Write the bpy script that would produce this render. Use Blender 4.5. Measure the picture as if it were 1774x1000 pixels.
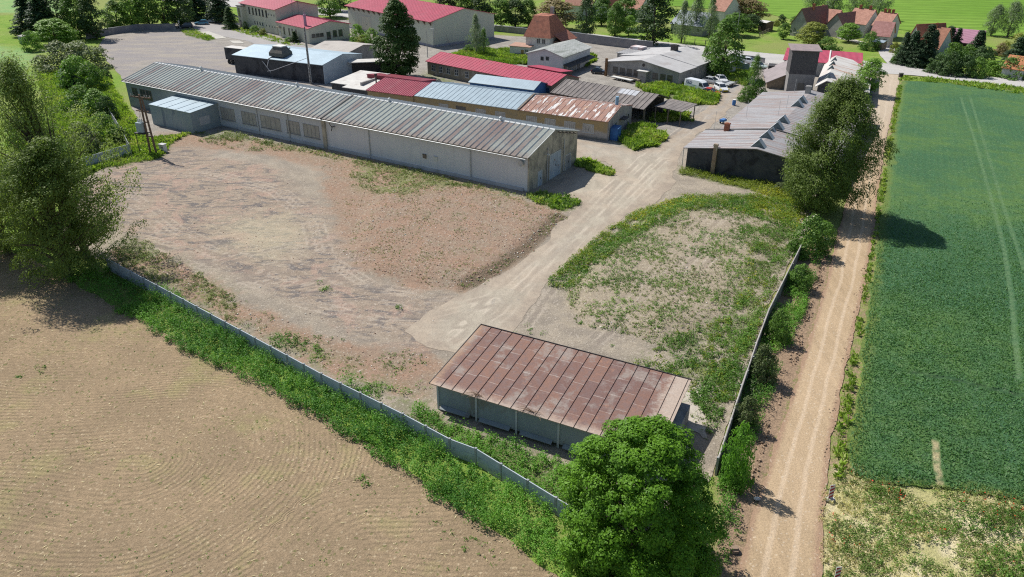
import bpy, bmesh, math, random
import numpy as np
from mathutils import Vector, Matrix
random.seed(7)
R = math.radians
sc = bpy.context.scene
for o in list(bpy.data.objects): bpy.data.objects.remove(o)
COL = sc.collection

# ------------------------------------------------------------ camera, sky, sun, exposure
CAM_H, FPX, PITCH, ROLL = 36.0, 1286.0, R(27.95), R(0.364)
cam = bpy.data.cameras.new('camera'); co = bpy.data.objects.new('camera', cam); COL.objects.link(co)
sc.camera = co
F = Vector((0, math.cos(PITCH), -math.sin(PITCH))); R0 = Vector((1, 0, 0)); U0 = R0.cross(F)
Rr = R0*math.cos(ROLL) + U0*math.sin(ROLL); Ur = U0*math.cos(ROLL) - R0*math.sin(ROLL)
m = Matrix((Rr, Ur, -F)).transposed().to_4x4(); m.translation = (0, 0, CAM_H); co.matrix_world = m
cam.sensor_width = 36; cam.lens = 36*FPX/1774; cam.clip_start = .5; cam.clip_end = 6000
SUN_AZ, SUN_EL = R(136), R(51)        # direction towards the sun, measured from +X
w = bpy.data.worlds.new("World"); sc.world = w; w.use_nodes = True
nt = w.node_tree; bg = nt.nodes['Background']; sky = nt.nodes.new('ShaderNodeTexSky')
sky.sky_type = 'NISHITA'; sky.sun_disc = False; sky.sun_elevation = SUN_EL; sky.sun_rotation = math.pi/2 - SUN_AZ
sky.air_density = 1.0; sky.dust_density = .8
nt.links.new(sky.outputs[0], bg.inputs[0]); bg.inputs[1].default_value = .088
sl = bpy.data.lights.new('sun', 'SUN'); sl.energy = 5.0; sl.angle = R(.5); sl.color = (1, .955, .89)
so = bpy.data.objects.new('sun', sl); COL.objects.link(so)
sd = Vector((math.cos(SUN_AZ)*math.cos(SUN_EL), math.sin(SUN_AZ)*math.cos(SUN_EL), math.sin(SUN_EL)))
so.rotation_euler = sd.to_track_quat('Z', 'Y').to_euler(); so.location = (0, 0, 80)
vs = sc.view_settings; vs.view_transform = 'Standard'; vs.look = 'None'; vs.gamma = 1; vs.exposure = .16
sc.cycles.use_denoising = False; sc.cycles.filter_width = 1.15
sc.cycles.max_bounces = 5; sc.cycles.diffuse_bounces = 2; sc.cycles.transmission_bounces = 2; sc.cycles.transparent_max_bounces = 4

# ------------------------------------------------------------ surveying: photograph pixel -> point on a level plane
def G(px, py, z=0.):
    a, b = px-887, py-500
    u = (a*math.cos(ROLL)+b*math.sin(ROLL))/FPX; v = (-a*math.sin(ROLL)+b*math.cos(ROLL))/FPX
    d = Vector((u, math.cos(PITCH)-v*math.sin(PITCH), -math.sin(PITCH)-v*math.cos(PITCH)))
    t = (z-CAM_H)/d.z
    return Vector((d.x*t, d.y*t, z))
def ray(px, py): return (G(px, py, 0)-Vector((0, 0, CAM_H))).normalized()
def hgt(b, t):
    P, Q = G(*b), G(*t); return CAM_H*(1-P.xy.length/Q.xy.length)
def ppm(P): # photo pixels per metre at P
    d = P-Vector((0, 0, CAM_H)); return FPX/d.dot(F)
def PX(l, z=0.): return [tuple(G(x, y, z).xy) for x, y in l]

# ------------------------------------------------------------ noise and signed distance
def vnoise(x, y, s, seed=0):
    x = np.asarray(x)/s; y = np.asarray(y)/s; xi = np.floor(x).astype(np.int64); yi = np.floor(y).astype(np.int64)
    fx, fy = x-xi, y-yi; fx = fx*fx*(3-2*fx); fy = fy*fy*(3-2*fy)
    def h(a, b):
        n = (a*374761393 + b*668265263 + seed*974634777) & 0xffffffff
        n = ((n ^ (n >> 13))*1274126177) & 0xffffffff
        return ((n ^ (n >> 16)) & 0xffff)/65535.
    return (h(xi, yi)*(1-fx)+h(xi+1, yi)*fx)*(1-fy)+(h(xi, yi+1)*(1-fx)+h(xi+1, yi+1)*fx)*fy
def fbm(x, y, s, seed=0, o=4):
    r = 0; a = .5; t = 0
    for i in range(o): r = r+a*vnoise(x, y, s/2**i, seed+i*17); t += a; a *= .5
    return r/t
def sdp(x, y, poly):      # signed distance, negative inside
    x = np.asarray(x, float); y = np.asarray(y, float); p = np.array(poly); q = np.roll(p, -1, 0)
    d = np.full(x.shape, 1e9); ins = np.zeros(x.shape, bool)
    for (ax, ay), (bx, by) in zip(p, q):
        ex, ey = bx-ax, by-ay; wx, wy = x-ax, y-ay
        t = np.clip((wx*ex+wy*ey)/(ex*ex+ey*ey+1e-9), 0, 1)
        d = np.minimum(d, (wx-ex*t)**2+(wy-ey*t)**2)
        c = ((ay > y) != (by > y)) & (x < (bx-ax)*(y-ay)/(by-ay+1e-12)+ax); ins ^= c
    d = np.sqrt(d); return np.where(ins, -d, d)
def sstep(a, b, v): t = np.clip((v-a)/(b-a), 0, 1); return t*t*(3-2*t)

# ------------------------------------------------------------ node helper
class NT:
    def __init__(s, name):
        s.m = bpy.data.materials.new(name); s.m.use_nodes = True; s.t = s.m.node_tree
        s.b = s.t.nodes['Principled BSDF']; s.out = s.t.nodes['Material Output']; s._o = None
    def n(s, typ): return s.t.nodes.new(typ)
    def l(s, a, b): s.t.links.new(a, b)
    def put(s, sock, v):
        if hasattr(v, 'is_output'): s.l(v, sock)
        elif sock.type == 'RGBA' and not isinstance(v, (int, float)): sock.default_value = (*v[:3], 1)
        else: sock.default_value = v
    @property
    def o(s):
        if s._o is None: s._o = s.n('ShaderNodeTexCoord').outputs['Object']
        return s._o
    def sc_(s, v, loc=(0, 0, 0), rot=0):
        mp = s.n('ShaderNodeMapping'); s.l(s.o, mp.inputs[0]); mp.inputs['Scale'].default_value = v
        mp.inputs['Location'].default_value = loc; mp.inputs['Rotation'].default_value = (0, 0, rot); return mp.outputs[0]
    def noise(s, scale, detail=4, rough=.55, vec=None, dist=0):
        k = s.n('ShaderNodeTexNoise'); s.l(vec if vec is not None else s.o, k.inputs['Vector'])
        k.inputs['Scale'].default_value = scale; k.inputs['Detail'].default_value = detail
        k.inputs['Roughness'].default_value = rough; k.inputs['Distortion'].default_value = dist; return k.outputs['Fac']
    def voro(s, scale, vec=None, out='Color', feat='F1'):
        k = s.n('ShaderNodeTexVoronoi'); k.feature = feat; s.l(vec if vec is not None else s.o, k.inputs['Vector']); k.inputs['Scale'].default_value = scale
        return k.outputs[out]
    def ma(s, op, a, b=0., c=0.):
        k = s.n('ShaderNodeMath'); k.operation = op; s.put(k.inputs[0], a); s.put(k.inputs[1], b); s.put(k.inputs[2], c); return k.outputs[0]
    def mr(s, v, a, b, c=0., d=1., smooth=True):
        k = s.n('ShaderNodeMapRange'); k.interpolation_type = 'SMOOTHSTEP' if smooth else 'LINEAR'
        for i, x in enumerate((v, a, b, c, d)): s.put(k.inputs[i], x)
        return k.outputs[0]
    def mix(s, f, a, b, mode='MIX'):
        k = s.n('ShaderNodeMix'); k.data_type = 'RGBA'; k.blend_type = mode
        s.put(k.inputs[0], f); s.put(k.inputs[6], a); s.put(k.inputs[7], b); return k.outputs[2]
    def at(s, name):
        k = s.n('ShaderNodeAttribute'); k.attribute_name = name; return k.outputs['Fac']
    def xyz(s, v=None):
        k = s.n('ShaderNodeSeparateXYZ'); s.l(v if v is not None else s.o, k.inputs[0]); return k.outputs
    def inside(s, name, amp, soft, nz):   # attribute = signed metres -> 1 inside with a ragged edge
        v = s.ma('ADD', s.at(name), s.ma('MULTIPLY', s.ma('SUBTRACT', nz, .5), amp*2)); return s.mr(v, -soft, soft, 1, 0)
    def fin(s, col, rough=.9, bump=None, bs=.3, bd=.05, metal=0., spec=.3):
        s.put(s.b.inputs['Base Color'], col); s.put(s.b.inputs['Roughness'], rough); s.put(s.b.inputs['Metallic'], metal)
        s.b.inputs['Specular IOR Level'].default_value = spec
        if bump is not None:
            k = s.n('ShaderNodeBump'); s.put(k.inputs['Height'], bump); k.inputs['Strength'].default_value = bs; k.inputs['Distance'].default_value = bd
            s.l(k.outputs[0], s.b.inputs['Normal'])
        return s.m
def surf(name, c1, c2=None, s1=1.5, c3=None, s3=.4, t3=.55, vec=(1, 1, 1), rough=.85, grain=.12, gs=18, bs=.25, metal=0., spec=.3):
    """weathered surface: two tones, optional blotches of a third, fine grain"""
    k = NT(name); v = k.sc_(vec); c2 = c2 or tuple(x*.75 for x in c1)
    col = k.mix(k.mr(k.noise(s1, 6, .65, v), .35, .65), c1, c2)
    if c3: col = k.mix(k.mr(k.noise(s3, 6, .7, v, .4), t3-.05, t3+.07), col, c3)
    g = k.noise(gs, 3, .7)
    col = k.mix(1., col, k.mr(g, .3, .7, 1-grain, 1+grain), 'MULTIPLY')
    return k.fin(col, rough, g, bs, .02, metal, spec)

# ------------------------------------------------------------ mesh helpers
def tag(o, label=None, cat=None, group=None, kind=None):
    if label: o['label'] = label
    if cat: o['category'] = cat
    if group: o['group'] = group
    if kind: o['kind'] = kind
    return o
def empty(name, label, cat, loc=(0, 0, 0), rz=0., group=None):
    o = bpy.data.objects.new(name, None); COL.objects.link(o); o.location = loc; o.rotation_euler = (0, 0, rz); o.empty_display_size = .5
    return tag(o, label, cat, group)
class MB:
    def __init__(s): s.v = []; s.f = []
    def add(s, vs, fs):
        n = len(s.v); s.v += [tuple(p) for p in vs]; s.f += [tuple(i+n for i in f) for f in fs]; return s
    def box(s, x0, y0, z0, x1, y1, z1):
        return s.add([(x0, y0, z0), (x1, y0, z0), (x1, y1, z0), (x0, y1, z0), (x0, y0, z1), (x1, y0, z1), (x1, y1, z1), (x0, y1, z1)],
                     [(0, 3, 2, 1), (4, 5, 6, 7), (0, 1, 5, 4), (1, 2, 6, 5), (2, 3, 7, 6), (3, 0, 4, 7)])
    def prism(s, poly, d, axis='y', o=0.):    # poly in the plane normal to axis, extruded from o to o+d
        n = len(poly); P = []
        for k in (o, o+d):
            for a, b in poly: P.append({'y': (a, k, b), 'x': (k, a, b), 'z': (a, b, k)}[axis])
        return s.add(P, [tuple(range(n)), tuple(range(2*n-1, n-1, -1))]+[(i, (i+1) % n, (i+1) % n+n, i+n) for i in range(n)])
    def quad(s, a, b, c, d, t=.06):          # slab through four points, thickness t downwards along its normal
        a, b, c, d = map(Vector, (a, b, c, d)); n = (b-a).cross(d-a).normalized()*t
        if n.z < 0: n = -n
        return s.add([a-n, b-n, c-n, d-n, a, b, c, d], [(0, 3, 2, 1), (4, 5, 6, 7), (0, 1, 5, 4), (1, 2, 6, 5), (2, 3, 7, 6), (3, 0, 4, 7)])
    def tube(s, pts, rad, n=8, cap=True):
        pts = [Vector(p) for p in pts]; rad = rad if isinstance(rad, (list, tuple)) else [rad]*len(pts); b = len(s.v); pa = None
        for i, p in enumerate(pts):
            t = (pts[min(i+1, len(pts)-1)]-pts[max(i-1, 0)]).normalized()
            a = (pa - t*pa.dot(t)) if pa is not None else t.orthogonal()
            a.normalize(); pa = a; c = t.cross(a)
            for k in range(n):
                q = 2*math.pi*k/n; s.v.append(tuple(p+(a*math.cos(q)+c*math.sin(q))*rad[i]))
        for i in range(len(pts)-1):
            for k in range(n): s.f.append((b+i*n+k, b+i*n+(k+1) % n, b+(i+1)*n+(k+1) % n, b+(i+1)*n+k))
        if cap: s.f.append(tuple(b+k for k in range(n))[::-1]); s.f.append(tuple(b+(len(pts)-1)*n+k for k in range(n)))
        return s
    def build(s, name, mat, parent=None, smooth=False, bevel=0.):
        me = bpy.data.meshes.new(name); me.from_pydata(s.v, [], s.f)
        bm = bmesh.new(); bm.from_mesh(me); bmesh.ops.recalc_face_normals(bm, faces=bm.faces)
        if bevel: bmesh.ops.bevel(bm, geom=list(bm.edges), offset=bevel, segments=2, affect='EDGES', clamp_overlap=True)
        bm.to_mesh(me); bm.free()
        me.materials.append(mat); o = bpy.data.objects.new(name, me); COL.objects.link(o)
        if smooth: me.polygons.foreach_set('use_smooth', [True]*len(me.polygons))
        if parent: o.parent = parent
        return o
def npmesh(name, V, Fq, mat, attrs=None, fattrs=None, smooth=False):
    V = np.asarray(V, np.float32); Fq = np.asarray(Fq, np.int32); k = Fq.shape[1]
    me = bpy.data.meshes.new(name); me.vertices.add(len(V)); me.vertices.foreach_set('co', V.ravel())
    me.loops.add(Fq.size); me.loops.foreach_set('vertex_index', Fq.ravel()); me.polygons.add(len(Fq))
    me.polygons.foreach_set('loop_start', np.arange(0, Fq.size, k, dtype=np.int32)); me.polygons.foreach_set('loop_total', np.full(len(Fq), k, np.int32))
    if smooth: me.polygons.foreach_set('use_smooth', np.ones(len(Fq), bool))
    for d, dom in ((attrs, 'POINT'), (fattrs, 'FACE')):
        for a, val in (d or {}).items():
            at = me.attributes.new(a, 'FLOAT', dom); at.data.foreach_set('value', np.asarray(val, np.float32))
    me.update(calc_edges=True); me.materials.append(mat)
    return me
def link(name, me, parent=None):
    o = bpy.data.objects.new(name, me); COL.objects.link(o); o.parent = parent; return o

# ============================================================ LAND
plateau = PX([(596, 440), (640, 345), (720, 305), (830, 325), (905, 350), (975, 372), (905, 440), (850, 480), (795, 502), (715, 490), (640, 475)])
mound2 = PX([(975, 500), (1040, 430), (1110, 375), (1190, 345), (1290, 350), (1370, 390), (1330, 480), (1260, 560), (1150, 600), (1000, 560)])
def TZ(x, y):
    x = np.asarray(x, float); y = np.asarray(y, float)
    z = .4*sstep(.3, -2.0, sdp(x, y, plateau)) + .45*sstep(.5, -3, sdp(x, y, mound2))
    return z + .10*(fbm(x, y, 7, 3)-.5)*sstep(400, 200, y)
def sheet(name, poly, z, mat, res=1., edge=.5, ed=3., masks=None, hz=None, lift=None):
    """ground sheet on a grid: outline made ragged by noise, masks stored as signed-distance attributes"""
    p = np.array(poly); x0, y0 = p.min(0)-2*res; x1, y1 = p.max(0)+2*res
    nx, ny = int((x1-x0)/res)+2, int((y1-y0)/res)+2
    X, Y = np.meshgrid(x0+np.arange(nx)*res, y0+np.arange(ny)*res)
    s0 = lambda a, b: sdp(a, b, poly)+(fbm(a, b, ed, 5)-.5)*2*edge
    S = s0(X, Y); ins = S < 0
    keep = ins[:-1, :-1] | ins[1:, :-1] | ins[:-1, 1:] | ins[1:, 1:]
    gx, gy = X.copy(), Y.copy(); e = res*.05
    used = np.zeros(X.shape, bool)
    used[:-1, :-1] |= keep; used[1:, :-1] |= keep; used[:-1, 1:] |= keep; used[1:, 1:] |= keep
    mv = used & ~ins
    for it in range(3):
        xs, ys = gx[mv], gy[mv]; s = s0(xs, ys); dx = (s0(xs+e, ys)-s)/e; dy = (s0(xs, ys+e)-s)/e; g = np.maximum(dx*dx+dy*dy, .2)
        gx[mv] = xs-np.clip(s, -res, res)*dx/g; gy[mv] = ys-np.clip(s, -res, res)*dy/g
    idx = -np.ones(X.shape, int); idx[used] = np.arange(used.sum())
    xs, ys = gx[used], gy[used]
    zz = np.full(xs.shape, z) + (hz(xs, ys) if hz else TZ(xs, ys))
    if lift: zz = zz+lift(xs, ys, sdp(xs, ys, poly))
    k = keep; Fq = np.stack([idx[:-1, :-1][k], idx[:-1, 1:][k], idx[1:, 1:][k], idx[1:, :-1][k]], 1)
    at = {n: np.clip(sdp(xs, ys, q) if not callable(q) else q(xs, ys), -50, 50) for n, q in (masks or {}).items()}
    o = link(name, npmesh(name, np.stack([xs, ys, zz], 1), Fq, mat, at, smooth=True)); tag(o, kind='structure'); return o

# --- outlines, surveyed from the photograph and put down on the ground
lane = PX([(1170, 300), (1150, 342), (1085, 375), (1020, 437), (955, 490), (915, 545), (880, 590), (835, 640), (745, 600), (705, 575), (770, 520), (810, 500), (860, 480), (915, 440), (985, 376), (1008, 345), (950, 335), (1000, 288), (1040, 292), (1070, 300), (1050, 280), (996, 276), (990, 240), (1060, 252), (1100, 262), (1140, 256), (1170, 232), (1205, 200), (1243, 180), (1250, 160), (1225, 155), (1230, 128), (1290, 128), (1300, 150), (1262, 190), (1225, 222), (1185, 255)])
yard_poly = PX([(186, 450), (300, 510), (420, 574), (560, 652), (700, 722), (800, 790), (960, 878), (1100, 940), (1232, 830), (1268, 705), (1305, 605), (1345, 505), (1380, 430), (1440, 330), (1520, 160), (1450, 118), (1300, 104), (1110, 84), (985, 68), (840, 60), (780, 40), (600, 35), (420, 40), (330, 38), (190, 52), (168, 84), (215, 140), (235, 200), (255, 240), (180, 292), (120, 325), (95, 380), (110, 425), (150, 448)])
rubble = PX([(590, 430), (560, 330), (560, 265), (640, 275), (800, 315), (940, 355), (985, 372), (905, 442), (850, 482), (795, 504), (700, 500), (620, 470)])
rub2 = PX([(205, 425), (300, 450), (420, 520), (540, 580), (640, 600), (740, 600), (770, 640), (740, 690), (600, 660), (430, 570), (300, 505), (200, 450)])
rub3 = PX([(280, 230), (420, 240), (560, 262), (600, 300), (420, 262), (300, 258), (190, 300), (260, 262)])
pale = PX([(380, 385), (500, 372), (540, 400), (500, 440), (470, 450), (400, 425)])
greyz = PX([(110, 350), (200, 290), (330, 255), (480, 300), (560, 370), (600, 440), (640, 490), (760, 520), (740, 600), (600, 570), (470, 500), (330, 440), (220, 410)])
lot = PX([(165, 80), (240, 56), (330, 55), (420, 95), (620, 170), (440, 160), (250, 108), (215, 140)])
service = PX([(310, 48), (345, 38), (420, 52), (520, 78), (620, 100), (640, 130), (560, 130), (430, 72), (360, 58)])
slab1 = PX([(342, 56), (362, 55), (393, 66), (375, 68)]); slab2 = PX([(397, 71), (415, 71), (424, 76), (405, 76)])
gr = {'ga': [(996, 284), (1035, 284), (1068, 297), (1058, 306), (1015, 296)], 'gb': [(1066, 246), (1095, 216), (1120, 216), (1150, 232), (1142, 253), (1100, 262)],
      'gc': [(1100, 150), (1180, 146), (1245, 165), (1243, 183), (1200, 182), (1130, 165)], 'gd': [(1100, 205), (1150, 183), (1195, 198), (1195, 210), (1140, 213)],
      'ge': [(190, 140), (222, 190), (258, 240), (330, 233), (300, 245), (280, 275), (180, 292), (120, 310), (60, 120)],
      'gf': [(915, 340), (940, 335), (1005, 348), (1000, 360), (975, 366), (930, 352)],
      'gg': [(330, 230), (400, 228), (440, 240), (560, 262), (700, 292), (915, 342), (900, 350), (760, 322), (600, 280), (440, 248), (350, 240)],
      'gh': [(1175, 290), (1230, 300), (1370, 325), (1385, 360), (1300, 330), (1180, 302)],
      'gi': [(600, 275), (720, 292), (830, 320), (790, 330), (700, 345), (620, 330)],
      'gj': [(950, 495), (1000, 440), (1040, 408), (1110, 368), (1185, 338), (1285, 338), (1385, 350), (1392, 400), (1345, 395), (1260, 368), (1180, 372), (1115, 408), (1050, 455), (985, 505)],
      'gk': [(1290, 400), (1385, 395), (1372, 435), (1335, 515), (1300, 605), (1262, 705), (1245, 745), (1205, 740), (1190, 665), (1090, 632), (1160, 590), (1260, 550), (1300, 480)],
      'gl': [(730, 700), (790, 738), (900, 780), (1010, 815), (1010, 885), (960, 870), (800, 785), (715, 722)],
      'gm': [(430, 565), (520, 590), (640, 645), (745, 695), (715, 722), (560, 650)],
      'gn': [(780, 100), (800, 88), (910, 88), (920, 112), (860, 110)], 'go': [(1000, 88), (1035, 100), (1015, 118), (1000, 112)], 'gp': [(735, 122), (790, 135), (800, 150), (720, 140)],
      'gq': [(310, 52), (335, 50), (375, 68), (360, 71), (325, 62)], 'gr': [(1235, 135), (1262, 118), (1300, 125), (1290, 148)], 'gs': [(390, 50), (420, 48), (530, 80), (500, 80), (430, 62)],
      'gt': [(1180, 86), (1260, 95), (1290, 108), (1260, 112)], 'gu': [(200, 410), (260, 420), (300, 450), (400, 505), (420, 572), (300, 508), (190, 448)]}
gr = {k: PX(v) for k, v in gr.items()}
def many(keys): return lambda x, y: np.min([sdp(x, y, gr[k]) for k in keys], 0)

RUTS = [PX(q) for q in ([(1140, 262), (1060, 330), (960, 430), (860, 520), (770, 590)], [(1120, 275), (1040, 365), (960, 450), (880, 545), (800, 600)], [(1160, 280), (1080, 360), (990, 440), (900, 560)], [(860, 520), (760, 545), (640, 520), (520, 490), (380, 450), (250, 410)], [(800, 560), (700, 560), (600, 540), (480, 510), (340, 460), (230, 420)],
        [(770, 520), (640, 500), (560, 450), (540, 380), (480, 330), (360, 300), (240, 300)], [(720, 540), (600, 500), (500, 460), (420, 455), (300, 400), (220, 340)], [(420, 480), (440, 445), (500, 432), (550, 450), (560, 480), (520, 497)], [(440, 480), (460, 456), (505, 447), (535, 462), (535, 480)], [(1240, 375), (1180, 440), (1100, 520), (1010, 600)], [(1290, 375), (1220, 450), (1150, 530)], [(1250, 150), (1200, 215), (1130, 270)], [(1150, 330), (1060, 400), (990, 480)])]
def rutf(x, y):
    r = np.full(np.shape(x), 1e9)
    for q in RUTS:
        d = np.full(np.shape(x), 1e9)
        for (ax, ay), (bx, by) in zip(q[:-1], q[1:]):
            ex, ey = bx-ax, by-ay; t = np.clip(((x-ax)*ex+(y-ay)*ey)/(ex*ex+ey*ey), 0, 1); d = np.minimum(d, np.hypot(x-ax-ex*t, y-ay-ey*t))
        r = np.minimum(r, np.abs(d-.85))
    return r
# yard: crushed brick, dust, grey gravel
k = NT('yard_dirt')
n1 = k.noise(.35, 6, .6); n2 = k.noise(2.2, 6, .7); n3 = k.noise(.12, 5, .6, None, 1.2); fine = k.noise(9, 4, .75); st = k.noise(.7, 7, .7, k.sc_((.6, 1.6, 1), rot=R(30)), .8)
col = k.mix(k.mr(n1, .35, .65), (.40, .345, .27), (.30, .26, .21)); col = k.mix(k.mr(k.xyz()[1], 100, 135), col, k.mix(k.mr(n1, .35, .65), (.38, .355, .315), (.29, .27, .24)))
rubc = k.mix(k.mr(n1, .35, .65), k.mix(k.mr(n2, .35, .65), (.385, .255, .18), (.31, .215, .155)), k.mix(k.mr(n2, .4, .6), (.34, .275, .20), (.30, .215, .16)))
rm = k.ma('MAXIMUM', k.inside('rubble', 3.5, 1.2, n1), k.ma('MAXIMUM', k.inside('rub2', 3, 1, n1), k.inside('rub3', 3, 1.5, n1)))
col = k.mix(rm, col, rubc)
gz = k.inside('greyz', 4, 2, n3)
col = k.mix(k.ma('MULTIPLY', gz, .85), col, k.mix(k.mr(st, .4, .6), (.40, .32, .245), (.305, .245, .19)))
col = k.mix(k.ma('MULTIPLY', gz, k.mr(k.noise(.35, 8, .75, k.sc_((.6, 1.7, 1), rot=R(25)), 2.), .505, .57, 0, .85)), col, (.15, .14, .14))
col = k.mix(k.ma('MULTIPLY', gz, k.mr(k.noise(.22, 6, .65, None, 1.5), .50, .62, 0, .6)), col, (.46, .32, .25))
col = k.mix(k.ma('MULTIPLY', k.inside('pale', 7, 4, k.noise(.35, 7, .75)), .5), col, (.53, .475, .33))
lm = k.inside('lot', 2, 1, n1)
col = k.mix(lm, col, k.mix(k.mr(k.noise(.22, 5, .6, k.sc_((.5, 1.5, 1), rot=R(-20)), .8), .4, .62), (.30, .28, .275), (.37, .335, .29)))
fld = k.inside('mound', 4, 1.5, n1)
col = k.mix(k.ma('MULTIPLY', fld, .8), col, k.mix(k.mr(n2, .35, .6), (.43, .37, .26), (.33, .275, .20)))
gm = k.inside('grass', 2.2, .7, k.noise(.9, 6, .7))
col = k.mix(k.ma('MULTIPLY', gm, .85), col, k.mix(k.mr(n2, .35, .65), (.10, .155, .035), (.17, .19, .06)))
sp = k.inside('sparse', 4, 2, n1)
col = k.mix(k.ma('MULTIPLY', sp, k.mr(k.ma('ADD', k.ma('MULTIPLY', n2, .5), k.ma('MULTIPLY', n1, .5)), .46, .56, 0, .75)), col, (.15, .20, .05))
stone = k.xyz(k.voro(9))[0]
col = k.mix(k.mr(stone, .93, .97, 0, .5), col, (.60, .54, .46)); col = k.mix(k.mr(stone, .1, .05, 0, .4), col, (.20, .16, .13))
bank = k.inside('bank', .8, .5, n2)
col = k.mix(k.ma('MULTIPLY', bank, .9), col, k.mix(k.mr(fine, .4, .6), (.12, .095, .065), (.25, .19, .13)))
rt = k.ma('ADD', k.at('rut'), k.ma('MULTIPLY', k.ma('SUBTRACT', n2, .5), .5)); rk = k.mr(k.noise(.25, 4, .6), .4, .58)
col = k.mix(k.ma('MULTIPLY', k.mr(rt, .35, .08, 0, .55), rk), col, (.27, .225, .19)); col = k.mix(k.ma('MULTIPLY', k.mr(k.ma('ABSOLUTE', k.ma('SUBTRACT', rt, .45)), .18, .04, 0, .45), rk), col, (.52, .45, .37))
col = k.mix(1., col, k.mr(fine, .3, .7, .72, 1.08), 'MULTIPLY')
M_yard = k.fin(col, .95, k.ma('ADD', fine, k.ma('MULTIPLY', n2, 1.5)), .7, .12, spec=.1)
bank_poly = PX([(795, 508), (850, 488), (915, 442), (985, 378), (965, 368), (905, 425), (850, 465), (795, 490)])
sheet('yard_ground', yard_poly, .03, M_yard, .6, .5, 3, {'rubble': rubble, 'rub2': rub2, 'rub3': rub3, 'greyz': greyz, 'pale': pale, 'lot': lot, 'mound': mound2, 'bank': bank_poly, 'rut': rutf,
      'grass': many('ga gb gc gd ge gf gh gl gn go gq gr gs gt'.split()), 'sparse': many('gg gi gj gk gm gp gu'.split())})

k = NT('compacted_gravel'); n1 = k.noise(.3, 6, .65, k.sc_((1.8, .6, 1), rot=R(-35)), .5); fine = k.noise(8, 4, .7); n3 = k.noise(.09, 4)
col = k.mix(k.mr(n1, .3, .7), (.44, .395, .315), (.335, .295, .235)); col = k.mix(k.mr(n3, .5, .62, 0, .5), col, (.48, .39, .30))
col = k.mix(k.mr(k.noise(.8, 8, .75, k.sc_((2, .7, 1), rot=R(-35)), 1.), .57, .66, 0, .55), col, (.29, .265, .245))
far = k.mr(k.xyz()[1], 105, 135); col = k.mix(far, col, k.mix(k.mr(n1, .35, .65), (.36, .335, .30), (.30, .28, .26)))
rt = k.ma('ADD', k.at('rut'), k.ma('MULTIPLY', k.ma('SUBTRACT', n1, .5), .5)); rk = k.mr(k.noise(.25, 4, .6), .38, .56)
col = k.mix(k.ma('MULTIPLY', k.mr(rt, .35, .08, 0, .55), rk), col, (.29, .245, .20)); col = k.mix(k.ma('MULTIPLY', k.mr(k.ma('ABSOLUTE', k.ma('SUBTRACT', rt, .45)), .18, .04, 0, .5), rk), col, (.56, .49, .40))
ed = k.ma('ADD', k.at('edge'), k.ma('MULTIPLY', k.ma('SUBTRACT', k.noise(.5, 7, .75), .5), 7)); col = k.mix(k.mr(ed, -3.2, -.2, 0, .95), col, k.mix(k.mr(k.noise(.4, 6, .7), .35, .65), (.40, .335, .26), (.30, .25, .20)))
col = k.mix(1., col, k.mr(fine, .3, .7, .85, 1.12), 'MULTIPLY'); M_lane = k.fin(col, .95, k.ma('ADD', fine, n1), .6, .08, spec=.1)
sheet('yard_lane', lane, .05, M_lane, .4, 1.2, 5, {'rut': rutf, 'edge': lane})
M_conc = surf('old_concrete', (.50, .48, .42), (.40, .385, .35), .8, (.24, .24, .22), .5, .62)
M_asph = surf('worn_asphalt', (.22, .215, .215), (.27, .26, .25), .15, (.16, .16, .16), .3, .62, gs=8)
sheet('service_road', service, .06, surf('grey_asphalt', (.29, .28, .275), (.34, .32, .30), .15, gs=8), 1, .2, 4)
sheet('pavement', slab1, .09, M_conc, .6, .1); sheet('pavement', slab2, .09, M_conc, .6, .1)
sheet('pavement', PX([(1198, 668), (1222, 672), (1216, 700), (1230, 742), (1226, 760), (1180, 745), (1178, 700)]), .07, surf('cracked_pad', (.46, .42, .35), (.36, .32, .27), 1.5, (.2, .22, .1), 1.2, .58), .25, .9, 1.6)

# base ground: meadow round about, mown strips, bare verge soil by the dirt road
road_l = [(1272, 1010), (1300, 900), (1347, 760), (1392, 620), (1434, 480), (1452, 400), (1466, 345), (1490, 250), (1510, 190), (1516, 128)]
road_r = [(1562, 128), (1546, 190), (1534, 250), (1521, 330), (1514, 400), (1500, 480), (1470, 620), (1440, 760), (1425, 900), (1420, 1010)]
dl, dr = PX(road_l), PX(road_r)
ext = lambda a, b, t: (a[0]+(a[0]-b[0])*t, a[1]+(a[1]-b[1])*t)
dirt_poly = [ext(dl[0], dl[1], 6)] + dl + dr + [ext(dr[-1], dr[-2], 6)]
soilv = PX([(1225, 1010), (1250, 860), (1235, 830), (1275, 700), (1310, 600), (1348, 505), (1380, 440), (1440, 400), (1440, 480), (1392, 640), (1347, 780), (1290, 1010)])
dryv = PX([(1425, 1010), (1428, 850), (1462, 800), (1560, 835), (1774, 862), (1900, 900), (1950, 1040), (1500, 1030)])
k = NT('meadow'); n0 = k.noise(.035, 5, .6); n1 = k.noise(.25, 6, .65); n2 = k.noise(2.5, 5, .7); fine = k.noise(7, 4, .75)
col = k.mix(k.mr(n1, .35, .65), (.15, .27, .035), (.23, .33, .06)); col = k.mix(k.mr(n0, .42, .6), col, (.24, .28, .085)); col = k.mix(k.mr(k.noise(.12, 6, .7, None, .6), .56, .68, 0, .7), col, (.30, .29, .11))
sv = k.inside('soil', 1.3, .6, n2); col = k.mix(sv, col, k.mix(k.mr(n2, .35, .65), (.36, .255, .17), (.27, .19, .13)))
dv = k.inside('dry', 1.2, .6, n1); col = k.mix(dv, col, k.mix(k.mr(n1, .40, .58), (.64, .56, .36), (.44, .41, .19)))
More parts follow.
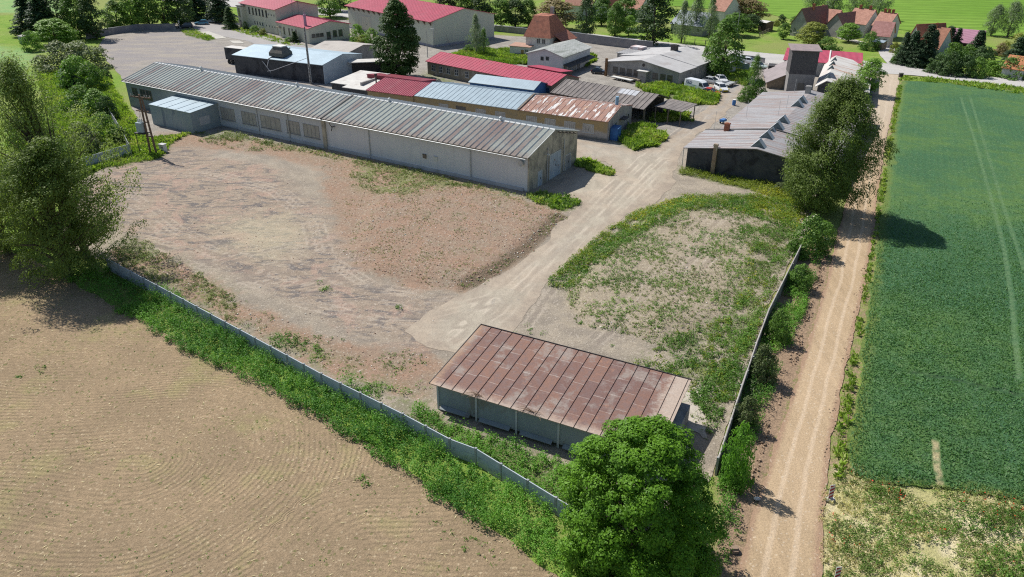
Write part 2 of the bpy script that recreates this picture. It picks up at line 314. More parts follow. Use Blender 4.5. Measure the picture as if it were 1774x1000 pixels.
col = k.mix(k.inside('pale', 5, 4, n1), col, k.mix(k.mr(n1, .4, .6), (.21, .36, .13), (.26, .37, .14)))
col = k.mix(1., col, k.mr(fine, .3, .7, .75, 1.2), 'MULTIPLY')
M_mead = k.fin(col, .95, k.ma('ADD', fine, n2), .8, .15, spec=.1)
lightg = PX([(0, 22), (130, 24), (110, 0), (0, -8), (-400, -10), (-400, 30)]) ; lightg2 = PX([(-300, 78), (-200, 240), (0, 160), (55, 110), (60, 90), (0, 80)])
def tensor(xs, ys):
    X, Y = np.meshgrid(xs, ys); return X, Y
gx = np.concatenate([-np.geomspace(3000, 230, 14), np.arange(-220, 260, 1.6), np.geomspace(270, 3000, 14)])
gy = np.concatenate([[-600, -200, -60, 0], np.arange(10, 330, 1.6), np.geomspace(335, 5000, 18)])
X, Y = tensor(gx, gy); xs, ys = X.ravel(), Y.ravel(); nx = len(gx); ii = np.arange(X.size).reshape(X.shape)
Fq = np.stack([ii[:-1, :-1].ravel(), ii[:-1, 1:].ravel(), ii[1:, 1:].ravel(), ii[1:, :-1].ravel()], 1)
at = {'soil': np.minimum(sdp(xs, ys, soilv), sdp(xs, ys, PX([(1410, 1010), (1440, 760), (1470, 620), (1500, 480), (1521, 330), (1546, 190), (1562, 138), (1572, 138), (1545, 240), (1530, 330), (1512, 480), (1490, 640), (1466, 830), (1430, 1010)]))), 'dry': sdp(xs, ys, dryv), 'pale': np.minimum(sdp(xs, ys, lightg), sdp(xs, ys, lightg2))}
zz = TZ(xs, ys)-.03
zz = np.where((sdp(xs, ys, yard_poly) < -3), zz-.35, zz)
tag(link('ground', npmesh('ground', np.stack([xs, ys, zz], 1), Fq, M_mead, {a: np.clip(b, -50, 50) for a, b in at.items()}, smooth=True)), kind='structure')

# ploughed field
pf = PX([(0, 432), (60, 450), (118, 486), (240, 552), (310, 588), (440, 652), (572, 726), (712, 815), (805, 886), (890, 945), (985, 1010)])
pf = [(-160, 62)] + [(-100, 84)] + pf + [(2, 10), (-160, 10)]
k = NT('tilled_soil'); n1 = k.noise(.2, 5, .6); n2 = k.noise(2, 6, .7); fine = k.noise(7, 5, .8)
ph = k.at('phase'); wv = k.ma('SINE', k.ma('ADD', k.ma('MULTIPLY', ph, 2*math.pi/.44), k.ma('MULTIPLY', n2, 5.)))
wm = k.ma('MULTIPLY', k.mr(k.noise(.16, 6, .7), .38, .58), k.mr(k.xyz()[1], 62, 48, .25, 1))
wv = k.ma('MULTIPLY', wv, wm)
col = k.mix(k.mr(n1, .35, .65), (.385, .285, .18), (.315, .235, .15)); col = k.mix(k.mr(n2, .35, .65, 0, .6), col, (.25, .19, .12))
col = k.mix(k.mr(k.noise(.16, 5, .7), .52, .66, 0, .45), col, (.34, .31, .14))
col = k.mix(k.mr(k.xyz(k.voro(8))[1], .95, .98, 0, .5), col, (.56, .46, .31)); col = k.mix(k.mr(k.xyz(k.voro(6))[0], .965, .98, 0, .6), col, (.13, .15, .05))
col = k.mix(1., col, k.mr(fine, .3, .7, .78, 1.2), 'MULTIPLY')
M_soil = k.fin(col, .97, k.ma('ADD', k.ma('MULTIPLY', fine, 1.3), k.ma('MULTIPLY', wv, .26)), .95, .09, spec=.08)
def phase(x, y):     # tractor passes: straight swaths bent round two turning places
    c1 = np.hypot(x+21, (y-34)*.9); c2 = np.hypot(x+4, y-26)
    c1 = G(255, 800); c2 = G(640, 950); wv_ = 2.2*(fbm(x, y, 9, 43, 2)-.5)+5*(fbm(x, y, 24, 41, 1)-.5)
    a = np.hypot(np.maximum(x-c1.x, 0), y-c1.y); b = np.hypot(np.minimum(x-c2.x, 0), y-c2.y)+7
    return np.where(b < 13.5, b, a)+wv_
sheet('ploughed_field', pf, .02, M_soil, .5, .35, 2, {'phase': phase})

# crop field
cf = PX([(1466, 822), (1488, 650), (1508, 500), (1522, 400), (1535, 300), (1547, 210), (1562, 140)]); top = PX([(1640, 143), (1774, 160)])
bot = PX([(1774, 872), (1640, 850), (1560, 845), (1500, 835)])
cf = cf + top + [ext(top[1], top[0], 6)] + [ext(bot[0], bot[1], 8)] + bot
tr1 = PX([(1664, 170), (1690, 250), (1715, 340), (1738, 430), (1752, 520), (1757, 590), (1765, 660)]); tr2 = PX([(1680, 170), (1705, 250), (1735, 350), (1774, 470)])
tr3 = PX([(1580, 648), (1650, 660), (1774, 690)]); bare = PX([(1619, 765), (1622, 810), (1630, 852)])
def line(pl):
    def f(x, y):
        d = np.full(np.shape(x), 1e9)
        for (ax, ay), (bx, by) in zip(pl[:-1], pl[1:]):
            ex, ey = bx-ax, by-ay; t = np.clip(((x-ax)*ex+(y-ay)*ey)/(ex*ex+ey*ey), 0, 1); d = np.minimum(d, np.hypot(x-ax-ex*t, y-ay-ey*t))
        return d
    return f
k = NT('wheat'); n0 = k.noise(.05, 4, .6, None, .6); n1 = k.noise(.35, 6, .7); n2 = k.noise(3, 5, .75); fine = k.noise(8, 4, .8)
row = k.ma('SINE', k.ma('MULTIPLY', k.xyz(k.sc_((1, 1, 1), rot=R(26)))[0], 2*math.pi/.9))
wheat_col = k.mix(k.mr(n0, .38, .62), (.058, .14, .06), (.10, .188, .055)); wheat_col = k.mix(k.mr(n1, .4, .62, 0, .6), wheat_col, (.055, .145, .07))
col = k.mix(k.mr(row, .3, 1, 0, .08), wheat_col, (.12, .22, .06))
col = k.mix(k.ma('MULTIPLY', k.mr(k.at('t1'), .34, .1, 0, .7), k.mr(n2, .3, .6, .5, 1)), col, (.15, .25, .12)); col = k.mix(k.ma('MULTIPLY', k.mr(k.at('t2'), .34, .1, 0, .6), k.mr(n2, .3, .6, .4, 1)), col, (.15, .25, .12))
col = k.mix(k.mr(k.at('t3'), .5, .15, 0, .7), col, (.025, .055, .025)); col = k.mix(k.mr(k.at('bare'), .35, .1, 0, .9), col, (.50, .42, .24))
col = k.mix(k.mr(k.ma('ADD', k.at('edge'), k.ma('MULTIPLY', k.ma('SUBTRACT', n1, .5), 3)), -1.3, -.3, 0, .7), col, (.17, .22, .05))
col = k.mix(k.mr(k.xyz(k.voro(6))[0], .9, .97, 0, .35), col, (.22, .30, .17))
col = k.mix(1., col, k.mr(fine, .3, .7, .62, 1.35), 'MULTIPLY')
M_crop = k.fin(col, .9, k.ma('ADD', fine, k.ma('ADD', n2, k.ma('MULTIPLY', row, .04))), .9, .14, spec=.15)
sheet('crop_field', cf, .015, M_crop, .6, .6, 1.5, {'t1': line(tr1), 't2': line(tr2), 't3': line(tr3), 'bare': line(bare), 'edge': cf}, lift=lambda x, y, s: .14*sstep(.1, -1.5, s)+.06*fbm(x, y, 2.5, 9)-.08*sstep(.5, .1, line(tr1)(x, y))-.08*sstep(.5, .1, line(tr2)(x, y))-.12*sstep(.5, .1, line(tr3)(x, y)))

# far field with sowing stripes
ff = [(-40, 420), *PX([(1000, -8), (1130, 8), (1330, 24), (1400, 40), (1560, 52), (1660, 62), (1774, 64)]), (330, 235), (1500, 400), (1500, 2500), (-200, 2500)]
k = NT('spring_crop'); n0 = k.noise(.012, 4); n1 = k.noise(.3, 5, .7, k.sc_((.4, 1.6, 1), rot=R(8)))
row = k.ma('SINE', k.ma('MULTIPLY', k.xyz(k.sc_((1, 1, 1), rot=R(8)))[1], 2*math.pi/7.))
col = k.mix(k.mr(n0, .4, .6), (.13, .25, .03), (.165, .285, .042)); col = k.mix(k.mr(row, .0, .8, 0, .5), col, (.10, .195, .025)); col = k.mix(1., col, k.mr(n1, .3, .7, .82, 1.15), 'MULTIPLY')
M_ff = k.fin(col, .95, n1, .5, .3, spec=.1)
sheet('far_field', ff[:8]+[(330, 235), (700, 300), (700, 900), (-100, 900)], .08, M_ff, 3, .8, 8)

# dirt road with wheel bands, main road, lane to the village
k = NT('graded_earth'); n1 = k.noise(.5, 6, .65, k.sc_((2.2, .35, 1), rot=R(-26))); n2 = k.noise(2.5, 5, .7); fine = k.noise(8, 4, .75); cc = k.at('across')
col = k.mix(k.mr(n1, .33, .66), (.43, .32, .20), (.345, .255, .158)); col = k.mix(k.mr(k.noise(.06, 4), .42, .6, 0, .5), col, (.50, .375, .245))
tr = k.ma('ABSOLUTE', k.ma('SUBTRACT', k.ma('ABSOLUTE', k.ma('ADD', cc, k.ma('MULTIPLY', k.ma('SUBTRACT', k.noise(.12, 3), .5), .35))), .33))
col = k.mix(k.mr(tr, .13, .03, 0, .4), col, (.62, .50, .37))
col = k.mix(k.mr(k.ma('ADD', k.ma('ABSOLUTE', cc), k.ma('MULTIPLY', k.ma('SUBTRACT', n2, .5), .35)), .72, .95), col, (.34, .23, .155))
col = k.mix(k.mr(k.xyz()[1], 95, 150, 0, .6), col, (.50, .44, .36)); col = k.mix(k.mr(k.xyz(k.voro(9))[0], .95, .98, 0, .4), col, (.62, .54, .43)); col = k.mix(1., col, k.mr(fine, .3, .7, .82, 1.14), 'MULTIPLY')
M_dirt = k.fin(col, .96, k.ma('ADD', fine, k.ma('MULTIPLY', n1, 1.5)), .7, .08, spec=.1)
cl = [((a[0]+b[0])/2, (a[1]+b[1])/2) for a, b in zip(dl, dr[::-1])]
def across(x, y):
    ys_ = np.array([c[1] for c in cl]); L_ = np.interp(y, np.array([p[1] for p in dl]), np.array([p[0] for p in dl])); R_ = np.interp(y, np.array([p[1] for p in dr[::-1]]), np.array([p[0] for p in dr[::-1]]))
    return (x-(L_+R_)/2)/np.maximum((R_-L_)/2, .5)
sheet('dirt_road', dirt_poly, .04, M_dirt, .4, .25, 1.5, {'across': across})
mu = PX([(700, 28), (840, 42), (990, 55), (1110, 69), (1280, 88), (1362, 96), (1450, 102), (1520, 108), (1582, 118), (1650, 126), (1774, 141)])
mlw = PX([(1774, 153), (1650, 139), (1582, 131), (1520, 128), (1450, 123), (1362, 113), (1330, 113), (1290, 102), (1110, 81), (990, 66), (840, 53), (700, 40)])
main = mu + [ext(mu[-1], mu[-2], 6), ext(mlw[0], mlw[1], 6)] + mlw + [ext(mlw[-1], mlw[-2], 5), ext(mu[0], mu[1], 5)]
k = NT('pale_asphalt'); n1 = k.noise(.25, 5, .6, k.sc_((.35, 2.5, 1), rot=R(20))); fine = k.noise(5, 4, .7)
col = k.mix(k.mr(n1, .3, .7), (.40, .39, .375), (.47, .45, .42)); col = k.mix(k.mr(k.noise(.3, 6, .7), .55, .68, 0, .4), col, (.30, .30, .30))
M_main = k.fin(k.mix(1., col, k.mr(fine, .3, .7, .9, 1.1), 'MULTIPLY'), .9, fine, .3, .02)
sheet('main_road', main, .10, M_main, .8, .12, 3)
sheet('village_road', PX([(1538, 112), (1524, 96), (1518, 80), (1524, 60), (1544, 60), (1546, 80), (1558, 98), (1590, 118)]), .12, M_main, .8, .15, 3)
sheet('footpath', PX([(1455, 62), (1500, 74), (1500, 79), (1450, 66)]), .06, M_conc, .8, .1)
M_line = surf('road_paint', (.72, .72, .70), (.6, .6, .58), 3)
cm = [((a[0]+b[0])/2, (a[1]+b[1])/2) for a, b in zip(PX([(1110, 69), (1280, 88), (1450, 102), (1582, 118), (1774, 141)]), PX([(1110, 81), (1290, 102), (1450, 123), (1582, 131), (1774, 153)]))]
def strip(pl, w, dash=None):
    b = MB(); d0 = 0
    for (ax, ay), (bx, by) in zip(pl[:-1], pl[1:]):
        L = math.hypot(bx-ax, by-ay); dx, dy = (bx-ax)/L, (by-ay)/L; s = 0
        while s < L:
            e = min(s+(dash or L), L); p = [(ax+dx*s-dy*w, ay+dy*s+dx*w), (ax+dx*s+dy*w, ay+dy*s-dx*w), (ax+dx*e+dy*w, ay+dy*e-dx*w), (ax+dx*e-dy*w, ay+dy*e+dx*w)]
            b.add([(*q, TZ(q[0], q[1])+.118) for q in p], [(0, 1, 2, 3)]); s = e+(dash or 0)
    return b
tag(strip(cm, .09, 3.5).build('road_line', M_line), kind='structure')
tag(strip([((p[0]*.97+q[0]*.03), (p[1]*.97+q[1]*.03)) for p, q in zip(mu[3:], [mlw[8], mlw[7], mlw[5], mlw[4], mlw[3], mlw[2], mlw[1], mlw[0]])], .08, None).build('road_line', M_line), kind='structure')
# ============================================================ BUILDINGS
class FR:
    """a building's own frame: origin = its front-left corner, x along the front, y away from the viewer"""
    def __init__(s, o, rz, L, W): s.o = Vector((o[0], o[1], 0)); s.rz = rz; s.L = L; s.W = W; s.X = Vector((math.cos(rz), math.sin(rz), 0)); s.Y = Vector((-math.sin(rz), math.cos(rz), 0))
    def loc(s, p): d = Vector((p[0], p[1], 0))-s.o; return d.dot(s.X), d.dot(s.Y)
    def W3(s, x, y, z=0): p = s.o+s.X*x+s.Y*y; return Vector((p.x, p.y, z))
    def front(s, px, py, y=0.):   # photo pixel -> (x, z) on the plane y
        d = ray(px, py); C = Vector((0, 0, CAM_H)); t = (s.o+s.Y*y-C).dot(s.Y)/d.dot(s.Y); p = C+d*t; return (p-s.o).dot(s.X), p.z
    def side(s, px, py, x=None):
        x = s.L if x is None else x
        d = ray(px, py); C = Vector((0, 0, CAM_H)); t = (s.o+s.X*x-C).dot(s.X)/d.dot(s.X); p = C+d*t; return (p-s.o).dot(s.Y), p.z
def frame(pl, pr, z, pb=None, zb=None, W=None, rz=None):
    a, b = G(*pl, z), G(*pr, z); d = b-a
    if rz is None: rz = math.atan2(d.y, d.x); L = d.length
    else: L = d.dot(Vector((math.cos(rz), math.sin(rz), 0)))
    f = FR(a, rz, L, 1)
    f.W = W if W else f.loc(G(*pb, zb))[1]; return f
def root(name, label, cat, f, group=None): return empty(name, label, cat, (f.o.x, f.o.y, float(TZ(f.o.x, f.o.y))), f.rz, group)

def gable(t, L, W, e, r, axis, wm, rm, over=.35, ov_g=.25, th=.12, ribs=None, x0=0, y0=0, wall=True, ridgecap=None, rp=.5, eb=None, nm='roof'):
    """walls with gable triangles plus a roof of two slabs; axis = direction of the ridge; eb = other eave height"""
    eb = e if eb is None else eb
    P = (lambda a, b, z: (a+x0, b+y0, z)) if axis == 'x' else (lambda a, b, z: (b+x0, a+y0, z))
    A, B = (L, W) if axis == 'x' else (W, L)
    m = B*rp
    if wall:
        w_ = MB(); prof = [(0, -.3), (B, -.3), (B, eb), (m, r), (0, e)]
        vs = [P(0, b, z) for b, z in prof]+[P(A, b, z) for b, z in prof]
        w_.add(vs, [(0, 1, 2, 3, 4), (9, 8, 7, 6, 5), (0, 4, 9, 5), (1, 0, 5, 6), (2, 1, 6, 7)]).build('wall', wm, t)
    q = MB(); s1 = (r-e)/m; s2 = (r-eb)/(B-m)
    q.quad(P(-ov_g, -over, e-s1*over+th), P(A+ov_g, -over, e-s1*over+th), P(A+ov_g, m, r+th), P(-ov_g, m, r+th), th)
    q.quad(P(-ov_g, m, r+th), P(A+ov_g, m, r+th), P(A+ov_g, B+over, eb-s2*over+th), P(-ov_g, B+over, eb-s2*over+th), th)
    if ribs:
        sp, rw, rh = ribs; n = int(A/sp)
        for i in range(n+1):
            a = min(max(i*sp, -ov_g+rw), A+ov_g-rw)
            for b0, z0, b1, z1 in ((-over, e-s1*over, m, r), (m, r, B+over, eb-s2*over)):
                z0 += th; z1 += th
                q.add([P(a-rw, b0, z0+.002), P(a, b0, z0+rh), P(a+rw, b0, z0+.002), P(a-rw, b1, z1+.002), P(a, b1, z1+rh), P(a+rw, b1, z1+.002)], [(0, 1, 4, 3), (1, 2, 5, 4), (0, 2, 1), (3, 4, 5)])
    ro = q.build(nm, rm, t)
    if ridgecap: 
        c = MB(); c.quad(P(-ov_g, m-.3, r-s1*.3+th+.05), P(A+ov_g, m-.3, r-s1*.3+th+.05), P(A+ov_g, m, r+th+.07), P(-ov_g, m, r+th+.07), .04)
        c.quad(P(-ov_g, m, r+th+.07), P(A+ov_g, m, r+th+.07), P(A+ov_g, m+.3, r-s2*.3+th+.05), P(-ov_g, m+.3, r-s2*.3+th+.05), .04); c.build('ridge_cap', ridgecap, ro)
    return ro
def mono(t, L, W, ef, eb, wm, rm, over=.25, th=.1, slope='y', x0=0, y0=0, seams=None):
    """lean-to roof sloping along y (ef front, eb back) or along x (ef left, eb right)"""
    hz = lambda x, y: ef+(eb-ef)*((y/W) if slope == 'y' else (x/L))
    c = [(0, 0), (L, 0), (L, W), (0, W)]; w_ = MB()
    w_.add([(x+x0, y+y0, -.3) for x, y in c]+[(x+x0, y+y0, hz(x, y)) for x, y in c], [(0, 3, 2, 1), (4, 5, 6, 7), (0, 1, 5, 4), (1, 2, 6, 5), (2, 3, 7, 6), (3, 0, 4, 7)]).build('wall', wm, t)
    q = MB(); o = over; p = lambda x, y: (x+x0, y+y0, hz(x, y)+th); q.quad(p(-o, -o), p(L+o, -o), p(L+o, W+o), p(-o, W+o), th)
    if seams:
        sp, rw, rh = seams
        for i in range(int(L/sp)+1):
            x = i*sp; q.add([(x+x0-rw, y0-o, hz(x, -o)+th), (x+x0, y0-o, hz(x, -o)+th+rh), (x+x0+rw, y0-o, hz(x, -o)+th), (x+x0-rw, W+y0+o, hz(x, W+o)+th), (x+x0, W+y0+o, hz(x, W+o)+th+rh), (x+x0+rw, W+y0+o, hz(x, W+o)+th)], [(0, 1, 4, 3), (1, 2, 5, 4), (0, 2, 1), (3, 4, 5)])
    return q.build('roof', rm, t)
M_glass = surf('window_glass', (.035, .045, .055), (.06, .07, .08), .7, rough=.15, grain=.02, bs=0, spec=.8)
M_pglass = surf('dusty_glass', (.34, .33, .30), (.45, .43, .385), 1.5, (.22, .215, .205), 1.0, .6, rough=.4, grain=.05, bs=0)
M_wframe = surf('window_frame_white', (.62, .62, .58), (.48, .48, .45), 2); M_dframe = surf('window_frame_dark', (.14, .12, .10), (.22, .18, .14), 2)
def window(t, side, a, z, w, h, L=0, W=0, frm=None, gl=None, nx=2, ny=1, name='window', sill=True, dep=.05):
    """window on a wall: frame with bars, glass pane behind as sub-part. side: front, right, left"""
    frm = frm or M_wframe; gl = gl or M_glass; b = MB(); fw = min(.07, w*.08)
    def bx(m_, a0, z0, a1, z1, d0, d1):
        if side == 'front': m_.box(a0, -d1, z0, a1, -d0, z1)
        elif side == 'right': m_.box(L+d0, a0, z0, L+d1, a1, z1)
        else: m_.box(-d1, a0, z0, -d0, a1, z1)
    bx(b, a, z, a+fw, z+h, -.05, dep); bx(b, a+w-fw, z, a+w, z+h, -.05, dep); bx(b, a+fw, z+h-fw, a+w-fw, z+h, -.05, dep); bx(b, a+fw, z, a+w-fw, z+fw, -.05, dep)
    for i in range(1, nx): bx(b, a+w*i/nx-fw/2, z+fw, a+w*i/nx+fw/2, z+h-fw, -.05, dep-.005)
    for i in range(1, ny): bx(b, a+fw, z+h*i/ny-fw/2, a+w-fw, z+h*i/ny+fw/2, -.05, dep-.01)
    if sill: bx(b, a-.08, z-.08, a+w+.08, z-.005, -.05, dep+.08)
    f = b.build(name, frm, t); p = MB(); bx(p, a+.01, z+.01, a+w-.01, z+h-.01, -.05, .014); p.build('pane', gl, f); return f
def door(t, side, a, w, h, mat, L=0, z=0, handle=True, frm=None):
    b = MB()
    def bx(m_, a0, z0, a1, z1, d1, d0=-.05):
        if side == 'front': m_.box(a0, -d1, z0, a1, -d0, z1)
        elif side == 'right': m_.box(L+d0, a0, z0, L+d1, a1, z1)
        else: m_.box(-d1, a0, z0, -d0, a1, z1)
    bx(b, a, z+.02, a+w, z+h, .04)
    for i in range(1, max(2, int(w/.9))): bx(b, a+w*i/max(2, int(w/.9))-.02, z+.1, a+w*i/max(2, int(w/.9))+.02, z+h-.1, .06, .03)
    d = b.build('door', mat, t); f = MB(); bx(f, a-.1, z, a, z+h+.1, .07); bx(f, a+w, z, a+w+.1, z+h+.1, .07); bx(f, a, z+h, a+w, z+h+.1, .07); f.build('door_frame', frm or M_wframe, d)
    if handle: g = MB(); bx(g, a+w*.5+.12, z+h*.45, a+w*.5+.16, z+h*.45+.3, .12, .03); g.build('handle', M_dark, d)
    return d
def chimney(t, x, y, z0, z1, s, mat, cap=True, name='chimney'):
    b = MB().box(x-s/2, y-s/2, z0, x+s/2, y+s/2, z1)
    if cap: b.box(x-s/2-.06, y-s/2-.06, z1-.18, x+s/2+.06, y+s/2+.06, z1-.06); b.box(x-s/4, y-s/4, z1, x+s/4, y+s/4, z1+.08)
    return b.build(name, mat, t)

M_dark = surf('dark_steel', (.04, .04, .045), (.08, .07, .06), 3, rough=.6); M_steel = surf('galvanised_steel', (.50, .52, .53), (.40, .42, .43), 2, metal=.4, rough=.5)
M_brickred = surf('chimney_brick', (.36, .14, .08), (.26, .10, .06), 3); M_white = surf('white_render', (.66, .66, .62), (.55, .55, .52), .8)
M_greyr = surf('grey_render', (.36, .35, .33), (.28, .27, .26), .6, (.20, .19, .18), .35, .6, vec=(1, 1, 1)); M_pgrey = surf('pale_grey_panels', (.50, .50, .50), (.43, .43, .44), .4, (.34, .33, .32), .3, .62, vec=(1, 1, .35))
def roofred(n, c=(.37, .05, .085)):
    k = NT(n); v = k.sc_((1, 1, 1)); a = k.xyz(v); dst = k.noise(.8, 6, .7, k.sc_((1.5, .25, .5)))
    col = k.mix(k.mr(k.noise(.5, 5, .6), .3, .7), c, tuple(x*1.2 for x in c)); col = k.mix(k.mr(dst, .5, .75, 0, .45), col, (.30, .16, .16)); col = k.mix(1., col, k.mr(k.noise(6, 3, .7), .3, .7, .9, 1.08), 'MULTIPLY')
    return k.fin(col, .5, k.ma('SINE', k.ma('MULTIPLY', a[0], 2*math.pi/.25)), .5, .04, spec=.35)
M_rred = roofred('red_sheet_roof'); M_rdred = roofred('dark_red_sheet_roof', (.20, .03, .045))
def tiles(n, c1=(.42, .17, .11), c2=(.30, .12, .08)):
    k = NT(n); x, y, z = k.xyz()
    rows = k.ma('FRACT', k.ma('MULTIPLY', z, 1/.28)); rc = k.mr(rows, 0, .25, .55, 1)
    col = k.mix(k.mr(k.noise(1.2, 6, .7), .35, .65), c1, c2); col = k.mix(k.mr(k.noise(.4, 5, .7), .56, .7, 0, .6), col, (.17, .10, .08))
    col = k.mix(1., col, rc, 'MULTIPLY'); col = k.mix(1., col, k.mr(k.noise(7, 3, .8), .3, .7, .8, 1.2), 'MULTIPLY')
    return k.fin(col, .85, rows, .8, .06)
M_tile = tiles('clay_tiles'); M_tile2 = tiles('faded_clay_tiles', (.50, .27, .20), (.38, .19, .14)); M_tile3 = tiles('brown_clay_tiles', (.30, .15, .12), (.22, .12, .10))
def skyroof(n, c=(.33, .415, .465)):
    k = NT(n); a = k.xyz(); seam = k.ma('ABSOLUTE', k.ma('SUBTRACT', k.ma('FRACT', k.ma('MULTIPLY', a[0], 1/.6)), .5))
    col = k.mix(k.mr(k.noise(.5, 5, .65), .35, .65), c, tuple(x*.88 for x in c)); col = k.mix(k.mr(seam, .45, .5, 0, .25), col, (.25, .3, .33))
    col = k.mix(k.mr(k.noise(.7, 6, .7), .62, .7, 0, .4), col, (.3, .3, .28)); return k.fin(col, .45, k.mr(seam, .4, .5), .4, .03, .15, .4)
M_sky = skyroof('pale_blue_sheet_roof'); M_sky2 = skyroof('pale_blue_tar_roof', (.37, .475, .54))

# ---- 1 long warehouse: ribbed roof, green and rust streaks
def ribroof(n, sp, cg=(.235, .26, .24), cr=(.16, .12, .11), off=0.):
    k = NT(n); x, y, z = k.xyz(); fr = k.ma('ABSOLUTE', k.ma('SUBTRACT', k.ma('FRACT', k.ma('ADD', k.ma('MULTIPLY', x, 1/sp), .5+off)), .5))
    cell = k.n('ShaderNodeTexWhiteNoise'); cell.noise_dimensions = '1D'; k.l(k.ma('FLOOR', k.ma('MULTIPLY', x, 1/sp)), cell.inputs['W'])
    big = k.noise(.06, 4, .6); st = k.noise(.6, 6, .7, k.sc_((1.2, .22, .22))); mixv = k.ma('ADD', k.ma('MULTIPLY', cell.outputs[0], .22), k.ma('ADD', k.ma('MULTIPLY', big, .8), k.ma('MULTIPLY', st, .5)))
    col = k.mix(k.mr(mixv, .68, .98), cg, cr); col = k.mix(k.mr(k.noise(.8, 7, .75), .58, .66, 0, .6), col, (.22, .16, .13))
    low = k.mr(k.ma('ADD', y, k.ma('MULTIPLY', st, 2.2)), 2.2, .5, 0, .75); col = k.mix(low, col, (.20, .165, .145))
    col = k.mix(k.mr(fr, .115, .09, 0, .85), col, k.mix(low, (.62, .64, .62), (.30, .26, .23)))
    col = k.mix(1., col, k.mr(k.noise(6, 4, .75), .3, .7, .8, 1.2), 'MULTIPLY'); return k.fin(col, .75, None)
fA = FR(Vector((-72.8, 140.9, 0)), R(-30.92), 87.2, 14.4)
xs_ = fA.front(560, 205)[0]
k = NT('whitewashed_panels'); x, y, z = k.xyz()
jt = k.ma('ABSOLUTE', k.ma('SUBTRACT', k.ma('FRACT', k.ma('MULTIPLY', x, 1/1.5)), .5)); n1 = k.noise(.35, 6, .65); st = k.noise(1., 6, .7, k.sc_((1.5, 1.5, .2)))
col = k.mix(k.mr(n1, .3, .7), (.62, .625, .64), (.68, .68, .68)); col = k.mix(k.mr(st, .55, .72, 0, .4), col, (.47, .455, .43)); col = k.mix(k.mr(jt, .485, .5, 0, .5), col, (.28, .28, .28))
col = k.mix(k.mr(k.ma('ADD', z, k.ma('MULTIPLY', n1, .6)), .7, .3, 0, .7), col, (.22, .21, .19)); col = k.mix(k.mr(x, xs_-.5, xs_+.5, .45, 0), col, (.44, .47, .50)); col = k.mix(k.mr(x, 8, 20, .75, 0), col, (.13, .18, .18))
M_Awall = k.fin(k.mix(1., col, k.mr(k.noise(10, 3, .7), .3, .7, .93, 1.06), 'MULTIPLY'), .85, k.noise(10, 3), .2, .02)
M_Aend = surf('stained_plaster', (.50, .45, .35), (.40, .36, .28), .7, (.25, .23, .19), .4, .52, vec=(1, 1, .6))
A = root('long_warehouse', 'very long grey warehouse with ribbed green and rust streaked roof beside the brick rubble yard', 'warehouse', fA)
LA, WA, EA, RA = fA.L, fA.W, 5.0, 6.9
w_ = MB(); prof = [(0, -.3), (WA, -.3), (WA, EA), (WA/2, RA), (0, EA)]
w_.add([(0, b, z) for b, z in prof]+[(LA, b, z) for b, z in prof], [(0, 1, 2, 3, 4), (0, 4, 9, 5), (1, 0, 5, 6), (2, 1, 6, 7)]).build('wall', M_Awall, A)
MB().add([(LA-.02, b, z) for b, z in prof]+[(LA+.22, b, z) for b, z in prof], [(0, 1, 2, 3, 4), (9, 8, 7, 6, 5), (0, 4, 9, 5), (1, 0, 5, 6), (2, 1, 6, 7), (3, 2, 7, 8), (4, 3, 8, 9)]).build('gable_wall', M_Aend, A)
M_rib = ribroof('ribbed_cement_roof', .93); M_cap = surf('ridge_zinc', (.58, .60, .60), (.45, .46, .45), 1)
gable(A, xs_-.1, WA, EA-.05, RA-.05, 'x', None, M_rib, over=.6, ov_g=.3, ribs=(.93, .11, .13), wall=False, ridgecap=M_cap)
ro2 = gable(A, LA-xs_+.2, WA, EA+.05, RA+.05, 'x', None, M_rib, over=.6, ov_g=.0, ribs=(.93, .11, .13), wall=False, ridgecap=M_cap); ro2.location.x = xs_+.1
MB().tube([(.1, -.66, EA-.22), (LA, -.66, EA-.22)], .07, 8).build('gutter', M_steel, A)
for c in ro2.children: pass
b = MB(); 
for y0, y1, z0, z1 in ((-.65, WA/2, EA+.12, RA+.32), (WA/2, WA+.65, RA+.32, EA+.12)): b.quad((xs_-.12, y0, z0), (xs_+.14, y0, z0), (xs_+.14, y1, z1), (xs_-.12, y1, z1), .3)
b.build('parapet', M_dark, A)
for px, py in ((349, 122), (515, 150), (675, 177), (868, 211)):
    x = fA.front(px, py, WA/2)[0]; MB().tube([(x, WA/2, RA), (x, WA/2, RA+.55)], .16).tube([(x, WA/2, RA+.55), (x, WA/2, RA+.75)], [.3, .1]).build('roof_vent', M_steel, A)
for px, zt in ((446, 5), (498, 5), (640, 5), (815, 5)):
    x = fA.front(px, 200 if px < 600 else 240)[0]
    MB().tube([(x, -.5, 4.75), (x, -.12, 4.5), (x, -.12, .3), (x, -.35, .1)], .07).build('downpipe', M_steel, A)
x = fA.front(560, 205)[0]; MB().box(x-.3, -.28, -.3, x+.35, .02, 4.95).build('pilaster', M_Aend, A)
for px in (383, 418): 
    x = fA.front(px, 195)[0]
for p0, p1 in (((381, 184), (408, 207)), ((417, 190), (445, 215)), ((450, 197), (487, 223)), ((495, 206), (520, 228)), ((524, 210), (554, 236))):
    (xa, za), (xb, zb) = fA.front(*p0), fA.front(*p1); window(A, 'front', xa, 1.35, xb-xa, 2.1, frm=M_greyr, gl=M_pglass, nx=4, ny=1, sill=True)
for px in (232, 255, 245): 
    x = fA.front(px, 170)[0]; window(A, 'front', x, 1.9, 1.6, 1.9, frm=M_dframe, gl=M_glass, nx=2, ny=2, sill=False)
MB().box(0+30, -.16, .02, LA-.6, .0, .5).build('plinth', M_pgrey, A)
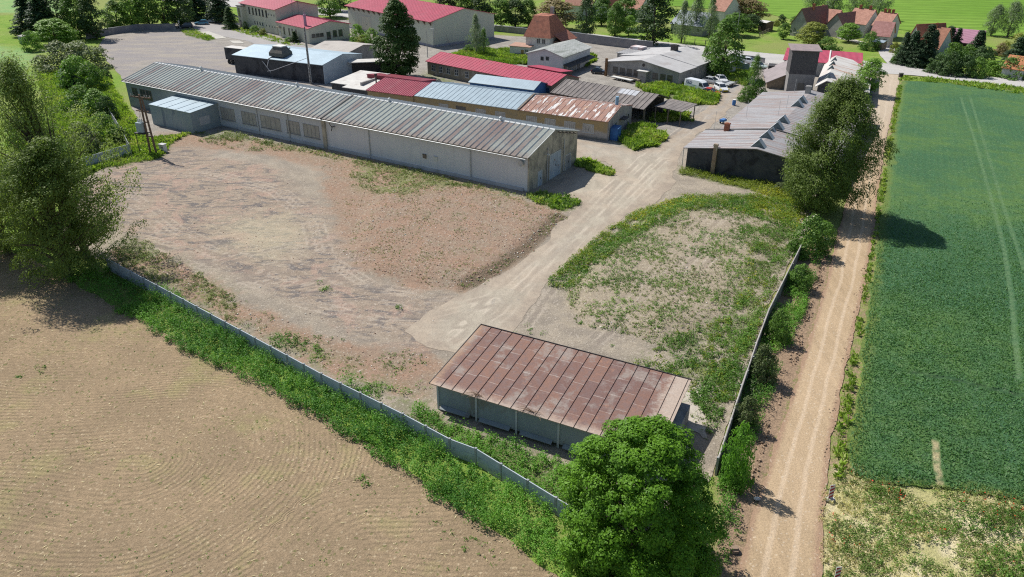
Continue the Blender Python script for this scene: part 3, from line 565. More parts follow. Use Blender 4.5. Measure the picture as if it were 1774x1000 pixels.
for (px, py) in ((736, 271), (755, 275)):
    x, z = fA.front(px, py); MB().box(x-.3, -.14, z-.25, x+.3, 0, z+.3).box(x-.36, -.2, z+.3, x+.36, 0, z+.36).build('vent_box', M_dframe if px < 740 else M_white, A)
x, z = fA.front(578, 219); fan = MB().tube([(x, 0, z), (x, -.35, z)], .06)
for a in range(3): q = a*2.094+.3; fan.quad((x, -.4, z), (x+.12*math.cos(q+1.5), -.4, z+.12*math.sin(q+1.5)), (x+.75*math.cos(q), -.42, z+.75*math.sin(q)), (x+.7*math.cos(q-.2), -.42, z+.7*math.sin(q-.2)), .03)
fan.build('ventilator_fan', M_dark, A)
x, z = fA.front(905, 282); MB().tube([(x, 0, z), (x, -.5, z)], [.34, .4], 14).tube([(x, -.3, z), (x, -.5, z-.3)], .1).build('ventilator_fan', M_steel, A)
M_bdoor = surf('pale_blue_door', (.44, .50, .54), (.36, .41, .45), 1.2, (.25, .2, .17), .9, .62)
(ya, za), (yb, zb) = fA.side(950, 280), fA.side(968, 300)
door(A, 'right', ya, 3.2, 3.6, M_bdoor, L=LA+.22); 
ya = fA.side(929, 320)[0]; door(A, 'right', ya, 1.1, 2.1, M_bdoor, L=LA+.22); ya = fA.side(977, 285)[0]; door(A, 'right', ya, 1.5, 2.2, M_greyr, L=LA+.22)
for px in (945, 973): ya = fA.side(px, 280)[0]; MB().tube([(LA+.34, ya, 5), (LA+.34, ya, .2)], .06).build('downpipe', M_pgrey, A)
ya, za = fA.side(942, 267); MB().tube([(LA+.2, ya, za), (LA+.7, ya, za+.1)], .04).box(LA+.6, ya-.15, za-.02, LA+.9, ya+.15, za+.12).build('wall_lamp', M_white, A)
for i in range(5): ya = 8+i*1.2; MB().box(LA+.2, ya, EA+1.9-(ya-7.2)*.27-.28, LA+.75, ya+.12, EA+1.9-(ya-7.2)*.27-.12).build('rafter', M_dframe, A)
# tin annex against its front
fa = frame((258, 180), (333, 194), 3.6, (297, 157), 3.9, rz=fA.rz)
t = root('tin_annex', 'blue grey sheet metal annex with pale pitched roof against the front of the long warehouse', 'annex', fa)
Wax = max(-fA.loc(fa.o)[1]-.05, 3.)
M_tin = surf('blue_grey_tin', (.26, .32, .35), (.33, .37, .37), .5, (.18, .22, .26), .5, .6, vec=(1, 1, .3)); mono(t, fa.L, Wax, 3.5, 3.95, M_tin, M_sky, .15, seams=(2.4, .05, .05))
MB().box(fa.L-.0, 1.5, 1.0, fa.L+.03, 3.6, 2.4).build('patch', M_pgrey, t)

# ---- 2 shed with rusty seamed roof
fB = frame((744, 664), (1141, 786), 2.55, (834, 563), 3.35)
k = NT('rusty_sheet'); x, y, z = k.xyz(); ix = k.ma('FLOOR', k.ma('MULTIPLY', x, 1/1.0)); fx = k.ma('ABSOLUTE', k.ma('SUBTRACT', k.ma('FRACT', x), .5))
wn = k.n('ShaderNodeTexWhiteNoise'); wn.noise_dimensions = '1D'; k.l(ix, wn.inputs['W'])
yy = k.ma('ADD', k.ma('MULTIPLY', y, 1/2.0), wn.outputs[0]); fy = k.ma('ABSOLUTE', k.ma('SUBTRACT', k.ma('FRACT', yy), .5))
cb = k.n('ShaderNodeCombineXYZ'); k.l(ix, cb.inputs[0]); k.l(k.ma('FLOOR', yy), cb.inputs[1]); w2 = k.n('ShaderNodeTexWhiteNoise'); w2.noise_dimensions = '2D'; k.l(cb.outputs[0], w2.inputs['Vector'])
n1 = k.noise(.5, 6, .7); n2 = k.noise(2., 7, .75)
col = k.mix(w2.outputs[0], (.165, .095, .08), (.235, .13, .095)); col = k.mix(k.mr(n2, .42, .62, 0, .6), col, (.17, .12, .115)); col = k.mix(k.mr(n1, .50, .66, 0, .65), col, (.31, .27, .235))
col = k.mix(k.mr(k.noise(.8, 7, .7), .60, .70, 0, .45), col, (.36, .19, .12))
ed = k.ma('MAXIMUM', k.mr(k.ma('ADD', y, k.ma('MULTIPLY', n2, 1.6)), 1.7, .7, 0, .7), k.mr(k.ma('ADD', x, k.ma('MULTIPLY', n2, 2)), 15.6+1.6, 16.6+1.8, 0, .8)); col = k.mix(ed, col, (.46, .38, .31))
col = k.mix(k.mr(k.ma('ADD', x, k.ma('MULTIPLY', n2, 1.4)), 1.5, .5, 0, .6), col, (.44, .30, .19))
col = k.mix(k.mr(k.ma('ADD', fy, k.ma('MULTIPLY', k.ma('SUBTRACT', n2, .5), .08)), .475, .5, 0, .6), col, (.42, .36, .32))
col = k.mix(k.mr(fx, .475, .49, 0, .85), col, (.09, .06, .055)); col = k.mix(1., col, k.mr(k.noise(9, 4, .7), .3, .7, .84, 1.15), 'MULTIPLY')
M_rustB = k.fin(col, .75, n2, .3, .03)
B = root('rusty_roofed_shed', 'low grey shed with large rust brown seamed sheet roof beside the leafy tree', 'shed', fB)
M_Bwall = surf('cool_grey_panel', (.27, .30, .31), (.23, .255, .265), .6, (.20, .19, .17), .5, .6, vec=(1, 1, .5))
L, W = fB.L, fB.W; zb0 = float(TZ(fB.o.x, fB.o.y)); ef, eb = 2.5-zb0, 3.3-zb0
w_ = MB(); xa, xb, ya, yb = .45, L-.45, .35, W-.35; hh = lambda y: ef-.06+(eb-ef)*y/W
c = [(xa, ya), (xb, ya), (xb, yb), (xa, yb)]; w_.add([(x, y, .35 if y == ya else -.4) for x, y in c]+[(x, y, hh(y)) for x, y in c], [(0, 3, 2, 1), (4, 5, 6, 7), (0, 1, 5, 4), (1, 2, 6, 5), (2, 3, 7, 6), (3, 0, 4, 7)]).build('wall', M_Bwall, B)
MB().box(xa+.25, ya+.3, -.4, xb-.25, ya+.8, .36).build('plinth', M_dark, B)  # dark box put in for the shadow void under the raised front wall
q = MB(); q.quad((0, 0, ef+.05), (L, 0, ef+.05), (L, W, eb+.05), (0, W, eb+.05), .08)
for i in range(1, int(L)+1):
    x = i+.0; q.box(x-.025, .0, 0, x+.025, .01, 0)
    q.add([(x-.03, 0, ef+.052), (x, 0, ef+.11), (x+.03, 0, ef+.052), (x-.03, W, eb+.052), (x, W, eb+.11), (x+.03, W, eb+.052)], [(0, 1, 4, 3), (1, 2, 5, 4), (0, 2, 1), (3, 4, 5)])
ro = q.build('roof', M_rustB, B); MB().box(-.03, W, eb-.05, L+.03, W+.06, eb+.13).box(-.06, 0, ef-.03, -.005, .01, ef).quad((-.06, 0, ef+.07), (-.005, 0, ef+.07), (-.005, W, eb+.09), (-.06, W, eb+.09), .1).build('roof_edge', M_dark, ro)
for i in range(6):
    x = xa+(xb-xa)*i/5*.985; MB().box(x-.02, ya-.06, -.3, x+.14, ya+.02, hh(ya)-.02).build('post', M_pgrey, B)
for i in range(5):
    x = xa+(xb-xa)*i/5+.35; MB().quad((x, ya-.38, .40), (x+2.6, ya-.38, .40), (x+2.6, ya-.02, .56), (x, ya-.02, .56), .04).build('bench_shelf', M_Bwall, B)
MB().box(xb, W*.45, -.3, xb+.8, W*.9, 1.7).build('side_box', M_greyr, B)
M_dead = surf('dry_stems', (.30, .2, .13), (.2, .13, .09), 5); rr = random.Random(4)
for (cx, n_) in ((4.2, 26), (8.6, 22)):
    b = MB()
    for i in range(n_):
        a = rr.uniform(-1.4, 1.4); l = rr.uniform(.3, .9); b.tube([(cx+rr.uniform(-.3, .3), .25, ef+.1), (cx+a*.4, .1+rr.uniform(-.25, .25), ef+.3*l+.15), (cx+a*.9, rr.uniform(-.5, .4), ef+.35*l)], [.012, .009, .005], 4, False)
    o = b.build('dry_weeds', M_dead); o.location = B.location+Vector((0, 0, .0)); o.rotation_euler = B.rotation_euler; tag(o, 'tuft of dry brown stems %s on the eave of the rusty shed roof' % ('nearer the left corner' if cx < 5 else 'nearer the middle'), 'dry weeds', 'dry stem tufts on the shed eave')

# ---- 3 long dark workshop with pale streaked roof
fC = FR(G(1187, 294), R(-29.5), 19.5, 9)
pC = G(1214, 223, 3.4); d1 = fC.loc(pC)[1]
k = NT('weathered_tin'); x, y, z = k.xyz(); st = k.noise(.9, 6, .7, k.sc_((.18, 1.8, 1))); n1 = k.noise(.25, 5, .6); fr = k.ma('ABSOLUTE', k.ma('SUBTRACT', k.ma('FRACT', k.ma('MULTIPLY', y, 1/.95)), .5))
col = k.mix(k.mr(st, .35, .65), (.33, .325, .33), (.23, .22, .225)); col = k.mix(k.mr(k.noise(.6, 7, .75, k.sc_((.25, 1.5, 1))), .50, .60, 0, .8), col, (.27, .19, .165)); col = k.mix(k.mr(n1, .5, .65, 0, .55), col, (.25, .195, .175))
col = k.mix(k.mr(fr, .38, .47, 0, .6), col, (.50, .50, .49)); col = k.mix(1., col, k.mr(k.noise(7, 3, .7), .3, .7, .88, 1.12), 'MULTIPLY'); M_tinC = k.fin(col, .6, fr, .5, .06, .1)
M_black = surf('tarred_dark_wall', (.055, .06, .068), (.085, .085, .09), .8, (.035, .035, .04), .5, .55)
C = root('dark_walled_workshop', 'long low workshop with black front wall and pale streaked metal roof with ridge skylights', 'workshop', fC)
eC, rC = 3.3, 4.7
gable(C, fC.L, d1, eC, rC, 'y', M_black, M_tinC, over=.6, ov_g=.3, ribs=(.95, .05, .035))
D2 = 31.; gable(C, fC.L-1.6, D2, eC-.15, rC-.25, 'y', M_greyr, M_tinC, over=.5, ov_g=0, ribs=(.95, .05, .03), x0=1.6, y0=d1+.15, rp=.46)
b = MB(); b.quad((-.6, d1-.15, eC+.1), (fC.L/2, d1-.15, rC+.28), (fC.L/2, d1+.2, rC+.28), (-.6, d1+.2, eC+.1), .2); b.quad((fC.L/2, d1-.15, rC+.28), (fC.L+.6, d1-.15, eC+.1), (fC.L+.6, d1+.2, eC+.1), (fC.L/2, d1+.2, rC+.28), .2); b.build('parapet', M_dark, C)
M_slate = surf('skylight_cheek', (.13, .17, .18), (.2, .24, .25), 2); M_skg = surf('skylight_face', (.52, .55, .57), (.4, .43, .45), 2)
for px, py in ((1313, 247), (1322, 231), (1346, 213), (1353, 202), (1372, 174), (1380, 167), (1336, 224)):
    s = .55 if (px, py) == (1336, 224) else 1.
    zz_ = 4.8; x, y = fC.loc(G(px, py+6*s, zz_)); x = fC.L/2 if y < d1 else 1.6+(fC.L-1.6)*.46; h = (rC+.1 if y < d1 else rC-.12)
    # an open-sided little gable astride the ridge
    q = MB().add([(x-1.1*s, y-.55*s, h-.28), (x+1.1*s, y-.55*s, h-.28), (x, y-.55*s, h+1.0*s), (x-1.1*s, y+.55*s, h-.28), (x+1.1*s, y+.55*s, h-.28), (x, y+.55*s, h+1.0*s)], [(0, 1, 2), (3, 5, 4), (1, 4, 5, 2), (0, 2, 5, 3)]).build('skylight', M_slate, C)
    MB().quad((x+1.1*s+.05, y-.6*s, h-.26), (x+1.1*s+.05, y+.6*s, h-.26), (x, y+.6*s, h+1.0*s+.05), (x, y-.6*s, h+1.0*s+.05), .04).quad((x-1.1*s-.05, y-.6*s, h-.26), (x-1.1*s-.05, y+.6*s, h-.26), (x, y+.6*s, h+1.0*s+.05), (x, y-.6*s, h+1.0*s+.05), .04).build('cover', M_skg, q)
x = fC.front(1236, 290)[0]; MB().box(x-.28, -.42, -.2, x+.28, .0, 4.6).box(x-.34, -.48, 4.35, x+.34, .06, 4.5).build('chimney', surf('patched_brick', (.34, .25, .17), (.24, .17, .12), 2.5, (.42, .36, .28), 1.2, .55), C)
x, y = fC.loc(G(1261, 222, 4.1)); chimney(C, x, d1-.6, 3.4, 5.0, .75, M_brickred)
x, y = fC.loc(G(1400, 158, 4.9)); chimney(C, x, y, 3.5, 5.8, .9, M_greyr)
for px, py in ((1348, 200), (1362, 190), (1293, 200), (1238, 220), (1376, 160)):
    x, y = fC.loc(G(px, py, 4.2)); MB().tube([(x, y, 3.8), (x, y, 6.6)], .025, 5).build('lightning_rod', M_steel, C)
MB().tube([(-.5, -.3, 3.2), (-.45, -.25, .2)], .05).build('downpipe', M_steel, C)

# ---- 4 tower
M_towd = surf('dark_tower_render', (.085, .08, .085), (.12, .11, .11), 3, (.07, .065, .07), .6, .6, grain=.2, gs=12); M_towl = surf('grey_tower_brick', (.30, .285, .28), (.24, .23, .225), 1.2, (.36, .34, .32), .6, .6)
fT = FR(G(1361, 162), R(-11), 5.1, 4.6); ht = 8.6
T = root('square_tower', 'tall square brick tower with dark upper half and small flat roof', 'tower', fT)
MB().box(0, 0, -.3, fT.L, fT.W, 4.0).build('wall', M_towl, T); MB().box(-.03, -.03, 4.0, fT.L+.03, fT.W+.03, ht).build('upper_wall', M_towd, T)
b = MB(); b.quad((-.45, -.45, ht+.12), (fT.L+.45, -.45, ht+.12), (fT.L+.45, fT.W+.4, ht+.55), (-.45, fT.W+.4, ht+.55), .12); b.build('roof', surf('tower_roof', (.30, .24, .235), (.24, .2, .2), 1), T)
(xa, za), (xb, zb) = fT.front(1382, 146), fT.front(1391, 159); window(T, 'front', xa, .5, xb-xa, 1.7, frm=M_dframe, nx=1)

# ---- 5 buildings round the tower
fE = frame((1340, 138), (1400, 150), 3., W=14, rz=R(-11)); fE = FR(G(1328, 153), R(-13), 5.9, 13)
t = root('plank_store', 'low store with steep brown pent roof left of the square tower', 'store', fE)
mono(t, fE.L, 12, 1.3, 4.2, surf('plank_wall', (.28, .22, .16), (.2, .16, .12), 2), surf('brown_felt', (.30, .26, .265), (.25, .22, .22), .5, gs=10), .4, .12, slope='x')
fE2 = FR(G(1417, 148, 3.), R(-24.4), 9.0, 28)
M_rustpale = surf('pale_rusting_tin', (.55, .54, .51), (.46, .43, .40), .5, (.38, .22, .15), .45, .58, vec=(.3, 1.6, 1), gs=10)
t = root('pale_roofed_store', 'store with broad bleached and rust flecked roof right of the square tower', 'store', fE2); gable(t, fE2.L, fE2.W, 3., 4.0, 'y', M_black, M_rustpale, over=.5, ov_g=.5, rp=.16, eb=2.6)
for i, dy in enumerate((2.5, fE2.W*.45, fE2.W*.62, fE2.W*.8)): 
    q = MB().add([(.7, dy, 3.7), (2.2, dy, 3.7), (1.45, dy, 4.7), (.7, dy+1, 3.7), (2.2, dy+1, 3.7), (1.45, dy+1, 4.7)], [(0, 1, 2), (3, 5, 4), (1, 4, 5, 2), (0, 2, 5, 3)]).build('skylight', M_slate, t)
fE3 = frame((1359, 104), (1492, 114), 3.0, (1438, 89), 3.9)
t = root('narrow_red_barn', 'narrow barn with crimson sheet roof behind the square tower along the main road', 'barn', fE3); mono(t, fE3.L, fE3.W, 3.0, 3.9, M_white, M_rred, .3); xq = fE3.front(1437, 104)[0]
MB().quad((xq-.15, -.4, 3.2), (xq+.15, -.4, 3.2), (xq+.15, fE3.W, 4.2), (xq-.15, fE3.W, 4.2), .2).build('parapet', M_white, t)

# ---- 6 ochre row: crimson, pale blue and rusty roofs in line
fD = FR(G(1051, 245), R(-26.91), 1, 11.8); LD = 46.5; fD.o = fD.W3(-LD, 0); fD.L = LD
k = NT('ochre_plaster'); x, y, z = k.xyz(); n1 = k.noise(.7, 6, .7); col = k.mix(k.mr(n1, .35, .65), (.42, .31, .15), (.35, .28, .17)); col = k.mix(k.mr(k.ma('ADD', z, k.ma('MULTIPLY', n1, 2.)), 2.7, 2.1), col, (.42, .39, .35)); col = k.mix(k.mr(k.ma('ADD', z, n1), 1.1, .7), col, (.24, .22, .19)); M_och = k.fin(col, .9, n1, .2, .02)
D = root('ochre_workshop_row', 'long ochre plastered workshop with one pale blue roof and one rusty streaked roof', 'workshop', fD)
xr = fD.front(898, 188, -.4)[0]; xl = fD.front(717, 166, -.4)[0]
eD, rD = 3.3, 4.5
k = NT('peeling_rust'); x, y, z = k.xyz(); st = k.noise(1.1, 4, .6, k.sc_((1.6, .22, 1))); fx = k.ma('ABSOLUTE', k.ma('SUBTRACT', k.ma('FRACT', k.ma('MULTIPLY', x, 1/1.)), .5))
col = k.mix(k.mr(k.noise(.9, 6, .7), .35, .65), (.34, .19, .14), (.27, .17, .145)); col = k.mix(k.mr(st, .56, .585, 0, .9), col, (.66, .66, .64)); col = k.mix(k.mr(k.noise(.6, 5, .7, k.sc_((1, .35, 1))), .6, .64, 0, .7), col, (.45, .30, .20))
col = k.mix(k.mr(fx, .46, .49, 0, .6), col, (.16, .09, .07)); M_peel = k.fin(k.mix(1., col, k.mr(k.noise(8, 3, .7), .3, .7, .87, 1.12), 'MULTIPLY'), .7)
M_gplast = surf('grey_gable_plaster', (.38, .36, .34), (.30, .28, .27), .8, (.22, .2, .19), .5, .58)
bpy.data.objects.remove(gable(D, LD, fD.W, eD, rD, 'x', M_och, M_peel))   # walls only: its two roofs follow
for xa, xb, mt in ((xl, xr-.15, M_sky), (xr+.15, LD+.15, M_peel)):
    r_ = gable(D, xb-xa, fD.W, eD, rD, 'x', None, mt, over=.4, ov_g=0, wall=False, ribs=(1., .03, .05)); r_.location.x = xa
b = MB(); b.quad((xr-.16, -.5, eD+.2), (xr+.16, -.5, eD+.2), (xr+.16, 5.9, rD+.35), (xr-.16, 5.9, rD+.35), .3); b.quad((xr-.16, 5.9, rD+.35), (xr+.16, 5.9, rD+.35), (xr+.16, 12.2, eD+.2), (xr-.16, 12.2, eD+.2), .3); b.build('parapet', M_dframe, D)
MB().add([(LD+.01, -.02, -.3), (LD+.01, 11.82, -.3), (LD+.01, 11.82, 3.3), (LD+.01, 5.9, 4.5), (LD+.01, -.02, 3.3), (LD+.12, -.02, -.3), (LD+.12, 11.82, -.3), (LD+.12, 11.82, 3.3), (LD+.12, 5.9, 4.5), (LD+.12, -.02, 3.3)], [(0, 1, 2, 3, 4), (9, 8, 7, 6, 5), (0, 4, 9, 5), (1, 0, 5, 6), (2, 1, 6, 7), (3, 2, 7, 8), (4, 3, 8, 9)]).build('gable_wall', M_gplast, D)
for p0, p1 in (((1010, 212), (1031, 227)), ((978, 207), (998, 220)), ((944, 201), (964, 214)), ((912, 197), (931, 209)), ((858, 182), (880, 196)), ((824, 183), (845, 195)), ((790, 178), (812, 190)), ((760, 174), (780, 185))):
    xa, z = fD.front(*p0); xb = fD.front(*p1)[0]; window(D, 'front', xa, 1.0, 2.0, 1.45, frm=M_wframe if p0[0] != 790 else M_dframe, gl=M_pglass if p0[0] != 790 else M_glass, nx=5)
for px in (1065, 1080, 1086): ya = fD.side(px, 200)[0]; window(D, 'right', ya, 1.4, .9, 1., L=LD+.12, nx=1, sill=False)
MB().box(LD+.12, 5.2, 2.4, LD+1.2, 7.6, 2.5).build('canopy', M_dark, D); MB().tube([(LD+.18, .2, 3.2), (LD+.18, .2, .1)], .06).build('downpipe', M_pgrey, D)
x, y = fD.loc(G(1069, 177, 4.2)); MB().tube([(LD-.9, 6.4, 4), (LD-.9, 6.4, 5.9)], .28, 12).build('flue', surf('blue_flue', (.20, .36, .52), (.25, .4, .52), 2), D)
M_blue = surf('blue_boards', (.07, .20, .45), (.05, .14, .36), 1.5)
t = empty('blue_shack', 'small bright blue wooden shack against the gable of the ochre workshop', 'shack', fD.W3(LD+.2, .9), fD.rz); mono(t, 1.3, 1.7, 2.0, 2.15, M_blue, surf('blue_lid', (.06, .16, .33), (.05, .12, .26), 2), .05, .05); door(t, 'right', .4, .8, 1.6, surf('blue_door', (.10, .26, .5), (.06, .18, .4), 3), L=1.3, frm=M_blue)
# crimson roof block further left
fD2 = frame((640, 161), (712, 166), 3.4, W=11, rz=fD.rz); fD2 = FR(fD.W3(xl-10.6, -.3), fD.rz, 10.3, 11.5)
t = root('crimson_roofed_annex', 'annex with dull crimson ribbed roof between the flat grey roofs and the pale blue roof', 'annex', fD2); gable(t, 10.3, 11.5, 3.2, 4.3, 'x', M_och, M_rdred if 0 else roofred('dull_crimson_roof', (.27, .04, .065)), over=.4, ov_g=.1, ribs=(.5, .03, .04))
b = MB(); 
t2 = root('red_lean_to', 'small building under deep red sloping roof at the foot of the tall lime tree', 'outbuilding', FR(fD2.W3(-5.6, 7.5), fD.rz, 12, 5)); mono(t2, 13., 5., 4.1, 3.4, M_rdred, M_rdred, .1)
# flat whitish roofs
fF = frame((575, 140), (640, 152), 3.2, W=10, rz=fD.rz)
M_felt = surf('bleached_felt', (.58, .57, .53), (.50, .48, .45), .6, (.40, .36, .32), .4, .62)
for i, (a, b_) in enumerate((((574, 142), 'low garage with bleached sloping roof next to the blue black hall'), ((594, 150), 'low garage with bleached sloping roof and a thin dark flue next to the crimson roof'))):
    f_ = frame(a, (a[0]+40, a[1]+9), 3.1, W=9, rz=fD.rz); t = root('flat_roofed_garage', b_, 'garage', f_, 'two bleached flat roofed garages'); mono(t, 7.0 if i == 0 else 7.6, 9.5, 2.9, 3.5, M_black, M_felt, .15, .12)
    if i: MB().tube([(5, 4, 3), (5, 4, 5.2)], .14).box(4.8, 3.8, 5.0, 5.2, 4.2, 5.3).build('flue', M_dark, t)
    else: MB().box(7.1, 0, 2.6, 7.5, 9.5, 3.75).build('parapet', M_greyr, t)
# small roof behind the ochre row
fH = FR(fD.W3(fD.front(812, 150, 15)[0], 15.5), fD.rz, 14, 5); t = root('small_blue_roofed_store', 'small store with pale blue roof behind the ochre workshop row', 'store', fH); gable(t, 14, 6, 3.0, 3.9, 'x', M_blue, M_sky, over=.3)

# ---- 7 long crimson roofed barracks
fG = frame((742, 106), (952, 146), 3.0, (800, 86), 4.4); fG = FR(G(738, 122), fD.rz+R(1), 41, 9.4)
a, b_ = G(740, 105, 3.), G(956, 147, 3.); fG = FR(a, math.atan2(b_.y-a.y, b_.x-a.x), (b_-a).length, 9.0)
t = root('long_crimson_barracks', 'long narrow barracks with bright crimson roof between the lime tree and the dark open barn', 'barracks', fG)
M_olive = surf('olive_grey_wall', (.27, .24, .18), (.21, .19, .155), .8, (.34, .32, .29), .6, .58)
gable(t, fG.L, 9., 2.9, 4.2, 'x', M_olive, M_rred, over=.4, ribs=(1., .02, .03))
for i, px in enumerate((748, 761, 774, 788, 806, 824, 842, 860, 878, 896, 914, 932, 944)):
    xa = fG.front(px, 120+(px-748)*.19)[0]; window(t, 'front', xa, 1.0, 1.1, 1.3, frm=M_wframe if i < 5 else M_blue if i > 10 else M_dframe, nx=2, ny=2)
MB().box(xa+2.2, -.05, .9, xa+3.4, 0, 2.2).build('shutter', M_blue, t)
fG2 = FR(fG.W3(fG.L-14, 9.3), fG.rz, 9, 5); t = root('low_crimson_lean_to', 'low crimson roofed lean-to between the long barracks and the white shed', 'lean-to', fG2); mono(t, 9, 4, 3.3, 2.9, M_dark, M_rred, .15)

# ---- 8 dark open barn
a, b_ = G(958, 158, 3.), G(1112, 186, 3.); fI = FR(a, math.atan2(b_.y-a.y, b_.x-a.x), (b_-a).length, 9.5)
k = NT('old_fibre_cement'); x, y, z = k.xyz(); row = k.ma('ABSOLUTE', k.ma('SUBTRACT', k.ma('FRACT', k.ma('MULTIPLY', x, 1/.95)), .5)); n1 = k.noise(.4, 6, .7); st = k.noise(1., 6, .7, k.sc_((1.4, .3, 1)))
col = k.mix(k.mr(st, .35, .65), (.235, .21, .195), (.155, .14, .135)); col = k.mix(k.mr(n1, .55, .66, 0, .5), col, (.33, .31, .29)); col = k.mix(k.mr(row, .38, .46, 0, .75), col, (.07, .065, .06))
col = k.mix(k.mr(k.noise(.8, 6, .7), .62, .68, 0, .6), col, (.30, .22, .15)); M_fc = k.fin(k.mix(1., col, k.mr(k.noise(8, 4, .75), .3, .7, .8, 1.2), 'MULTIPLY'), .9, row, .8, .08)
t = root('dark_open_barn', 'open sided barn with dark mossy corrugated roof behind the rusty roof of the ochre workshop', 'barn', fI)
LI = fI.L+.5
MB().box(0, .1, -.3, LI*.30, .35, 2.8).box(LI*.45, .1, -.3, LI*.8, .35, 2.2).box(0, 9.1, -.3, LI-1, 9.35, 2.85).box(0, .35, -.3, .25, 9.1, 2.9).build('wall', surf('dim_wall', (.22, .2, .18), (.14, .13, .12), 1), t)
gable(t, LI, 9.4, 2.9, 4.4, 'x', None, M_fc, over=.6, wall=False, ribs=(.95, .05, .07))
for i in range(7):
    for y in (.2, 9.2): MB().box(i*LI/6-.1+(.15 if i == 0 else -.1 if i == 6 else 0), y-.1, -.3, i*LI/6+.1, y+.1, 2.82).build('post', M_dframe, t)
b = MB(); b.quad((LI*.66, 5.3, 4.35), (LI*.87, 5.3, 4.35), (LI*.87, 8.3, 3.86), (LI*.66, 8.3, 3.86), .05) 
MB().quad((LI*.62, 3.0, 3.99), (LI*.82, 3.0, 3.99), (LI*.82, 4.6, 4.51), (LI*.62, 4.6, 4.51), .03).build('pale_sheet', surf('pale_sheet', (.52, .53, .55), (.4, .42, .45), 1.5), t)
# canopy at its right end
t = empty('open_canopy', 'small flat canopy on thin dark posts at the right end of the open barn', 'canopy', fI.W3(LI+.6, 2.6), fI.rz)
MB().quad((0, 0, 2.9), (5.4, 0, 2.75), (5.4, 6, 2.95), (0, 6, 3.1), .12).build('roof', M_fc, t)
for x, y in ((.2, .2), (2.7, .2), (5.1, .2), (.2, 5.7), (5.1, 5.7)): MB().box(x-.07, y-.07, -.2, x+.07, y+.07, 2.72).build('post', M_dframe, t)

# ---- 9 white shed with corrugated grey roof
a, b_ = G(914, 123), G(975, 133); a = G(914, 92, 4.0); b_ = G(975, 99, 4.0); fW = FR(a, math.atan2(b_.y-a.y, b_.x-a.x), (b_-a).length, 10)
M_cem = surf('lichen_cement_roof', (.50, .51, .49), (.38, .40, .37), .9, (.26, .28, .25), .35, .56, vec=(1.4, .4, 1)); M_ww = surf('white_panels', (.60, .61, .62), (.52, .53, .55), .5, (.44, .44, .44), .4, .62)
t = root('white_shed', 'white panelled shed with grey corrugated gable roof and two small square windows', 'shed', fW); WW = fW.loc(G(1006, 80, 4.0))[1]
gable(t, fW.L, WW, 4.0, 5.3, 'y', M_ww, M_cem, over=.5, ov_g=.3, ribs=(.7, .05, .06))
for px in (936, 945): xa, z = fW.front(px, 105); window(t, 'front', xa, z, .95, 1., frm=M_white, nx=1, sill=False)
MB().box(-.05, -.06, -.3, fW.L+.05, .0, .9).build('plinth', M_dark, t); MB().quad((fW.L+.02, .2, 2.3), (fW.L+1.7, .2, 1.9), (fW.L+1.7, WW, 1.9), (fW.L+.02, WW, 2.3), .08).build('lean_roof', M_dark, t)
for i in range(4): door(t, 'right', 1+i*2.2, 1.3, 1.8, M_greyr, L=fW.L, handle=False, frm=M_dark)

# ---- 10 hipped house
a = G(911, 61, 5.0); b_ = G(953, 64, 5.0); fK = FR(a, math.atan2(b_.y-a.y, b_.x-a.x)-R(3), (b_-a).length, 1); fK.W = 11
t = root('hipped_house', 'white house with steep red tiled roof, flared at the eaves, beside the long boundary wall', 'house', fK); L, W = fK.L, fK.W
MB().box(0, 0, -.3, L, W, 5.0).build('wall', M_white, t)
r = 9.4; v = [(-.5, -.5, 4.7), (L+.5, -.5, 4.7), (L+.5, W+.5, 4.7), (-.5, W+.5, 4.7), (.9, 3.0, r), (L-1.5, 3.0, r), (L-1.5, W-3.6, r), (.9, W-3.6, r), (L/2, W/2, r+.25), (L+2.2, 3.5, 3.3), (L+2.2, W+.5, 3.3)]
ro = MB().add(v, [(0, 1, 5, 4), (1, 2, 6, 5), (2, 3, 7, 6), (3, 0, 4, 7), (4, 5, 8), (5, 6, 8), (6, 7, 8), (7, 4, 8), (0, 3, 2, 1), (1, 9, 10, 2), (9, 1, 5), (10, 6, 2)][:9]).build('roof', M_tile, t)
MB().quad((L+.2, 2.2, 5.3), (L+3.2, 2.2, 3.4), (L+3.2, W+.4, 3.4), (L+.2, W+.4, 5.3), .15).build('side_roof', M_tile, t); MB().box(L, 2.6, -.3, L+2.7, W, 3.6).build('side_wall', surf('dim_brick', (.2, .13, .1), (.15, .1, .08), 2), t)
chimney(ro, L-2.6, W-3.2, r-.5, r+1.6, .8, M_greyr)
for px in (930, 939): xa, z = fK.front(px, 68); window(t, 'front', xa, 3.2, .95, 1.2)
for px in (930, 940): xa = fK.front(px, 80)[0]; window(t, 'front', xa, .4, 1., 1.4)
t2 = empty('house_extension', 'small white extension with flat brick red roof on the left of the hipped house', 'extension', fK.W3(-3.4, -2.2), fK.rz); mono(t2, 5.4, 3.6, 2.5, 2.7, M_white, surf('terracotta_felt', (.42, .26, .19), (.36, .22, .17), 1), .25)
door(t2, 'front', 3.1, .8, 1.8, surf('ochre_door', (.36, .25, .1)), handle=False); window(t2, 'front', 4.2, 1.1, .8, .9)

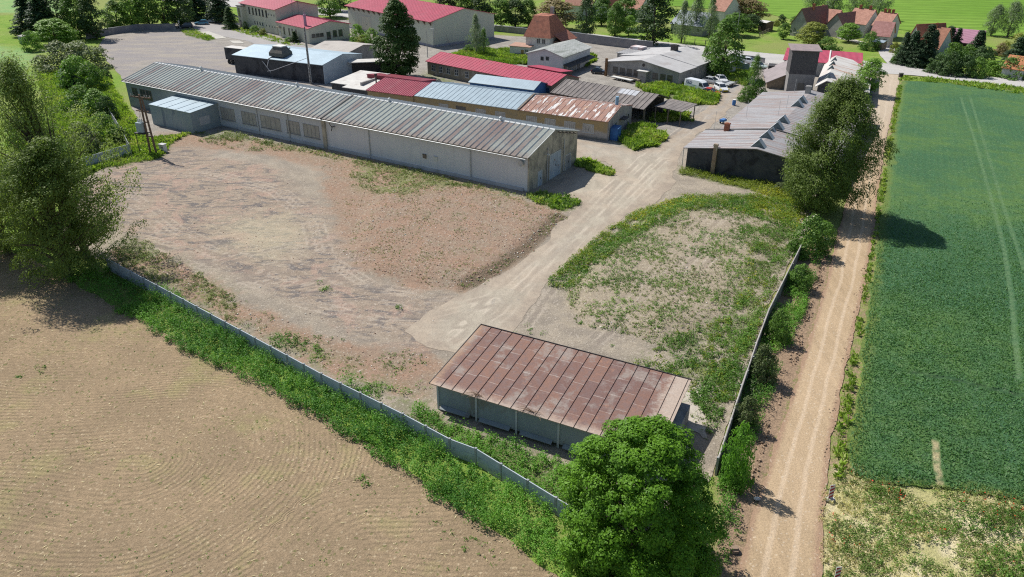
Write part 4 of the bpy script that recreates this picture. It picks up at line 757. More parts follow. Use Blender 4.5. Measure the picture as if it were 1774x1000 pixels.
# ---- 11 grey canteen block with low pitched roof
a = G(1050, 107, 3.0); b_ = G(1177, 126, 3.0); fL = FR(a, math.atan2(b_.y-a.y, b_.x-a.x), (b_-a).length, 1); fL.W = fL.loc(G(1213, 117, 3.0))[1]
M_bleach = surf('bleached_grey_roof', (.45, .445, .44), (.39, .385, .38), .4, (.36, .34, .33), .25, .6, gs=8)
t = root('grey_workshop', 'wide grey workshop with low pale gabled roof and a row of dark square windows', 'workshop', fL)
gable(t, fL.L, fL.W, 3.0, 4.4, 'y', M_greyr, M_bleach, over=.4, ov_g=.4)
for px in (1062, 1074, 1086, 1098, 1131, 1144, 1156): xa = fL.front(px, 120+(px-1062)*.14)[0]; window(t, 'front', xa, .95, 1.25, 1.25, frm=M_dframe, nx=2, ny=2)
xa = fL.front(1110, 128)[0]; MB().box(xa-.2, -1.6, 2.35, xa+2.3, 0, 2.5).build('canopy', M_white, t); MB().box(xa, -1.3, -.2, xa+2., -.0, 2.3).build('porch', M_greyr, t)
xa, z = fL.front(1115, 113); MB().tube([(xa, -.04, z), (xa, .05, z)], .35, 12).build('round_vent', M_dark, t)
MB().box(.3, -.9, -.2, .75, -.45, 3.9).build('chimney', surf('rusty_stack', (.25, .14, .07)), t)
f2 = FR(fL.W3(-2.0, fL.W+.2), fL.rz, 30, 12); t = root('grey_hall_back_wing', 'pale roofed wing with a dark stubby chimney behind the grey workshop', 'workshop', f2)
gable(t, fL.L+1, 12, 3.1, 4.5, 'y', M_greyr, M_bleach, over=.3, ov_g=.3, x0=1.0, rp=.55); chimney(t, fL.L*.62, 6.5, 3.9, 5.8, 1.3, M_dark)
f3 = FR(fL.W3(-1.5, fL.W+1), fL.rz, 8, 8); t = root('ribbed_lean_to', 'lean-to with pale ribbed roof and white rooflight left of the grey back wing', 'lean-to', FR(fL.W3(-3.0, fL.W+2), fL.rz, 6, 8)); mono(t, 4., 8, 3.2, 3.5, M_greyr, M_bleach, .2, seams=(.5, .05, .06)); MB().box(.5, 5, 3.5, 3.6, 7.5, 4.1).build('rooflight', surf('rooflight', (.68, .66, .66), (.45, .3, .28), 1.2, vec=(1, .2, 1)), t)
t = empty('white_side_wall', 'blank white garage wall behind the delivery van', 'wall', G(1216, 132), R(22)); MB().box(0, 0, -.2, 9, .3, 2.3).box(-.05, -.05, 2.3, 9.05, .35, 2.4).build('wall', M_white, t)

# ---- 12 hall with pale blue roof and black wall
a = G(404, 95, 4.0); b_ = G(559, 113, 4.0); fM = FR(a, math.atan2(b_.y-a.y, b_.x-a.x), (b_-a).length, 1); fM.W = fM.loc(G(625, 94, 4.))[1]
t = root('blue_black_hall', 'hall with pale sky blue low roof, black long wall and white blue gable', 'hall', fM)
gable(t, fM.L, fM.W, 4.0, 5.1, 'x', M_black, M_sky2, over=.35, ov_g=.15)
M_gb = surf('pale_blue_gable', (.50, .56, .60), (.44, .5, .54), .7); L, W = fM.L, fM.W
MB().add([(L+.01, -.0, -.3), (L+.01, W, -.3), (L+.01, W, 4.05), (L+.01, W/2, 5.1), (L+.01, 0, 4.05), (L+.15, 0, -.3), (L+.15, W, -.3), (L+.15, W, 4.05), (L+.15, W/2, 5.1), (L+.15, 0, 4.05)], [(0, 1, 2, 3, 4), (9, 8, 7, 6, 5), (0, 4, 9, 5), (1, 0, 5, 6), (2, 1, 6, 7), (3, 2, 7, 8), (4, 3, 8, 9)]).build('gable_wall', M_gb, t)
window(t, 'right', W*.82, 2.6, 1.6, .6, L=L+.15, nx=1, frm=M_dframe, sill=False)
x, y = fM.loc(G(486, 92, 5.)); cw = MB().add([(x-1.9, y-1.6, 4.5), (x+1.9, y-1.6, 4.5), (x+1.9, y+1.6, 4.5), (x-1.9, y+1.6, 4.5), (x-1.9, y-1.6, 5.2), (x+1.9, y-1.6, 5.2), (x+1.9, y+1.6, 5.2), (x-1.9, y+1.6, 5.2), (x-1.1, y-.9, 6.4), (x+1.1, y-.9, 6.4), (x+1.1, y+.9, 6.4), (x-1.1, y+.9, 6.4)], [(0, 1, 5, 4), (1, 2, 6, 5), (2, 3, 7, 6), (3, 0, 4, 7), (4, 5, 9, 8), (5, 6, 10, 9), (6, 7, 11, 10), (7, 4, 8, 11), (8, 9, 10, 11)]).build('roof_ventilator', surf('dark_ventilator', (.10, .11, .10), (.16, .14, .12), 1.5), t)
MB().box(x-1.25, y-1.05, 6.4, x+1.25, y+1.05, 6.6).build('cap', M_white, cw)
xj = fM.front(467, 101)[0]; b = MB(); b.quad((xj-.1, -.4, 4.15), (xj+.1, -.4, 4.15), (xj+.1, W/2, 5.35), (xj-.1, W/2, 5.35), .15); b.build('parapet', M_dark, t)
MB().tube([(xj, -.3, 3.9), (xj+.1, -1.2, 2.6)], .08).tube([(xj-2, -.15, 3.4), (xj, -.2, 1.2)], .1).build('duct', M_pgrey, t)
a = G(513, 80, 4.4); fN = FR(fM.W3(fM.L*.42, fM.W+.3), fM.rz, 27, 10); t = root('grey_felt_hall', 'hall with weathered grey brown low roof behind the blue black hall', 'hall', fN); LN = fN.loc(G(650, 77, 4.2))[0]
gable(t, LN, 11, 4.0, 4.8, 'x', M_greyr, surf('grey_brown_felt', (.44, .41, .37), (.38, .35, .32), .4, (.30, .28, .25), .3, .6, gs=9), over=.3)
fO = FR(G(627, 112), fM.rz, 10, 3.2); t = root('cream_carport', 'narrow carport with cream sloping roof between the blue black hall and the lime tree', 'carport', FR(fM.W3(fM.L+1.0, fM.W*.55), fM.rz+R(38), 12, 3)); MB().quad((0, 0, 3.3), (10, 0, 3.3), (10, 2.6, 3.5), (0, 2.6, 3.5), .15).build('roof', M_felt, t); MB().box(0, 2.2, -.2, 10, 2.4, 3.2).build('wall', M_dark, t)
# steel lattice stack
p = G(539, 146); t = empty('lattice_chimney', 'tall slender lattice steel chimney standing in front of the black wall', 'chimney', p, R(10)); hc = 11.3
b = MB()
for sx in (-.2, .2):
    for sy in (-.2, .2): b.tube([(sx, sy, -.5), (sx*.8, sy*.8, hc)], .04, 6)
for i in range(14):
    z = i*hc/14; s = .2*(1-.2*i/14)
    b.tube([(-s, -s, z), (s, -s, z+hc/14)], .025, 4).tube([(s, -s, z), (s, s, z+hc/14)], .025, 4).tube([(-s, s, z), (-s, -s, z+hc/14)], .025, 4).box(-s, -s, z, s, s, z+.04)
b.build('lattice', M_steel, t); MB().tube([(0, 0, 0), (0, 0, hc+.4)], .13, 12).build('flue', surf('stack_grey', (.22, .20, .18), (.16, .14, .12), 2), t)
MB().tube([(-.3, 0, 5.4), (-7.2, -.8, 3.3), (-8.5, -.6, 3.1)], .06, 6).build('duct', M_pgrey, t)

# ---- 13 cream two storey office, single storey wing, tall cream hall
M_cream = surf('cream_render', (.60, .58, .46), (.54, .53, .44), .5, gs=10, grain=.06)
a = G(416, 5, 6.9); b_ = G(476, 17, 6.9); fP = FR(a, math.atan2(b_.y-a.y, b_.x-a.x), (b_-a).length, 1); fP.W = fP.loc(G(547, 9, 6.9))[1]
t = root('cream_office', 'two storey cream office building with crimson roof and rows of narrow windows', 'office building', fP); gable(t, fP.L, fP.W, 6.9, 8.6, 'x', M_cream, M_rred, over=.5, ov_g=.4, ribs=(1, .02, .03))
for i, px in enumerate((431, 437, 442.5, 448, 453.5, 459.5)): xa = fP.front(px, 20)[0]; window(t, 'front', xa, 4.3, .85, 1.9, nx=1, frm=M_dframe)
for px in (464.5, 469.5, 474): xa = fP.front(px, 26)[0]; window(t, 'front', xa-.1, 4.9, .5, .6, nx=1, sill=False)
for px in (441, 445, 449.5, 454): xa = fP.front(px, 40)[0]; window(t, 'front', xa, 1.6, .75, 1., nx=1)
for px in (461.5, 466.5, 471, 475.5): xa = fP.front(px, 45)[0]; window(t, 'front', xa-.1, 1.7, .5, .5, nx=1, sill=False)
MB().box(.1, -1.4, -.2, 2.9, 0, 6.2).build('stair_bay', M_cream, t); MB().box(-.1, -1.6, 6.2, 3.1, 0, 6.35).build('bay_roof', M_dark, t); MB().box(.8, -1.45, 3.2, 1.8, -1.4, 5.6).box(.8, -1.45, .1, 1.8, -1.4, 2.2).build('stair_window', M_glass, t)
for y in (5.5, 7.5): MB().tube([(fP.L+.15, y, 2), (fP.L+.15, y, 9.2)], .07).build('drainpipe', M_wframe, t)
a = G(480, 38, 3.9); b_ = G(534, 50, 3.9); fQ = FR(a, math.atan2(b_.y-a.y, b_.x-a.x), (b_-a).length, 1); fQ.W = fQ.loc(G(603, 41, 3.9))[1]
t = root('cream_canteen', 'single storey cream wing with crimson roof and mauve flue attached to the cream office', 'annex', fQ); gable(t, fQ.L, fQ.W, 3.9, 5.2, 'x', M_cream, M_rred, over=.45, ov_g=.3, ribs=(1, .02, .03))
for px in (492, 500.5, 506, 512): xa = fQ.front(px, 56)[0]; window(t, 'front', xa-.1, 1.0, .75, 1.9, nx=1, frm=M_dframe)
xa = fQ.front(484.5, 55)[0]; door(t, 'front', xa-.2, .9, 2.1, M_white, z=.3); MB().box(xa-.4, -.9, 2.6, xa+1.3, 0, 2.72).build('canopy', M_dframe, t)
for px, z, w_2, h in ((542, 1.5, .8, .9), (549.5, 1.5, .8, .9), (556.5, 1.5, .8, .9), (568, .6, .9, 1.9), (579, 1., .9, 1.7), (589, 1., .9, 1.7)): ya = fQ.side(px, 60)[0]; window(t, 'right', ya-.4, z, w_2*1.4, h, L=fQ.L, nx=1, frm=M_dframe)
x, y = fQ.loc(G(529, 41, 4.8)); MB().tube([(x, y, 4.2), (x, y, 7.2)], .38, 10).tube([(x, y, 7.2), (x, y, 7.8)], .12, 8).build('flue', surf('mauve_flue', (.42, .27, .36), (.36, .24, .32), 2), t)
fH2 = FR(Vector((-21.3, 204.4, 0)), 0, 1, 1); q = 132.38; fH2.rz = R(q-180); fH2 = FR(Vector((-21.3, 204.4, 0)), R(q-180), 42.2, 21.4); fH2.o = fH2.W3(-42.2, 0)
t = root('cream_hall', 'tall cream hall with large crimson low pitched roof beyond the lime tree', 'hall', fH2)
M_cream2 = surf('mint_cream_cladding', (.56, .58, .47), (.52, .54, .46), .4, (.47, .45, .38), .3, .62, vec=(1, 1, .5), gs=9, grain=.08)
gable(t, 42.2, 21.4, 6.6, 8.9, 'x', M_cream2, M_rred, over=1.0, ov_g=.3, ribs=(1, .02, .03)); L, W = 42.2, 21.4
MB().box(-.06, -.08, -.3, L+.0, .0, .55).box(L, 0, -.3, L+.1, W, .55).build('plinth', surf('lilac_plinth', (.36, .36, .42)), t)
for i in range(16): x = 1+i*2.7; MB().add([(x, 0, 5.3), (x+.14, 0, 5.3), (x, -.95, 6.35), (x+.14, -.95, 6.35), (x, 0, 6.5), (x+.14, 0, 6.5)], [(0, 1, 3, 2), (2, 3, 5, 4), (0, 2, 4), (1, 5, 3), (0, 4, 5, 1)]).build('bracket', M_dframe, t)
door(t, 'front', fH2.front(626, 30)[0], 5, 4.4, M_cream); MB().tube([(L+.1, .15, 6.5), (L+.1, .15, .2)], .08).build('downpipe', M_wframe, t)

# ---- far village
def house(name, label, pl, pr, ez, W, rh, axis, wm, rm, cat='house', wins=0, ch=0, rp=.5, grp=None, dm=None):
    a, b_ = G(*pl, ez), G(*pr, ez); f = FR(a, math.atan2(b_.y-a.y, b_.x-a.x), (b_-a).length, W)
    t = root(name, label, cat, f, grp); ro = gable(t, f.L, W, ez, ez+rh, axis, wm, rm, over=.4, ov_g=.25, rp=rp)
    for i in range(wins): window(t, 'front', f.L*(i+.6)/(wins+.2)-.45, 1.0, .9, 1.2, nx=2)
    for i in range(ch): chimney(ro, f.L*(.25+.5*i/max(ch-1, 1)) if axis == 'x' else f.L/2+.4, W*(.5 if axis == 'x' else .4+.3*i), ez+rh-.7, ez+rh+1.0, .6, M_brickred)
    return t, f
house('gabled_house', 'grey broad gabled house with brown roof, leftmost of the houses before the green field', (1371, 40), (1400, 44), 3.4, 13, 4.2, 'y', M_greyr, M_tile3, wins=2, ch=1)
house('gabled_house', 'grey gabled house with brown roof half hidden behind the round walnut tree', (1431, 43), (1463, 48), 3.0, 12, 3.4, 'y', M_greyr, M_tile3)
house('linked_house', 'house with orange pink tiled roof linking the two grey gabled houses', (1402, 34), (1444, 39), 3.6, 7, 3.0, 'x', M_white, M_tile2, ch=1)
house('villa', 'villa with salmon tiled roof behind the blue spruce', (1466, 38), (1500, 42), 3.8, 9, 3.4, 'x', M_white, M_tile2, ch=2, wins=2)
house('villa', 'white villa with three dark chimneys on its orange tiled ridge near the village road', (1512, 43), (1539, 46), 3.8, 9, 3.0, 'x', M_white, M_tile2, ch=3, wins=2)
t, f = house('cottage', 'cottage with pinkish tiled roof and white gable at the end of the village road', (1508, 60), (1541, 63), 3.0, 8, 3.0, 'x', M_white, tiles('rose_tiles', (.42, .22, .2), (.33, .16, .14)), wins=3)
window(t, 'right', 3, 2.8, .8, 1, L=f.L); 
house('white_gabled_house', 'white gabled house with steep orange roof behind the dark conifers', (1574, 66), (1592, 70), 3.2, 9, 3.6, 'y', M_white, M_tile, wins=1)
house('orange_roofed_house', 'house with tall bright orange tiled roof behind the dark conifers', (1596, 80), (1626, 84), 2.6, 8.5, 4.3, 'x', M_white, tiles('orange_tiles', (.40, .19, .125), (.32, .15, .10)), wins=2, ch=1)
k_pink = roofred('lilac_pink_roof', (.36, .17, .24)); M_maroon = surf('maroon_boards', (.09, .05, .06), (.13, .07, .08), 1)
house('lilac_roofed_barn', 'long barn with lilac pink sheet roof and maroon walls left of the field willows', (1636, 70), (1697, 76), 2.6, 9, 2.6, 'x', M_maroon, k_pink, cat='barn')
t, f = house('brown_chimney_house', 'small dark house under the right hand trees with bright orange roof', (1738, 116), (1774, 121), 2.4, 6, 2.2, 'x', M_white, tiles('vivid_orange_tiles', (.55, .24, .11), (.45, .19, .09)))
house('red_roofed_house', 'house with pink red roof at the top edge behind the tall trees', (978, 7), (1010, 9), 4.5, 10, 4.5, 'x', M_white, M_tile2, wins=2, ch=1)
house('steep_gabled_house', 'white steep gabled house with rust red roof at the top edge between trees', (1028, 8), (1052, 11), 4.2, 10, 4.6, 'y', M_white, M_tile, ch=1)
house('salmon_roofed_house', 'house with salmon roof at the top edge right of the dense lime tree', (1083, 12), (1108, 15), 4.2, 9, 4.2, 'x', M_white, M_tile2, ch=1)
house('grey_roofed_barn', 'low barn with blue grey slate roof partly hidden by drooping willows', (1163, 40), (1218, 46), 2.8, 11, 3.0, 'x', M_greyr, surf('blue_grey_slate', (.33, .36, .40), (.27, .30, .34), .5), cat='barn', wins=4)
house('pink_roofed_house', 'house with pink tiled roof and dark chimney behind the copper coloured tree', (1232, 16), (1256, 19), 4.0, 9, 4.0, 'x', M_white, M_tile2, ch=1)
house('garden_shed', 'small brown garden shed with pale flat roof by the vegetable plot', (1315, 38), (1328, 40), 2.4, 3.5, .3, 'x', surf('brown_shed', (.15, .11, .09)), M_felt, cat='shed')
house('sunroom', 'low pale carport with blue white canopy in front of the cottage', (1514, 72), (1530, 74), 2.1, 3, .25, 'x', M_dframe, M_sky, cat='carport')
# ============================================================ WALLS, FENCES
M_fconc = surf('fence_concrete', (.43, .48, .52), (.36, .40, .44), .8, (.22, .23, .21), .6, .58, vec=(1, 1, 1.5)); M_fpost = surf('fence_post_concrete', (.34, .36, .37), (.26, .27, .27), 2)
def fence(name, label, cat, pts, h, step, pm=None, th=.07, post=.16, boards=4, lean=.0, postm=None):
    """run of panels between posts along a ground polyline; every panel and post a part"""
    o = Vector((*pts[0], 0)); t = empty(name, label, cat, o); rr = random.Random(len(pts)*31)
    P = []; rest = 0.
    for a, b in zip(pts[:-1], pts[1:]):
        a, b = Vector(a), Vector(b); L = (b-a).length; n = max(1, round(L/step))
        P += [a.lerp(b, i/n) for i in range(n)]
    P.append(Vector(pts[-1]))
    for i, p in enumerate(P):
        q = P[min(i+1, len(P)-1)] if i < len(P)-1 else p+(p-P[i-1]); d = (q-p); L = d.length; an = math.atan2(d.y, d.x); z = float(TZ(p.x, p.y))
        ln = rr.uniform(-1, 1)*lean
        b = MB().box(-post/2, -post/2, -.4, post/2, post/2, h+.06).build('post', postm or M_fpost, t); b.location = Vector((p.x, p.y, z))-o; b.rotation_euler = (ln, 0, an)
        if i == len(P)-1: break
        m_ = MB(); bh = (h+.35)/boards
        for k in range(boards): dz = -.35+k*bh; m_.box(post/2-.01, -th/2-(.006 if k % 2 else 0), dz+.008, L-post/2+.01, th/2, dz+bh-.008)
        m_.box(post/2, -th/2+.015, -.35, L-post/2, th/2-.015, h-.01)
        b = m_.build('panel', pm or M_fconc, t); b.location = Vector((p.x, p.y, z))-o; b.rotation_euler = (ln, 0, an)
    return t
nf = PX([(190, 468), (300, 528), (420, 594), (560, 672), (700, 743), (780, 787), (825, 804), (962, 890), (1030, 930)])
fence('concrete_fence', 'long pale blue grey concrete panel fence between the ploughed field and the yard', 'fence', nf, 1.42, 2.45, boards=3)
M_dfence = surf('weathered_board', (.17, .16, .15), (.24, .22, .2), 1.5, (.10, .10, .09), 1, .55); M_ftop = surf('pale_rail', (.42, .40, .37), (.32, .30, .28), 2)
rf = PX([(1240, 822), (1272, 722), (1306, 620), (1328, 560), (1350, 515), (1384, 446)])
t = fence('board_fence', 'narrow dark weathered fence with a pale top rail along the dirt road', 'fence', rf, 1.5, 2.4, pm=M_dfence, lean=.06, boards=2)
for a, b in zip(rf[:-1], rf[1:]):
    a, b = Vector((*a, 0)), Vector((*b, 0)); q = MB().tube([a+Vector((0, 0, 1.55+float(TZ(a.x, a.y)))), b+Vector((0, 0, 1.55+float(TZ(b.x, b.y))))], .06, 6); o = q.build('top_rail', M_ftop, t); o.location = -t.location
wl = PX([(150, 292), (228, 268)]); fence('grey_wall', 'short grey concrete wall ending near the transformer poles', 'wall', wl, 1.7, 2.2, boards=3)
wl2 = PX([(228, 268), (205, 225), (188, 198)]); fence('grey_wall', 'narrow wall running from the transformer poles up among the dark bushes', 'wall', wl2, 1.6, 2.4, boards=3, pm=M_fpost)
def wall(name, label, pts, h, th, mat, cap=None):
    o = Vector((*pts[0], 0)); t = empty(name, label, 'wall', o); b = MB(); c = MB()
    for a, d in zip(pts[:-1], pts[1:]):
        a, d = Vector(a), Vector(d); n = (d-a).normalized().orthogonal()*th/2; z0 = float(TZ(a.x, a.y)); P = [a+n, d+n, d-n, a-n]
        b.add([(*(p-o.xy), -.4) for p in P]+[(*(p-o.xy), h) for p in P], [(0, 3, 2, 1), (4, 5, 6, 7), (0, 1, 5, 4), (1, 2, 6, 5), (2, 3, 7, 6), (3, 0, 4, 7)])
        n *= 1.5; P = [a+n, d+n, d-n, a-n]; c.add([(*(p-o.xy), h) for p in P]+[(*(p-o.xy), h+.08) for p in P], [(0, 3, 2, 1), (4, 5, 6, 7), (0, 1, 5, 4), (1, 2, 6, 5), (2, 3, 7, 6), (3, 0, 4, 7)])
    b.build('wall', mat, t); c.build('coping', cap or M_fpost, t)
M_bw = surf('boundary_wall', (.26, .25, .26), (.20, .20, .22), .5, (.33, .32, .30), .4, .6)
wall('boundary_wall', 'long dark grey boundary wall behind the hipped house along the main road', PX([(976, 69), (1040, 78), (1105, 86), (1130, 88)]), 2.3, .25, M_bw)
wall('boundary_wall', 'low dark wall in tree shade between the cream hall and the hipped house', PX([(857, 54), (915, 60)]), 1.6, .25, M_bw)
wall('yard_wall', 'grey wall in deep tree shade at the back of the gravel lot', PX([(150, 68), (190, 60), (240, 53), (305, 52)]), 1.7, .25, M_bw)
M_gpan = surf('green_sheet', (.20, .29, .27), (.15, .23, .22), 1.5)
gf = PX([(1268, 121), (1296, 126)]); fence('green_sheet_fence', 'grey green sheet metal fence in front of the parked cars', 'fence', gf, 1.9, 2.6, pm=M_gpan, boards=1, postm=M_gpan)
wall('lot_wall', 'low dark wall behind the parked cars beside the main road', PX([(1264, 102), (1310, 107), (1324, 110)]), 1.2, .2, M_bw)
def picket(label, pts, h=1.0, step=2.):
    o = Vector((*pts[0], 0)); t = empty('garden_fence', label, 'fence', o); P = []
    for a, b in zip(pts[:-1], pts[1:]):
        a, b = Vector(a), Vector(b); n = max(1, round((b-a).length/step)); P += [a.lerp(b, i/n) for i in range(n)]
    P.append(Vector(pts[-1]))
    for p in P: b = MB().box(-.08, -.08, -.3, .08, .08, h).build('post', M_dframe, t); b.location = Vector((p.x, p.y, 0))-o
    for a, b in zip(P[:-1], P[1:]): q = MB(); [q.tube([(a.x-o.x, a.y-o.y, z), (b.x-o.x, b.y-o.y, z)], .03, 4) for z in (h*.4, h*.85)]; q.build('rail', M_dframe, t)
picket('garden fence of dark posts around the vegetable plot left of the pale gabled houses', PX([(1315, 64), (1336, 54)]), 1.2, 1.5)
picket('row of dark fence posts behind the grey workshop below the drooping willows', PX([(1185, 76), (1240, 82)]), 1.6, 3)

# ============================================================ POLES, LAMPS, SIGNS
M_wood = surf('creosoted_pole', (.20, .13, .09), (.14, .10, .08), 3); M_pipe = surf('lamp_pole_grey', (.36, .37, .36), (.28, .28, .28), 2)
p = G(266, 268); hp = 9.3
t = empty('transformer_pole', 'twin brown poles carrying a pale blue transformer and cross arms near the tin annex', 'utility pole', p, R(-20))
MB().tube([(-.55, 0, -.4), (-.2, 0, hp)], [.17, .13], 10).build('pole', M_wood, t); MB().tube([(.55, .1, -.4), (.1, .1, hp-.4)], [.17, .13], 10).build('pole', M_wood, t)
MB().box(-1.9, -.08, hp-.5, 1.9, .08, hp-.36).box(-1.3, -.1, hp-2.6, .9, .1, hp-2.46).box(-.7, .0, 2.8, .7, .14, 2.95).box(-.5, .0, 5.0, .5, .14, 5.15).build('cross_arm', M_wood, t)
for x in (-1.8, -1.2, 1.2, 1.8, -1.2, .8): zq = hp-.36 if abs(x) > 1 or x > 0 else hp-2.46; MB().tube([(x, 0, zq), (x, 0, zq+.16), (x, 0, zq+.3)], [.05, .1, .05], 8).build('insulator', M_greyr, t)
tr_ = MB().box(-1.75, -.55, 3.5, -.55, .45, 5.0); tr_.build('transformer', surf('transformer_blue', (.42, .50, .52), (.34, .41, .43), 2), t, bevel=.05)
for i in range(3): MB().tube([(-1.5+i*.36, -.05, 5.0), (-1.5+i*.36, -.05, 5.25), (-1.5+i*.36, -.05, 5.55)], [.1, .14, .06], 8).build('bushing', M_white, t)
MB().box(-2.2, -.7, 3.3, -.2, .5, 3.42).tube([(-2.0, -.6, 3.3), (-2.0, -.6, -.3)], .05).build('platform', M_dark, t)
MB().tube([(-.7, .1, 7), (-1.1, .1, 6.4), (-1.1, 0, 5.5)], .02, 5).tube([(-.3, .1, 7.4), (-.9, .1, 6.6), (-.8, 0, 5.5)], .02, 5).build('lead', M_dark, t)
t = empty('switch_box', 'white electrical cabinet at the foot of the transformer poles', 'cabinet', G(277, 264), R(-25)); MB().box(0, 0, 0, .95, .7, 1.25).build('cabinet', M_white, t, bevel=.03); MB().box(-.06, -.06, 1.25, 1.01, .76, 1.33).build('lid', M_pgrey, t); MB().box(.45, -.02, .75, .6, 0, .95).box(.7, -.02, .75, .85, 0, .95).build('sign', M_dark, t)
def lamp(label, px, py, h, d=1, rz=0.):
    t = empty('street_lamp', label, 'street lamp', G(px, py), rz, 'street lamps in the compound'); MB().tube([(0, 0, -.2), (0, 0, h), (d*.3, 0, h+.25), (d*1.2, 0, h+.3)], [.1, .06, .05, .04], 8).build('pole', M_pipe, t)
    b = MB().add([(d*1.0, -.16, h+.24), (d*1.9, -.12, h+.26), (d*1.9, .12, h+.26), (d*1.0, .16, h+.24), (d*1.0, -.1, h+.4), (d*1.8, -.07, h+.38), (d*1.8, .07, h+.38), (d*1.0, .1, h+.4)], [(0, 3, 2, 1), (4, 5, 6, 7), (0, 1, 5, 4), (1, 2, 6, 5), (2, 3, 7, 6), (3, 0, 4, 7)]); b.build('lamp_head', M_white, t)
lamp('tall street lamp right of the dense lime tree, before the corner of the cream hall', 741, 100, 6.5); lamp('street lamp against the left end of the cream hall', 614, 50, 6.0); 
t = empty('road_sign_post', 'slim pale post with small white top beside the black car at the gravel lot', 'post', G(312, 51)); MB().tube([(0, 0, -.2), (0, 0, 2.3)], .08).build('post', M_pipe, t); MB().box(-.2, -.03, 1.9, .2, .03, 2.5).build('sign_board', M_white, t)
for lb, px, py, h in (('thin white post with a slanting pale board among the dark conifers by the road', 1615, 108, 3.6), ('thin grey lamp post rising beside the tall birch at the main road', 1274, 72, 8.)):
    t = empty('post', lb, 'post', G(px, py)); MB().tube([(0, 0, -.2), (.15, 0, h)], .08).build('pole', M_pipe, t)
    if h < 5: MB().quad((-.3, 0, 1.2), (.5, .1, 1.2), (.3, .1, 3.2), (-.1, 0, 3.2), .05).build('board', M_white, t)
# red and white marker boards by the dirt road
M_mw = surf('marker_white', (.66, .64, .62), (.55, .53, .51), 4); M_mr = surf('marker_red', (.45, .05, .05), (.35, .04, .05), 4)
def beacon(label, px, py):
    t = empty('marker_board', label, 'road marker', G(px, py), R(4), 'striped marker boards by the dirt road'); t.rotation_euler.x = R(-5)
    MB().box(-.16, -.02, .12, .16, .02, 1.22).build('board', M_mw, t)
    b = MB()
    for i in range(4):
        z = .14+i*.29; b.add([(-.155, -.024, z), (.155, -.024, z+.16), (.155, -.024, min(z+.30, 1.2)), (-.155, -.024, z+.14)], [(0, 1, 2, 3)])
    b.build('red_stripe', M_mr, t); MB().box(-.3, -.2, -.02, .3, .2, .12).build('foot', M_conc, t, bevel=.03)
beacon('upper red and white striped marker board beside the dirt road', 1438, 866); beacon('lower red and white striped marker board at the bottom edge beside the dirt road', 1448, 1010)

# ============================================================ VEHICLES
def paint(n, c, r=.3):
    k = NT(n); k.b.inputs['Coat Weight'].default_value = .4; return k.fin(k.mix(k.mr(k.noise(3, 4, .6), .4, .7), c, tuple(x*.9 for x in c)), r, spec=.5)
M_tyre = surf('tyre', (.025, .025, .025), (.04, .04, .04), 5, rough=.9); M_rim = surf('rim', (.4, .4, .42), (.3, .3, .3), 5, metal=.7, rough=.4); M_cg = surf('car_glass', (.02, .03, .04), (.03, .04, .05), 2, rough=.08, grain=0, bs=0, spec=.9)
M_head = surf('headlight_glass', (.6, .62, .65), (.5, .5, .5), 6, rough=.2); M_tail = surf('tail_light', (.4, .02, .02), (.3, .02, .02), 6, rough=.3)
def wheel(t, x, y, r=.32, w=.2):
    s = 1 if y > 0 else -1; o = MB().tube([(0, -w/2, 0), (0, -w/2+.03, 0), (0, w/2-.03, 0), (0, w/2, 0)], [r*.9, r, r, r*.9], 16).build('wheel', M_tyre, t); o.location = (x, y, r)
    MB().tube([(0, s*w/2*.9, 0), (0, s*(w/2+.012), 0)], [r*.62, r*.5], 12).build('rim', M_rim, o)
def loft(secs, mat, name, t, smooth=False):   # closed rings of equal length, capped
    b = MB(); n = len(secs[0])
    for s in secs: b.v += [tuple(p) for p in s]
    for i in range(len(secs)-1):
        for k in range(n): b.f.append((i*n+k, i*n+(k+1) % n, (i+1)*n+(k+1) % n, (i+1)*n+k))
    b.f.append(tuple(range(n))); b.f.append(tuple(range(len(b.v)-1, len(b.v)-n-1, -1))); return b.build(name, mat, t, smooth)
